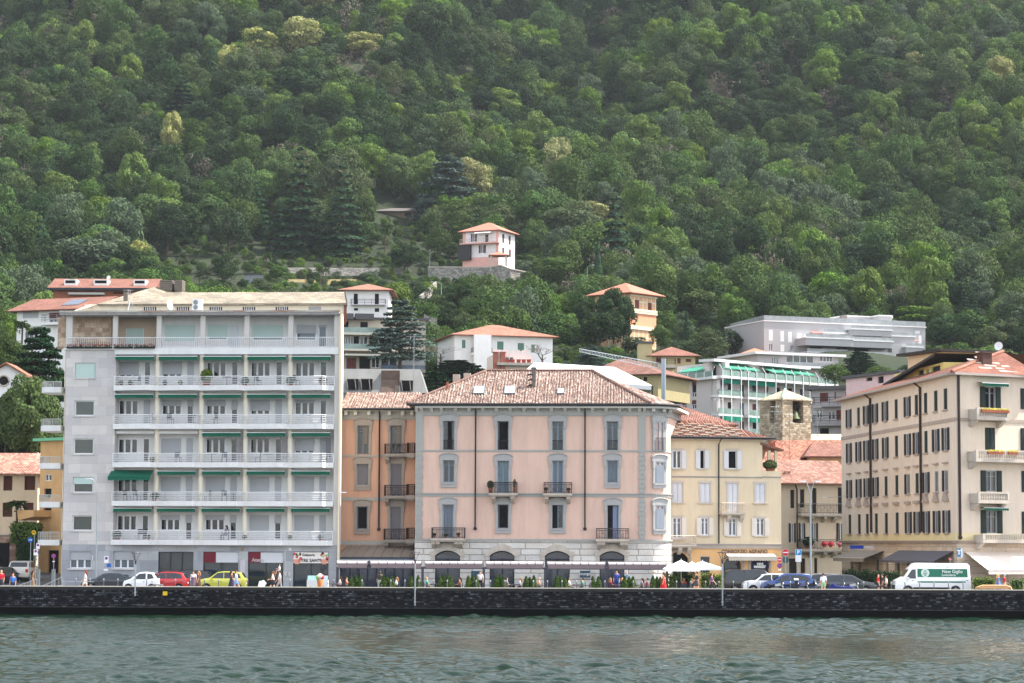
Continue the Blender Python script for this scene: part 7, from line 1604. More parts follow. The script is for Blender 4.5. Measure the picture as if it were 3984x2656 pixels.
def chair():
 o=empty('terrace_chair',(0,0,0));MB().box(-.22,.22,-.22,.22,.42,.46).build('seat',CHM,o)
 m=MB();m.box(-.24,-.20,-.22,.22,.46,.88);m.build('backrest',CHM,o)
 for a in(-.2,.2):
  for b in(-.2,.2):MB().tube([(a,b,0),(a,b,.42)],.02,5).build('leg',CHM,o)
 return o
def table():
 o=empty('terrace_table',(0,0,0));MB().box(-.38,.38,-.38,.38,.70,.74).build('table_top',TBM,o);m=MB();m.tube([(0,0,.02),(0,0,.7)],.035,6);m.build('leg',CHM,o);MB().box(-.22,.22,-.22,.22,0,.03).build('base',CHM,o);return o
C0,T0=chair(),table();u0_=True;tdone=[]
for i,(px,c,rz,lb)in enumerate(ST_):
 Y=190.5 if px<2600 else 190;q=at(px,2270,Y)
 person(px,Y,GZ+.02,rz,'sit',c,(60,70,110)if i%2 else(44,44,50),'trousers' if i%3 else 'shorts',lb,((60,44,36),(30,26,26),(150,110,70),(190,160,110))[(i*5)%4],i%2==0,1.7,group='people sitting on the restaurant terrace')
 c_=C0 if i==0 else copy_tree(C0);c_.location=(q.x,Y,GZ);c_.rotation_euler=(0,0,rz)
 tag(c_,'dark chair under the '+lb,'chair','chairs of the restaurant terrace')
 dx=.62*math.cos(rz);dy=.62*math.sin(rz)
 if i in(0,2,3,4,5,7,8,10,11,12,14):
  t_=T0 if i==0 else copy_tree(T0);t_.location=(q.x+dx,Y+dy,GZ);tag(t_,'square table before the '+lb,'table','tables of the restaurant terrace')
q=at(880,2095,200.6);zb=F.o.z
bp=at(878,2100,200.3);person(0,0,0,L_,'sit',(110,120,150),(70,80,110),'trousers','dark haired person sitting on the lowest balcony of the white block',(40,30,30),True,1.62,loc=(bp.x,200.5,bp.z+.02))
c_=copy_tree(C0);c_.location=(bp.x,200.5,bp.z);c_.rotation_euler=(0,0,L_);tag(c_,'dark chair on the lowest balcony of the white block','chair',None)
q=at(1022,2270,187.6);o=empty('pushchair',(q.x,q.y,GZ),0,'white hooded pushchair pushed along the quay','pushchair');BKM=M('black_plastic',(28,28,32),.5)
m=MB();m.prism([(-.35,.55),(.15,.5),(.3,.75),(.05,1.02),(-.25,.95)],-.22,.22);m.build('hood',M('cloth_232_232_232',W_,.85),o)
m=MB();m.prism([(-.3,.35),(.2,.35),(.25,.5),(-.35,.55)],-.2,.2);m.build('seat',BKM,o);m=MB()
for s in(-.2,.2):m.tube([(-.35,s,.1),(.15,s,.5),(.5,s,1.05)],.018,5);m.tube([(.3,s,.1),(-.05,s,.45)],.018,5)
m.tube([(.5,-.2,1.05),(.5,.2,1.05)],.02,5);m.build('frame',BKM,o)
for x in(-.35,.3):
 for s in(-.22,.22):m=MB();m.prism([(x+.11*math.cos(k*.628),.11+.11*math.sin(k*.628))for k in range(10)],s-.02,s+.02);m.build('wheel',BKM,o)
q=at(1245,2270,192);o=empty('ice_cream_figure',(q.x,q.y,GZ),0,'tall ice cream cone figure in front of the gelato shop','ice cream figure')
MB().lathe([(0,0),(.13,0),(.15,.3),(.26,1.0),(.24,1.02)],n=12).build('cone',M('wafer_orange',(196,120,60),.7,var=.3,scale=6),o)
for c,p in((ICE[1],(-.16,0,1.2)),(ICE[2],(0,-.1,1.3)),(ICE[0],(.16,0,1.22))):MB().ball(p,.2,10,6).build('scoop',c,o)
q=at(1235,2270,193.5);o=empty('gelato_counter',(q.x,q.y,GZ),0,'white gelato display counter with colourful front','display counter');MB().box(-.85,.85,0,.7,0,.95).build('body',WHT,o)
m=MB()
for k in range(16):m.use([M('print_a',(110,180,190),.6),ICE[0],ICE[1],M('print_b',(230,200,80),.6)][k%4]);x=-.75+.1*k;h=.2+.3*((k*7)%5)/5;m.box(x-.045,x+.045,-.02,-.002,.05,.05+h)
m.build('print',None,o);m=MB();m.prism([(-.0,.95),(.6,.95),(.6,1.3),(.3,1.3)],-.8,.8,'x');m.build('glass_hood',glass_mat('counter_glass',(120,150,160),.1),o)
TYRE=M('tyre',(24,24,26),.9);RIM=M('alloy_rim',(170,172,176),.35,.7);CGL=glass_mat('car_glass',(22,28,34),.05,.8);TAIL=M('tail_lamp',(170,20,24),.3);HEAD=M('head_lamp',(206,212,220),.2);TRIM=M('black_trim',(26,26,30),.6)
def paint(name,c):
 m=M('paint_'+name,c,.28,var=.02,spec=.6);m.node_tree.nodes['Principled BSDF'].inputs['Coat Weight'].default_value=.6;return m
def wheel(parent,x,y,r,wd=.2):
 o=MB();n=18;s=1 if y>0 else-1
 o.prism([(x+r*math.cos(2*PI*k/n),r+r*math.sin(2*PI*k/n))for k in range(n)],y-wd/2,y+wd/2,smooth=True);w_=o.build('wheel',TYRE,parent)
 m=MB();yy=y+s*(wd/2+.006);R=r*.66
 m.prism([(x+R*math.cos(2*PI*k/n),r+R*math.sin(2*PI*k/n))for k in range(n)],yy-.01,yy+.01);
 m2=MB()
 for k in range(5):
  a=2*PI*k/5+.3;m2.prism([(x+R*.3*math.cos(a),r+R*.3*math.sin(a)),(x+R*.92*math.cos(a+.28),r+R*.92*math.sin(a+.28)),(x+R*.92*math.cos(a+.95),r+R*.92*math.sin(a+.95))],yy-s*.0-.016,yy+.016)
 h=m.build('rim',RIM,w_);m2.build('rim_gap',TRIM,h)
def car(name,px,Y,L,W,prof,glass,wr,wx,col,label,face=-1,roof=None,cat='car',z=GZ,rz=None,cladding=False,belt=None,pxref='c',lamps=True,group=None,bodyname='body'):
 0
 q=at(px,2270,Y);o=empty(name,(q.x,q.y,z),(0 if face<0 else PI)if rz is None else rz,label,cat,group)
 X=lambda t:(t-.5)*L
 P=[(X(t),zz)for t,zz in prof];zb=belt or .9;H=max(z_ for _,z_ in P)
 def hw(zz):return W/2*(1 if zz<=zb else 1-.17*((zz-zb)/max(.01,H-zb)))*(.94 if zz<.32 else 1)
 out=[]
 for xa in sorted(wx):
  c=X(xa);ra=wr+.06;out+=[(c-ra,.22)]+[(c-ra*math.cos(PI*k/8),wr+ra*math.sin(PI*k/8)-.0)for k in range(0,9)]+[(c+ra,.22)]
 poly=[(X(.0)+.03,.24)]+out+[(X(1)-.03,.28)]+[p for p in P]
 v=[];n=len(poly)
 for s in(-1,1):v+=[(x,s*hw(zz),zz)for x,zz in poly]
 import mathutils.geometry as mg
 tri=mg.tessellate_polygon([[Vector((x,0,zz))for x,zz in poly]])
 fs=[tuple(t)for t in tri]+[tuple(i+n for i in t[::-1])for t in tri]+[(i,(i+1)%n,(i+1)%n+n,i+n)for i in range(n)]
 me=MB().mesh(v,fs).build(bodyname,col,o);
 import bmesh
 bm=bmesh.new();bm.from_mesh(me.data);bmesh.ops.recalc_face_normals(bm,faces=bm.faces);bmesh.ops.dissolve_limit(bm,angle_limit=.01,verts=bm.verts,edges=bm.edges);bm.to_mesh(me.data);bm.free()
 bv=me.modifiers.new('bevel','BEVEL');bv.width=.045;bv.segments=3;bv.limit_method='ANGLE';bv.angle_limit=.5
 for p in me.data.polygons:p.use_smooth=True
 for s in(-1,1):
  for g in glass:
   pts=[(X(t),s*(hw(zz)+.012),zz)for t,zz in g];MB().face(pts if s<0 else pts[::-1]).build('side_window',CGL,o)
 top=[(t,zz)for t,zz in prof]
 for(a,b),nm in((glass[0][:2],'windscreen'),(glass[-1][-2:],'rear_window')):
  pass
 for s in(-1,1):
  for xa in wx:wheel(o,X(xa),s*(W/2-.11),wr)
 if lamps:
  for s in(-1,1):
   MB().box(X(0)+.0,X(0)+.22,s*(W/2-.30)-.13,s*(W/2-.30)+.16,.6,.74).build('headlight',HEAD,o);MB().box(X(1)-.12,X(1)+.015,s*(W/2-.2)-.1,s*(W/2-.2)+.12,.68,.95).build('tail_light',TAIL,o)
 if cladding:
  m=MB();m.box(X(min(wx))+wr+.1,X(max(wx))-wr-.1,-W/2-.012,W/2+.012,.26,.42);m.build('sill',TRIM,o)
 for s in(-1,1):t=glass[0][0][0];MB().box(X(t)-.02,X(t)+.16,s*(W/2+.02),s*(W/2+.18),zb+.02,zb+.16).build('mirror',col,o)
 m=MB()
 for t in[(g[0][0]+g[-1][0])/2 for g in glass[1:]][:2]:pass
 k=0
 for g in glass[:2]:
  xh=X(max(t for t,_ in g)-.03);
  for s in(-1,1):MB().box(xh-.14,xh,s*(W/2+.004)-.012,s*(W/2+.004)+.012,zb-.12,zb-.085).build('door_handle',TRIM,o)
 if roof is not None:
  pts=[(X(t),zz+.012)for t,zz in prof if zz>zb+.3];m=MB()
  for(x0,z0),(x1,z1)in zip(pts,pts[1:]):m.mesh([(x0,-hw(z0)+.02,z0),(x1,-hw(z1)+.02,z1),(x1,hw(z1)-.02,z1),(x0,hw(z0)-.02,z0)],[(0,1,2,3)])
  m.build('roof',roof,o)
 for g,nm,e in((glass[0],'windscreen',1),(glass[-1],'rear_window',-1)):
  tl=(min if e==1 else max)(g,key=lambda p:p[0]);zt_=max(p[1]for p in g);tt=(min if e==1 else max)([p for p in g if p[1]>zt_-.06],key=lambda p:p[0])
  d=-.035*e;a,b=(tl[0]+d,tl[1]),(tt[0]+d,tt[1]);w0,w1=hw(a[1])-.12,hw(b[1])-.1
  def on(t,z0):
   best=None
   for(t0,z_0),(t1,z_1)in zip(prof,prof[1:]):
    if min(z_0,z_1)-1e-6<=z0<=max(z_0,z_1)+1e-6 and abs(z_1-z_0)>.02:
     tx=t0+(t1-t0)*(z0-z_0)/(z_1-z_0)
     if best is None or abs(tx-t)<abs(best-t):best=tx
   return best if best is not None else t
  ta,tb=on(a[0],a[1]+.02),on(b[0],b[1]-.03);dx=-.02*e
  MB().face([(X(ta)+dx,-w0,a[1]+.03),(X(ta)+dx,w0,a[1]+.03),(X(tb)+dx,w1,b[1]),(X(tb)+dx,-w1,b[1])]).build(nm,CGL,o)
 m=MB();m.box(X(0)-.012,X(0)+.03,-W/2*.5,W/2*.5,.36,.52);m.build('grille',TRIM,o)
 MB().box(X(1)-.01,X(1)+.02,-.26,.26,.62,.73).build('number_plate',WFR,o)
 return o
SEDAN=[(1,.5),(.995,.85),(.93,1.0),(.80,1.12),(.66,1.40),(.50,1.46),(.40,1.42),(.26,1.02),(.05,.86),(.0,.62),(.0,.4)]
SEDG=[[(.29,.99),(.405,1.36),(.50,1.39),(.50,.99)],[(.515,.99),(.515,1.39),(.65,1.33),(.76,1.08),(.74,1.0)]]
HATCH=[(1,.5),(1.0,.95),(.965,1.1),(.90,1.45),(.74,1.54),(.50,1.55),(.40,1.50),(.24,1.06),(.05,.92),(.0,.66),(.0,.4)]
HATG=[[(.27,1.02),(.405,1.44),(.53,1.48),(.53,1.0)],[(.545,1.0),(.545,1.48),(.74,1.46),(.86,1.36),(.9,1.04)]]
SMART=[(1,.5),(1.0,.95),(.97,1.15),(.86,1.48),(.62,1.56),(.46,1.5),(.22,1.02),(.03,.84),(.0,.6),(.0,.4)]
SMAG=[[(.28,1.0),(.47,1.42),(.66,1.46),(.66,.98)],[(.70,.98),(.70,1.44),(.84,1.38),(.9,1.05)]]
SUV=[(1,.55),(1.0,1.05),(.965,1.2),(.90,1.55),(.74,1.64),(.48,1.64),(.40,1.58),(.24,1.12),(.06,1.0),(.0,.74),(.0,.42)]
SUVG=[[(.27,1.08),(.405,1.5),(.53,1.55),(.53,1.07)],[(.545,1.07),(.545,1.55),(.74,1.52),(.88,1.4),(.92,1.12)]]
MINIV=[(1,.5),(1.0,1.0),(.985,1.3),(.96,1.75),(.9,1.88),(.42,1.9),(.33,1.84),(.17,1.2),(.04,1.0),(.0,.7),(.0,.42)]
MING=[[(.20,1.18),(.33,1.74),(.42,1.78),(.42,1.14)],[(.44,1.14),(.44,1.78),(.66,1.78),(.66,1.14)],[(.68,1.14),(.68,1.78),(.92,1.76),(.95,1.2)]]
car('saloon_car',436,194.6,4.7,1.8,SEDAN,SEDG,.32,(.17,.80),paint('dark_blue',(30,36,48)),'dark blue saloon parked behind the small white car')
car('small_car',551,192.8,2.72,1.6,SMART,SMAG,.29,(.16,.84),paint('white',(226,228,232)),'tiny white two seat car facing left')
car('hatchback',644,195.0,3.6,1.65,HATCH,HATG,.29,(.16,.82),paint('red',(176,18,30)),'bright red hatchback facing the tiny white car')
car('parked_car',728,198.0,4.2,1.8,SUV,SUVG,.33,(.18,.82),paint('black',(16,17,20)),'black car almost hidden behind the red hatchback')
car('small_suv',868,193.8,3.75,1.7,[(a,b+.06)for a,b in HATCH],[[(a,b+.06)for a,b in g]for g in HATG],.31,(.17,.83),paint('lime',(180,180,60)),'lime yellow small car facing left')
car('minivan',2932,195.6,4.9,1.95,MINIV,MING,.33,(.2,.82),paint('black',None),'long black minivan facing right',face=1)
car('compact_suv',2990,193.0,4.2,1.85,SUV,SUVG,.34,(.19,.8),paint('white',None),'white compact car with black roof facing left',roof=paint('black',None),cladding=True)
car('compact_suv',3062,191.6,4.2,1.85,SUV,SUVG,.34,(.19,.8),paint('blue',(24,62,130)),'royal blue car behind the motorbikes',cladding=True)
car('estate_car',3090,197.6,4.5,1.8,HATCH,HATG,.31,(.18,.82),paint('silver',(190,194,200)),'silver car behind the blue car')
car('estate_car',3190,199.4,4.5,1.8,HATCH,HATG,.31,(.18,.82),paint('white',None),'white car in the far parking row',)
car('estate_car',3235,196.8,4.6,1.8,HATCH,HATG,.31,(.18,.82),paint('dark_blue',None),'dark car in the middle parking row',face=1)
car('estate_car',3290,194.2,4.7,1.8,HATCH,HATG,.31,(.18,.82),paint('anthracite',(50,54,62)),'anthracite estate car nearest the dark hedge',face=1)
o=car('parked_suv',90,206.5,4.3,1.8,SUV,SUVG,.34,(.19,.8),paint('beige',(206,200,190)),'beige car seen from behind on the side street at the left',z=2.25,rz=PI*.5+PI)
o=car('parked_car',8,203.5,4.2,1.75,HATCH,HATG,.31,(.18,.82),paint('dark_blue',None),'dark car cut by the left edge of the photo',z=1.85,rz=PI*1.4)
mb=MB();a=at(0,2200,200).x;mb.mesh([(a-25,196.5,1.62),(a+6.5,196.5,1.62),(a+5,222,3.2),(a-25,222,3.2)],[(0,1,2,3)]);tag(mb.build('side_street',asph),kind='structure')
VP=[(1,.45),(1.0,1.3),(.992,2.3),(.965,2.48),(.30,2.52),(.265,2.46),(.20,2.1),(.12,1.42),(.02,1.12),(.0,.75),(.0,.42)]
VG=[[(.155,1.42),(.225,2.0),(.275,2.02),(.275,1.30),(.17,1.30)]]
vx=(3477+3765)/2;van=car('delivery_van',vx,192.2,5.95,2.05,VP,VG+[[(.99,2.2),(.992,2.3),(.993,2.2)]],.35,(.17,.80),paint('white',None),'white laundry delivery van with green lettered panel on its side',cat='van',belt=1.25)
X=lambda t:(t-.5)*5.95;y_=-2.05/2-.02
def vy(zz):return-(2.05/2*(1-.17*max(0,(zz-1.25)/(2.52-1.25))))-.02
GRN=M('van_green',(22,104,78),.4,var=.02);mb=MB();x0,x1,z0,z1=X(.298),X(.96),1.42,2.06
mb.mesh([(x0,vy(z0),z0),(x1,vy(z0),z0),(x1,vy(z1),z1),(x0,vy(z1),z1)],[(0,1,2,3)]);mb.mesh([(x0,vy(1.0),.98),(X(.93),vy(1.0),.98),(X(.93),vy(1.1),1.09),(x0,vy(1.1),1.09)],[(0,1,2,3)]);mb.build('green_panel',GRN,van)
tilt=math.atan2(vy(z1)-vy(z0),z1-z0);rt=(PI/2-tilt,0,0)
text(van,'New Giglio',0,0,0,.37,TXW,loc=(X(.76),vy(1.85)-.012,1.85),rot=rt,sx=.95);text(van,'Lavanderia',0,0,0,.27,TXW,loc=(X(.71),vy(1.58)-.012,1.58),rot=rt,sx=.95)
text(van,'www.newgiglio.it',0,0,0,.2,M('pale_green_text',(150,170,160),.5),loc=(X(.66),vy(2.24)-.012,2.24),rot=rt)
mb=MB();c_=(X(.40),1.74);mb.mesh([(c_[0]+.33*math.cos(k*.314),vy(c_[1]+.33*math.sin(k*.314))-.008,c_[1]+.33*math.sin(k*.314))for k in range(20)],[tuple(range(20))]);e_=mb.build('roundel',M('roundel',(200,216,208),.5),van)
mb=MB()
for s in(-1,0,1):
 P=[(c_[0]+s*(.02+.13*math.sin(t*PI)),c_[1]-.2+.4*t)for t in(0,.2,.4,.6,.8,1)]if s else[(c_[0],c_[1]-.26),(c_[0],c_[1]+.27)]
 mb.tube([(x,vy(z)-.014,z)for x,z in P],.014,4)
mb.tube([(c_[0]-.14,vy(c_[1]-.06)-.014,c_[1]-.06),(c_[0]+.14,vy(c_[1]-.06)-.014,c_[1]-.06)],.014,4);mb.build('lily_emblem',GRN,e_)
mb=MB();mb.box(X(.235),X(.72),-1.05,1.05,.46,.62);mb.box(X(-.004),X(.1),-.98,.98,.42,.78);mb.build('dark_trim',TRIM,van)
def motorbike():
 o=empty('motorcycle',(0,0,0))
 for x in(-.7,.68):
  m=MB();q=[(x+.29*math.cos(k*PI/8),0,.31+.29*math.sin(k*PI/8))for k in range(17)];m.tube(q,.055,6,False);w_=m.build('wheel',TYRE,o)
  m=MB();m.prism([(x+.1*math.cos(k*.628),.31+.1*math.sin(k*.628))for k in range(10)],-.05,.05)
  for k in range(5):a=k*1.257;m.tube([(x,0,.31),(x+.25*math.cos(a),0,.31+.25*math.sin(a))],.016,4)
  m.build('rim',RIM,w_)
 m=MB();m.tube([(-.7,.07,.31),(-.45,.07,.95)],.028,6);m.tube([(-.7,-.07,.31),(-.45,-.07,.95)],.028,6);m.build('fork',RIM,o)
 m=MB();m.tube([(-.42,-.36,1.06),(-.38,-.12,1.0),(-.4,0,.98),(-.38,.12,1.0),(-.42,.36,1.06)],.018,6);m.build('handlebar',TRIM,o)
 m=MB();m.box(-.28,.22,-.15,.15,.28,.62);m.tube([(-.1,-.17,.3),(.3,-.19,.24),(.85,-.2,.36)],.05,6);m.build('engine',M('engine_metal',(110,112,116),.4,.6),o)
 m=MB();m.mesh(*(lambda:([(-.42,y,z)for y,z in((-.1,.72),(.1,.72),(.12,.95),(-.12,.95))]+[(.08,y,z)for y,z in((-.09,.68),(.09,.68),(.1,.84),(-.1,.84))],[(0,1,2,3),(4,7,6,5),(0,4,5,1),(1,5,6,2),(2,6,7,3),(3,7,4,0)]))());m.build('tank',TRIM,o)
 m=MB();m.prism([(.05,.74),(.4,.70),(.82,.86),(.84,.93),(.4,.80),(.05,.82)],-.13,.13);m.build('seat',M('seat_vinyl',(30,28,30),.6),o)
 MB().ball((-.55,0,.9),.1,8,6).build('headlight',HEAD,o);m=MB();m.prism([(-.62,.85),(-.5,.82),(-.42,1.1),(-.5,1.22)],-.13,.13);m.build('windshield',CGL,o)
 m=MB();m.prism([(.7,.62),(.98,.6),(.95,.72),(.72,.74)],-.08,.08);m.build('rear_mudguard',TRIM,o);return o
M0=motorbike()
MBK=[(3020,189.0,2.6,(170,170,176),'motorbike with bright chrome front before the blue car'),(3075,189.2,3.0,(40,44,52),'black motorbike second from the blue car front'),(3115,188.8,2.8,(60,70,120),'motorbike with blue tank third in the row'),(3150,189.3,2.4,(30,30,34),'black motorbike at the foot of the tall double lamp'),(3178,188.9,3.4,(150,150,156),'silver motorbike right beside the tall double lamp'),(3255,189.2,2.9,(90,92,100),'grey motorbike behind the blue covered one'),(3310,189.4,2.7,(200,200,206),'white motorbike at the end of the row')]
for i,(px,Y,rz,c,lb)in enumerate(MBK):
 m_=M0 if i==0 else copy_tree(M0);q=at(px,2270,Y);m_.location=(q.x,Y,GZ);m_.rotation_euler=(0,0,rz);tag(m_,lb,'motorbike','motorbikes parked at the quay')
 for ch in m_.children:
  if ch.name.startswith('tank'):ch.material_slots[0].link='OBJECT';ch.material_slots[0].material=paint('bike%d'%i,c)
q=at(3270,2270,187.9);o=empty('covered_motorcycle',(q.x,187.9,GZ),0,'motorbike under a dark blue cover with white tag','covered motorbike')
P=[(-1.15,.1),(1.15,.1),(1.1,.6),(.7,.78),(.2,.72),(-.3,.8),(-.6,1.0),(-.95,.62)]
m=MB().prism(P,-.3,.3).build('cover',M('navy_cover',(24,34,96),.8),o);b=m.modifiers.new('bevel','BEVEL');b.width=.12;b.segments=3
MB().box(.6,.85,-.32,-.305,.0,.3).build('tag',WFR,o)
def bollard():
 o=empty('bollard',(0,0,0));MB().tube([(0,0,0),(0,0,.86)],.035,8).build('post',M('bollard_grey',(84,86,92),.5),o);MB().ball((0,0,.93),.06,8,6).tube([(0,0,.84),(0,0,.88)],.055,8).build('knob',STEEL,o);return o
BO=bollard();bx_=[295,350,403,458,570,682,740,795,850,962,1128,1298,1408,1520,1575,1630,1686,1740,1853,1908,1964,2075,2130,2186,2242,2298,2353,2409,2464,2520,2632,2687,2745,2797,2853,2910,2965,3075,3360,3467,3521,3578,3634,3690,3747]
for i,px in enumerate(bx_):
 b_=BO if i==0 else copy_tree(BO);q=at(px,2280,187.2);b_.location=(q.x,187.2,1.72)
 w_=('along the white apartment block' if px<1320 else 'in front of the restaurant pergola' if px<2600 else 'beside the parasols and parked cars' if px<3200 else 'along the laundry van')
 tag(b_,'slim grey bollard with round knob '+w_,'bollard','bollards along the quay')
o=empty('step_railing',(at(80,2285,186.5).x,186.5,PZ),0,'sloping grey handrails at the quay steps','railing');x0=o.location.x
def rl(a,b,y,r=.03):m=MB();A,B=at(*a,y),at(*b,y);A,B=A-o.location,B-o.location;m.tube([A,B],r,6);n=6;[m.tube([A.lerp(B,k/n),(A.lerp(B,k/n).x,A.lerp(B,k/n).y,-.1)],.018,4)for k in range(n+1)];return m
rl((74,2277),(143,2252),186.6).build('handrail',STEEL,o);rl((155,2284),(244,2243),186.9).build('handrail',STEEL,o);rl((205,2288),(244,2274),186.5).build('handrail',STEEL,o)
m=MB();A,B=at(244,2262,187)-o.location,at(366,2262,187)-o.location;m.tube([A,B],.02,5);m.build('chain_bar',STEEL,o)
for px in(149,208):q=at(px,2214,189);b0=at(px,2290,189);MB().box(-.13,.13,-.1,.1,-.2,q.z-GZ).build('gate_post',M('gate_grey',(110,118,120),.6),None,label='grey steel gate post %s'%('nearer the left edge' if px<200 else 'beside the flank of the white block'),cat='post',group='gate posts at the steps').location=(q.x,189,GZ)
CYP=leaf_mat('leaves_thuja',(46,66,26),(70,92,38),.01,.1,.12)
for i,cl in enumerate(([1367,1384,1402],[1492,1507,1524],[1600],[1626],[1713,1726,1742,1754],[1822,1838,1853],[1932,1946,1959],[2047,2061,2077],[2166,2182,2198],[2306],[2328],[2430,2447,2463],[2540,2556,2569])):
 for k,px in enumerate(cl):
  q=at(px,2280,188.8+.3*(k%2));h=random.uniform(1.25,1.5)
  pot_plant((q.x,q.y,GZ),.36,h,CYP,'little potted cypress on the terrace %s'%['before the lean-to roof','at the middle of the peach wing','just before the lamp post','just behind the lamp post','left of the first arch','between first and second arch','at the second arch','between second and third arch','left of the third arch','right of the name board','by the fifth post','under the last arch','at the pergola end'][i],'little cypresses in pots along the terrace',cone=True,pot=.28,potm=M('dark_pot',(44,42,44),.7),name='potted_cypress')
for a,b,t,bt,Y,lb in((2600,2632,2236,2275,190,'small leafy planter hedge beside the pergola end'),(2640,2700,2230,2270,191.5,'leafy planter hedge under the parasols'),(2726,2770,2232,2272,189.6,'leafy planter hedge behind the purple clad walker'),(2772,2808,2238,2276,189.4,'last planter hedge before the black minivan'),(3790,3868,2252,2285,189.4,'clipped bright hedge before the big cream awning'),(3936,3984,2256,2285,189.4,'clipped bright hedge cut by the right edge')):
 hedge_px(a,b,t,bt+14,Y,.7,PAL['bright'],lb,'planter hedges on the quay',dens=130,leaf=.11)
hedge_px(3288,3390,2222,2296,199,1.2,PAL['deep'],'dark hedge before the beige awning of the corner building',dens=100,leaf=.14)
hedge_px(3392,3500,2228,2296,198,1.2,PAL['deep'],'dark hedge stretching behind the laundry van bonnet',dens=100,leaf=.14)
for a,b in((2600,2636),(2726,2770),(2772,2808),(2645,2700)):
 q0,q1=at(a,2280,189.1),at(b,2280,189.1);MB().box(-(q1.x-q0.x)/2,(q1.x-q0.x)/2,0,.4,0,.55).build('planter_box',M('grey_planter',(104,116,124),.7),None,label='grey planter box under the hedge %s'%{2600:'at the pergola end',2726:'behind the purple clad walker',2772:'before the black minivan',2645:'under the parasols'}[a],cat='planter',group='planter boxes').location=((q0.x+q1.x)/2,188.9,GZ)
PAR=M('parasol_cloth',(232,232,230),.7,var=.02)
for px,pt,x0,x1,pe,Y,lb in((2650,2178,2588,2722,2212,190.5,'square white parasol nearest the pergola'),(2733,2183,2668,2806,2207,192.5,'square white parasol nearest the black minivan'),(2692,2186,2640,2740,2208,196,'white parasol behind the two front ones')):
 q=at(px,pe,Y);o=empty('parasol',(q.x,Y,GZ),0,lb,'parasol','white parasols');w_=(x1-x0)/FPX*Y/2;zt=at(px,pt,Y).z-GZ;ze=at(px,pe,Y).z-GZ
 cs=[(-w_,-w_),(w_,-w_),(w_,w_),(-w_,w_)];m=MB()
 for i in range(4):
  a,b=cs[i],cs[(i+1)%4];m.face([(*a,ze),(*b,ze),(0,0,zt)]);m.face([(*a,ze-.2),(*b,ze-.2),(*b,ze),(*a,ze)])
 m.build('canopy',PAR,o);MB().tube([(0,0,0),(0,0,zt+.1)],.035,6).build('pole',M('white_pole',(214,214,214),.5),o);MB().box(-.3,.3,-.3,.3,0,.08).build('base',STN,o)
 m=MB()
 for a in cs:m.tube([(0,0,zt-.9),(a[0]*.55,a[1]*.55,ze+(zt-ze)*.4)],.015,4)
 m.build('ribs',STEEL,o)
def cone_lamp(px,pyt,pyb,label):
 q=at(px,pyb,183.0);z0=q.z;zt=at(px,pyt,183).z-z0;o=empty('quay_lamp',(q.x,183.02,z0),0,label,'street lamp','funnel lamps on the quay wall')
 MB().tube([(0,0,0),(0,0,zt-.85)],.055,8).build('pole',STEEL,o);m=MB();m.lathe([(.05,zt-.9),(.09,zt-.62),(.05,zt-.6)],n=10);m.build('socket',IRON,o)
 m=MB()
 for k in range(3):a=k*2.094+.4;m.tube([(.05*math.cos(a),.05*math.sin(a),zt-.65),(.30*math.cos(a),.30*math.sin(a),zt-.1),(.36*math.cos(a),.36*math.sin(a),zt-.04)],.02,5)
 m.build('strut',IRON,o);MB().lathe([(0,zt+.02),(.38,zt-.01),(.36,zt-.05),(0,zt-.06)],n=16).build('disc',M('lamp_disc',(90,94,98),.5),o)
 MB().box(-.09,.09,.0,.3,.25,.32).box(-.09,.09,.0,.3,1.2,1.27).build('bracket',STEEL,o)
cone_lamp(525,2149,2318,'funnel lamp on the quay wall before the small white car');cone_lamp(1614,2146,2356,'funnel lamp on the quay wall before the gap of peach and pink walls');cone_lamp(2811,2147,2356,'funnel lamp on the quay wall before the black minivan')
lamp_post(372,2300,1862,196,'tall grey lamp with curved arm before the clad wall of the white block',(-.6,0),.07,zb=GZ,al=.8)
lamp_post(1319,2300,1915,197,'thin lamp pole at the right end of the white block',(.3,0),.06,zb=GZ,al=.1)
lamp_post(3155,2300,1872,192,'tall silver double lamp by the motorbikes',(.55,.2),.10,double=True,zb=GZ,al=.75)
lamp_post(3325,2112,1935,236,'lamp on a long arm at the far end of the corner building',(-1,0),.05,zb=12.5,al=2.6)
RED=M('sign_red',(196,24,38),.5,var=.02);BLU=M('sign_blue',(30,90,170),.5,var=.02);BLP=M('sign_pblue',(30,130,190),.5,var=.02);YLW=M('sign_yellow',(232,190,30),.5,var=.02)
def disc(mb,c,r,y,m,n=20):mb.use(m).prism([(c[0]+r*math.cos(2*PI*k/n),c[1]+r*math.sin(2*PI*k/n))for k in range(n)],y-.006,y)
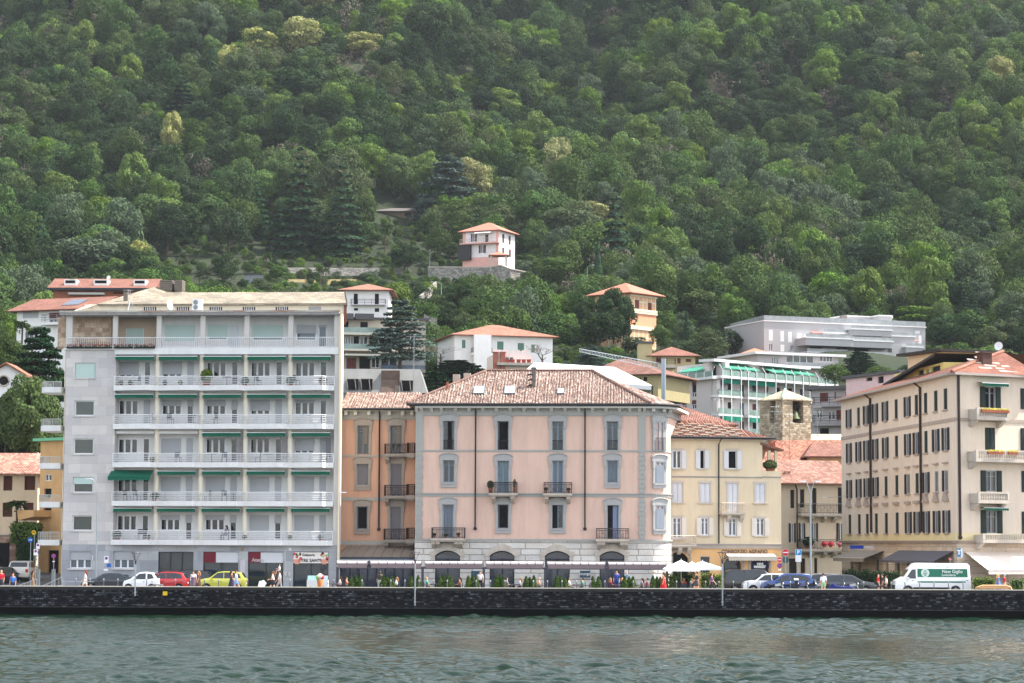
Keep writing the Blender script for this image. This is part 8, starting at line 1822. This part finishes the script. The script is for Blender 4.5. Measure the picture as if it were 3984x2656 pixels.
def sign(px,Y,pyb,label,items,zb=GZ,group=None,wall=False):
 q=at(px,2200,Y);o=empty('road_sign',(q.x,Y,zb),0,label,'road sign',group);top=0
 for kind,cx_,cy_,w_ in items:
  p=at(cx_,cy_,Y);c=(p.x-q.x,p.z-zb);top=max(top,c[1]);r=w_/FPX*Y/2;mb=MB()
  if kind=='noentry':disc(mb,c,r,-.05,WFR);disc(mb,c,r*.93,-.058,RED);mb.use(WFR).box(c[0]-r*.68,c[0]+r*.68,-.075,-.066,c[1]-r*.16,c[1]+r*.16)
  elif kind=='nopark':
   disc(mb,c,r,-.05,RED);disc(mb,c,r*.78,-.058,BLU);mb.use(RED).mesh([(c[0]-r*.6-.02,-.068,c[1]+r*.5),(c[0]+r*.5,-.068,c[1]-r*.6-.02),(c[0]+r*.6+.02,-.068,c[1]-r*.5),(c[0]-r*.5,-.068,c[1]+r*.6+.02)],[(0,1,2,3)])
  elif kind=='panelno':
   mb.use(WFR).box(c[0]-r,c[0]+r,-.05,-.04,c[1]-r*1.55,c[1]+r*1.55);disc(mb,(c[0],c[1]+r*.55),r*.72,-.052,RED);disc(mb,(c[0],c[1]+r*.55),r*.5,-.06,BLU)
  elif kind=='P':
   mb.use(WFR).box(c[0]-r,c[0]+r,-.05,-.04,c[1]-r*2.1,c[1]+r*2.1);mb.use(BLP).box(c[0]-r*.9,c[0]+r*.9,-.058,-.051,c[1]+r*.2,c[1]+r*2.0)
  elif kind=='blue':mb.use(BLU).box(c[0]-r,c[0]+r,-.05,-.04,c[1]-r*.85,c[1]+r*.85)
  elif kind=='bluedisc':disc(mb,c,r,-.05,BLU);mb.use(WFR).box(c[0]-r*.6,c[0]+r*.4,-.066,-.056,c[1]-r*.1,c[1]+r*.1).mesh([(c[0]+r*.3,-.066,c[1]-r*.35),(c[0]+r*.75,-.066,c[1]),(c[0]+r*.3,-.066,c[1]+r*.35)],[(0,1,2)])
  elif kind=='yellowdisc':disc(mb,c,r,-.05,YLW)
  elif kind=='tab':mb.use(WFR).box(c[0]-r,c[0]+r,-.05,-.04,c[1]-r*.45,c[1]+r*.45)
  elif kind=='back':disc(mb,c,r,-.04,M('sign_back',(60,84,84),.6))
  pl=mb.build('sign_plate',None,o)
  if kind=='P':text(o,'P',c[0],-.066,c[1]+r*1.1,r*1.7,TXW,bold=.01)
  if kind=='yellowdisc':text(o,'PT',c[0],-.064,c[1],r*1.0,TXD,bold=.01)
 if not wall:MB().tube([(0,0,0),(0,0,top+.1)],.03,6).build('pole',STEEL,o)
 return o
sign(413,195,2290,'white no parking panel with blue plate before the clad wall',[('panelno',414,2176,17),('blue',424,2199,17),('tab',412,2216,16)])
sign(3056,194,2290,'large no entry sign on a pole before the beige house',[('noentry',3056,2149,27)])
sign(3033,200,2290,'small no entry and no parking signs by the market wall',[('noentry',3033,2177,21),('nopark',3033,2200,20),('tab',3033,2216,12)])
sign(3105,197,2290,'blue parking sign with white panels before the beige house',[('P',3106,2161,23),('back',3056,2178,26)])
sign(118,200,2290,'round blue arrow sign beside the ivy',[('bluedisc',118,2100,20)]);sign(148,198.5,2290,'no parking panel on the left street corner upper one',[('panelno',148,2124,14),('back',150,2148,12)])
sign(139,196,2290,'no parking panel on the left street corner lower one',[('panelno',139,2148,15)]);sign(209,199,2290,'round no parking sign at the flank of the white block',[('nopark',209,2162,17),('tab',209,2184,9)])
sign(132,206,2290,'yellow round post office sign',[('yellowdisc',132,2071,17)],wall=False);sign(3696,199.0,2290,'red and white sign seen edge on at the corner building',[('noentry',3696,2175,12)])
q=at(3733,2149,199.6);o=empty('tobacco_sign',q,0,'tall blue and white sign with T on the corner building','shop sign');MB().box(-.17,.1,0,.1,-.35,.35).build('blue_face',M('sign_blue_pale',(50,130,180),.5),o);MB().box(.12,.25,0,.1,-.4,.36).build('white_face',WFR,o);text(o,'T',-.04,-.01,0,.5,TXW,bold=.02)
q=at(3337,2128,226);o=empty('shop_sign',q,0,'blue shop sign above the beige awning','shop sign');MB().box(-.7,.55,0,.1,-.16,.16).build('sign_panel',M('sign_royal',(30,70,190),.5),o);MB().box(.6,1.5,0,.1,-.1,.1).build('side_panel',M('pale_sign',None),o)
q=at(642,2308,183.2);o=MB().box(-.17,.17,-.03,0,-.15,.15).build('warning_plate',YLW,None,label='small yellow plate on the quay wall under the red car',cat='plate');o.location=(q.x,183.26,q.z)
q=at(3095,2238,188.6);o=empty('parking_meter',(at(3098,2270,188.6).x,188.6,GZ),0,'slanted white topped information post by the motorbikes','post');MB().box(-.13,.13,-.06,.06,0,1.15).build('post',BKM,o);MB().prism([(-.2,1.15),(.12,1.28),(.12,1.32),(-.2,1.19)],-.18,.18,'x').build('panel',M('info_panel',(150,152,156),.5),o)
q=at(3866,2296,187.6);o=empty('boat_canopy',(q.x,187.4,PZ),0,'tan folded canopy of a small boat at the quay edge','boat canopy');TAN=M('tan_canvas',(186,146,106),.8);zc_=at(3866,2279,187.4).z-PZ
P=[(-1.45,zc_-.55),(-1.3,zc_-.12),(-.9,zc_),(.9,zc_),(1.25,zc_-.1),(1.42,zc_-.5)];m=MB();m.tube([(x,0,z)for x,z in P],.09,8);m.prism([(-1.35,zc_-.2),(-.9,zc_-.05),(.9,zc_-.05),(1.3,zc_-.18),(.9,zc_-.22),(-.9,zc_-.22)],-.1,.9);m.build('canvas',TAN,o)
m=MB();[m.tube([(x,0,-.3),(x*.9,0,zc_-.15)],.02,5)for x in(-1,-.3,.5,1.1)];m.build('hoop',STEEL,o)
q=at(604,2280,187.6);o=empty('inflatable_boat',(q.x,187.4,PZ),0,'grey and white bow arch of a small boat beside the tiny white car','boat');m=MB();m.tube([(-.65,0,.05),(-.45,0,.35),(.0,0,.52),(.6,0,.5),(.68,0,.25),(.4,.1,.0)],.06,8);m.build('arch',M('grey_rubber',(100,102,104),.6),o);m=MB();m.tube([(-.6,.05,.0),(.3,.05,.08),(.55,.05,.4)],.1,8);m.build('hull',WHT,o)
q=at(695,2285,187.6);o=MB().ball((0,0,0),.36,12,6,(1,.5,.35)).build('upturned_dinghy',WHT,None,label='small white hull top on the quay edge below the red car',cat='boat');o.location=(q.x,187.3,1.92)
FL=Fac('awning_frame',3276,239.5,3722,201,1.6,None,None);FL.root.name='awning_anchor';KB=bpy.data.objects['long_corner_building']
bpy.data.objects.remove(FL.root)
def aw2(Fq,root,p0,p1,py,out,drop,mat,val,nm='awning'):
 u0,u1=Fq.p(p0,py)[0],Fq.p(p1,py)[0];z=Fq.p((p0+p1)/2,py)[1];return awning(root,u0,u1,-.05,z,out,drop,mat,val,nm,WFR if val>.25 else None)
aw2(FL,KB,3318,3440,2141,1.9,.72,M('beige_awning_cloth',(150,142,128),.8),.3);aw2(FL,KB,3500,3712,2142,1.7,.85,M('grey_awning_cloth',(92,90,98),.8),.2)
Kw=[c for c in KB.children if c.name.startswith('front_wing')][0]
aw2(F3_,Kw,3752,4038,2146,3.0,1.5,M('cream_awning_cloth',(222,208,196),.8),.3)
def bal(px,py,d=.35):p=FW.p(px,py,d);return FW.world(p[0],d,p[1])
for i,(px,row,kind)in enumerate(((802,0,'tree'),(952,0,'ball'),(1128,0,'ball'),(1255,0,'ball'),(470,0,'pot'),(505,0,'pot'),(640,0,'pot'),(700,0,'pot'),(600,3,'ball'),(455,4,'ball'),(575,4,'pot'),(950,4,'pot'),(1125,4,'pot'),(1245,4,'pot'),(590,2,'pot'))):
 z=FW.p(870,slab[row],-.5)[1];u=FW.p(px,slab[row],0)[0];L3=FW.world(u,.15,z)
 h,r={'tree':(1.35,.5),'ball':(.72,.36),'pot':(.45,.2)}[kind]
 pot_plant(L3,r,h,PAL['bright']if kind=='tree' else PAL['green'],{'tree':'tall leafy tub plant','ball':'round clipped tub shrub','pot':'small potted plant'}[kind]+' on the %s balcony of the white block, bay %s'%(('top','fourth','third','second','lowest')[row],('one','two','three','four','five')[min(4,int((px-440)/172))]),'plants on the balconies of the white block')
for i,(px,row)in enumerate(((600,1),(660,1),(750,1),(830,1),(690,2),(820,2),(870,2),(1000,2),(1040,2),(490,3),(530,3),(640,3),(805,3),(870,3),(905,3),(545,4),(530,0),(880,0),(1000,0),(1150,0))):
 z=FW.p(870,slab[row],-.5)[1];L3=FW.world(FW.p(px,slab[row],0)[0],.3,z);k=i%3
 if k<2:c_=copy_tree(C0);tag(c_,'dark balcony chair on the %s balcony of the white block, %s bay'%(('top','fourth','third','second','lowest')[row],('first','second','third','fourth','fifth')[min(4,int((px-440)/172))]),'chair','chairs on the balconies of the white block');c_.rotation_euler=(0,0,(i*1.3)%6)
 else:c_=copy_tree(T0);tag(c_,'small dark table on the %s balcony of the white block, %s bay'%(('top','fourth','third','second','lowest')[row],('first','second','third','fourth','fifth')[min(4,int((px-440)/172))]),'table','tables on the balconies of the white block')
 c_.location=L3
zf_=FW.p(700,1352,0)[1]
for i,(a,b)in enumerate(((262,330),(332,438),(446,520),(525,605))):
 u0,u1=FW.p(a,1350)[0],FW.p(b,1350)[0];o=empty('flower_box',FW.world(u0,-.25,zf_+.05),FW.th,'red geranium box %s along the top terrace rail'%('at the corner','in front of the stone panel','in front of the loggia door','last before the glazed bays')[i],'flower box','geranium boxes on the top terrace')
 Lw=u1-u0;MB().box(0,Lw,-.1,.1,-.12,.02).build('box',TRIM,o);n=int(Lw*70);P=np.stack([NR.uniform(0,Lw,n),NR.uniform(-.12,.1,n),NR.uniform(.0,.24,n)],1);m1,m2=P[:,2]>.15,P[:,2]<=.15
 for msk,mt,nm in((m1,M('geranium_red',(160,40,50),.8),'flowers'),(m2,PAL['deep'],'leaves')):
  q_=bpy.data.objects.new(nm,mesh_quads(nm,P[msk],NR.normal(size=(int(msk.sum()),3))+np.array([0,-.6,.6]),NR.uniform(.05,.13,int(msk.sum())),mt,NR));C.objects.link(q_);q_.parent=o
for px,py,Fq,h,r,lb in((1908,1918,FK,1.0,.28,'tall grassy plant in a dark square pot on the pink building balcony'),(2002,1917,FK,1.1,.14,'tall cactus on the pink building balcony'),(1690,2092,FK,.35,.16,'terracotta pot at one end of the low iron balcony'),(1735,2092,FK,.3,.2,'wide terracotta pot in the middle of the low iron balcony'),(1783,2090,FK,.35,.16,'red pot at the other end of the low iron balcony'),(2125,1918,FK,.45,.16,'red flower pot on the second upper iron balcony'),(2212,1918,FK,.4,.18,'dark leafy pot on the second upper iron balcony')):
 u,z=Fq.p(px,py,-.6);pot_plant(Fq.world(u,-.6,z+.02),r,h,PAL['olive']if 'grassy' in lb else PAL['deep'],lb,name='potted_plant',pot=h*.6 if h<.5 else h*.45)
bpy.data.objects.remove(bpy.data.objects['terrace_chair'])if False else None
GARDEN=[(560,960,1770,1135)]
def in_garden(px,py):
 return any(a<px<c and b<py<d for a,b,c,d in GARDEN)
def forest():
 rg=np.random.default_rng(21)
 pts=[]
 Y=236.0
 while Y<1010:
  sp=5.5 if Y>500 else 4.7
  x=-(.235*Y+34)
  while x<.235*Y+34:
   X=x+rg.uniform(-.45,.45)*sp;yy=Y+rg.uniform(-.45,.45)*sp
   x+=sp
   z=hz(X,yy);bpx,bpy_=proj(X,yy,z)
   gx,gy=bpx,bpy_
   if in_garden(bpx,bpy_)and yy>470:continue
   if any(a<X<b and c<yy<d for a,b,c,d in FOOT):continue
   n=noise.noise(Vector((X*.016,yy*.016,3.3)));n2=noise.noise(Vector((X*.05,yy*.05,9.1)));n3=noise.noise(Vector((X*.03,yy*.03,20)))
   sc=rg.uniform(.48,1.2)*(.62 if yy<420 else .8 if yy<520 else 1.0)
   u=rg.uniform()
   yell=.03 if yy>560 else .012
   kind=('fir' if u<.03 and yy>500 else 'brown' if u<.03+.07*(n3>.0)+.02 else 'yellow' if u>.992 and n>.1 else 'bright' if n2>.18 and u<.55 else 'deep' if n<-.02 and u<.8 else 'olive' if n3>.16 and u<.6 else 'grey' if u<.3 else 'deep' if u<.42 else 'green')
   if kind=='fir':sc*=.72
   if yy<470 and kind in('brown','fir'):kind='green'
   if in_garden(bpx,bpy_):sc*=.5
   v=int(rg.integers(0,8));_,_,w0,h0=TREES[kind][v%len(TREES[kind])]
   h=h0*sc*rg.uniform(.8,1.45);wpx=w0*sc/yy*FPX;tpx,tpy=proj(X,yy,z+h*.95)
   bad=False
   for(a,b,c,d,ky)in KEEP:
    if yy<ky-1 and tpx+wpx*.5>a and tpx-wpx*.5<c and tpy<d and bpy_>b:bad=True;break
   if bad:continue
   pts.append((X,yy,z-.6,kind,sc,h/h0,v,wpx,tpx,tpy,bpy_))
  Y+=sp*(.92 if Y>500 else .95)
 return pts
PTS=forest()
def seen(p):
 X,Y,z,kind,sc,sz,v,wpx,tpx,tpy,bp=p
 if not(-20<tpx<4004)or tpy>1480 or tpy<-60:return False
 for(a,b,c,d)in((225,1125,1335,2300),(1330,1420,2620,2300),(2570,1400,3280,2300),(3270,1380,4000,2300),(0,1500,240,2300),(2860,1240,3600,1450),(1335,1210,1500,1420)):
  if a<tpx<c and b<tpy<d:return False
 return True
vis=sorted([p for p in PTS if seen(p)],key=lambda p:-p[7]*(1+.0*p[1]))
solo=vis[:270];ss=set(id(p)for p in solo);mass=[p for p in PTS if id(p)not in ss];mass0=mass
LOOK=dict(green='mid green leafy tree',deep='dark green leafy tree',olive='dull olive green tree',bright='fresh light green tree',yellow='tree with pale yellow blossom',grey='grey green leafy tree',brown='thin brownish bare tree',fir='pointed dark fir')
def where(px,py,Y):
 if px<600 and py>1000:return 'beside the red roofed houses on the hill foot at the left'
 if px<600:return 'in the wood above the long brown roofed house'
 if px<1500 and py<1000:return 'in the dense wood above the terraced garden'
 if px<1780 and py>1120:return 'among the stepped terraces behind the pink building'
 if px<1780:return 'around the terraced garden and its shed'
 if px<2300 and py>1020:return 'on the wooded knoll under the lone villa'
 if px<2300:return 'in the wood behind the lone villa'
 if px<2850 and py>1000:return 'on the slope around the painted villa'
 if px<2850:return 'in the wood high above the painted villa'
 if py>1120:return 'right behind the grey stepped flats'
 return 'in the hazy wood above the grey stepped flats'
for X,Y,z,kind,sc,sz,v,wpx,tpx,tpy,bp in solo:
 crown,trunk,w0,h0=TREES[kind][v%len(TREES[kind])]
 r=tree(kind,X,Y,z,h0*sz,w0*sc,LOOK[kind]+' '+where(tpx,tpy,Y),'trees of the wooded hillside',v)
SH=[]
rg2=np.random.default_rng(5);Y=288.0
while Y<660:
 x=-(.225*Y+8)
 while x<.225*Y+8:
  X,yy=x+rg2.uniform(-1,1),Y+rg2.uniform(-1,1);x+=2.9 if Y<520 else 3.4
  if any(a<X<b and c<yy<d for a,b,c,d in FOOT):continue
  z=hz(X,yy);px_,py_=proj(X,yy,z);k=('green','olive','bright','grey','deep','green')[int(rg2.integers(0,6))]
  g_=in_garden(px_,py_)and yy>470
  if g_ and rg2.uniform()<.15:continue
  sc=rg2.uniform(.14,.34)*(.9 if g_ else 1);h=9*sc;tp=proj(X,yy,z+h)[1]
  if any(yy<ky and a<px_<c and tp<d-22 and py_>b for a,b,c,d,ky in KEEP):continue
  SH.append((X,yy,z-.3,k,sc,sc*.95,int(rg2.integers(0,8)),0,px_,tp,py_))
 Y+=2.9 if Y<520 else 3.4
col=bpy.data.collections.new('wood_crowns')
kinds=[];idx={}
for k in TREES:
 if k in('near','magnolia','cedar','flatcedar','cypress','topiary','bare','palm'):continue
 for i,(crown,trunk,w0,h0)in enumerate(TREES[k]):
  o=bpy.data.objects.new('c%03d'%len(kinds),crown);col.objects.link(o);idx[(k,i)]=len(kinds);kinds.append(k)
mass=mass0+SH
me=bpy.data.meshes.new('wood');me.vertices.add(len(mass))
me.vertices.foreach_set('co',np.array([p[:3]for p in mass],np.float32).ravel())
ia=me.attributes.new('kind_index','INT','POINT');ia.data.foreach_set('value',[idx[(p[3],p[6]%len(TREES[p[3]]))]for p in mass])
sa=me.attributes.new('size','FLOAT_VECTOR','POINT');sa.data.foreach_set('vector',np.array([(p[4],p[4],p[5])for p in mass],np.float32).ravel())
ra=me.attributes.new('turn','FLOAT_VECTOR','POINT');ra.data.foreach_set('vector',np.array([(NR.uniform(-.12,.12),NR.uniform(-.12,.12),NR.uniform(0,6.28))for p in mass],np.float32).ravel())
wood=bpy.data.objects.new('forest',me);C.objects.link(wood);tag(wood,'dense leafy wood covering the steep hillside','forest',kind='stuff')
g=bpy.data.node_groups.new('wood_nodes','GeometryNodeTree')
g.interface.new_socket('Geometry',in_out='INPUT',socket_type='NodeSocketGeometry');g.interface.new_socket('Geometry',in_out='OUTPUT',socket_type='NodeSocketGeometry')
gi=g.nodes.new('NodeGroupInput');go=g.nodes.new('NodeGroupOutput')
ci=g.nodes.new('GeometryNodeCollectionInfo');ci.inputs['Collection'].default_value=col
ci.inputs['Separate Children'].default_value=True;ci.inputs['Reset Children'].default_value=True
ip=g.nodes.new('GeometryNodeInstanceOnPoints');ip.inputs['Pick Instance'].default_value=True
def na(name,typ):
 n=g.nodes.new('GeometryNodeInputNamedAttribute');n.data_type=typ;n.inputs[0].default_value=name
 return[o for o in n.outputs if o.enabled and o.name=='Attribute'][0]
L=g.links.new
L(gi.outputs[0],ip.inputs['Points']);L(ci.outputs[0],ip.inputs['Instance']);L(na('kind_index','INT'),ip.inputs['Instance Index'])
L(na('size','FLOAT_VECTOR'),ip.inputs['Scale'])
er=g.nodes.new('FunctionNodeEulerToRotation');L(na('turn','FLOAT_VECTOR'),er.inputs[0]);L(er.outputs[0],ip.inputs['Rotation'])
L(ip.outputs[0],go.inputs[0])
md=wood.modifiers.new('wood','NODES');md.node_group=g
print('WOOD',len(PTS),'solo',len(solo))
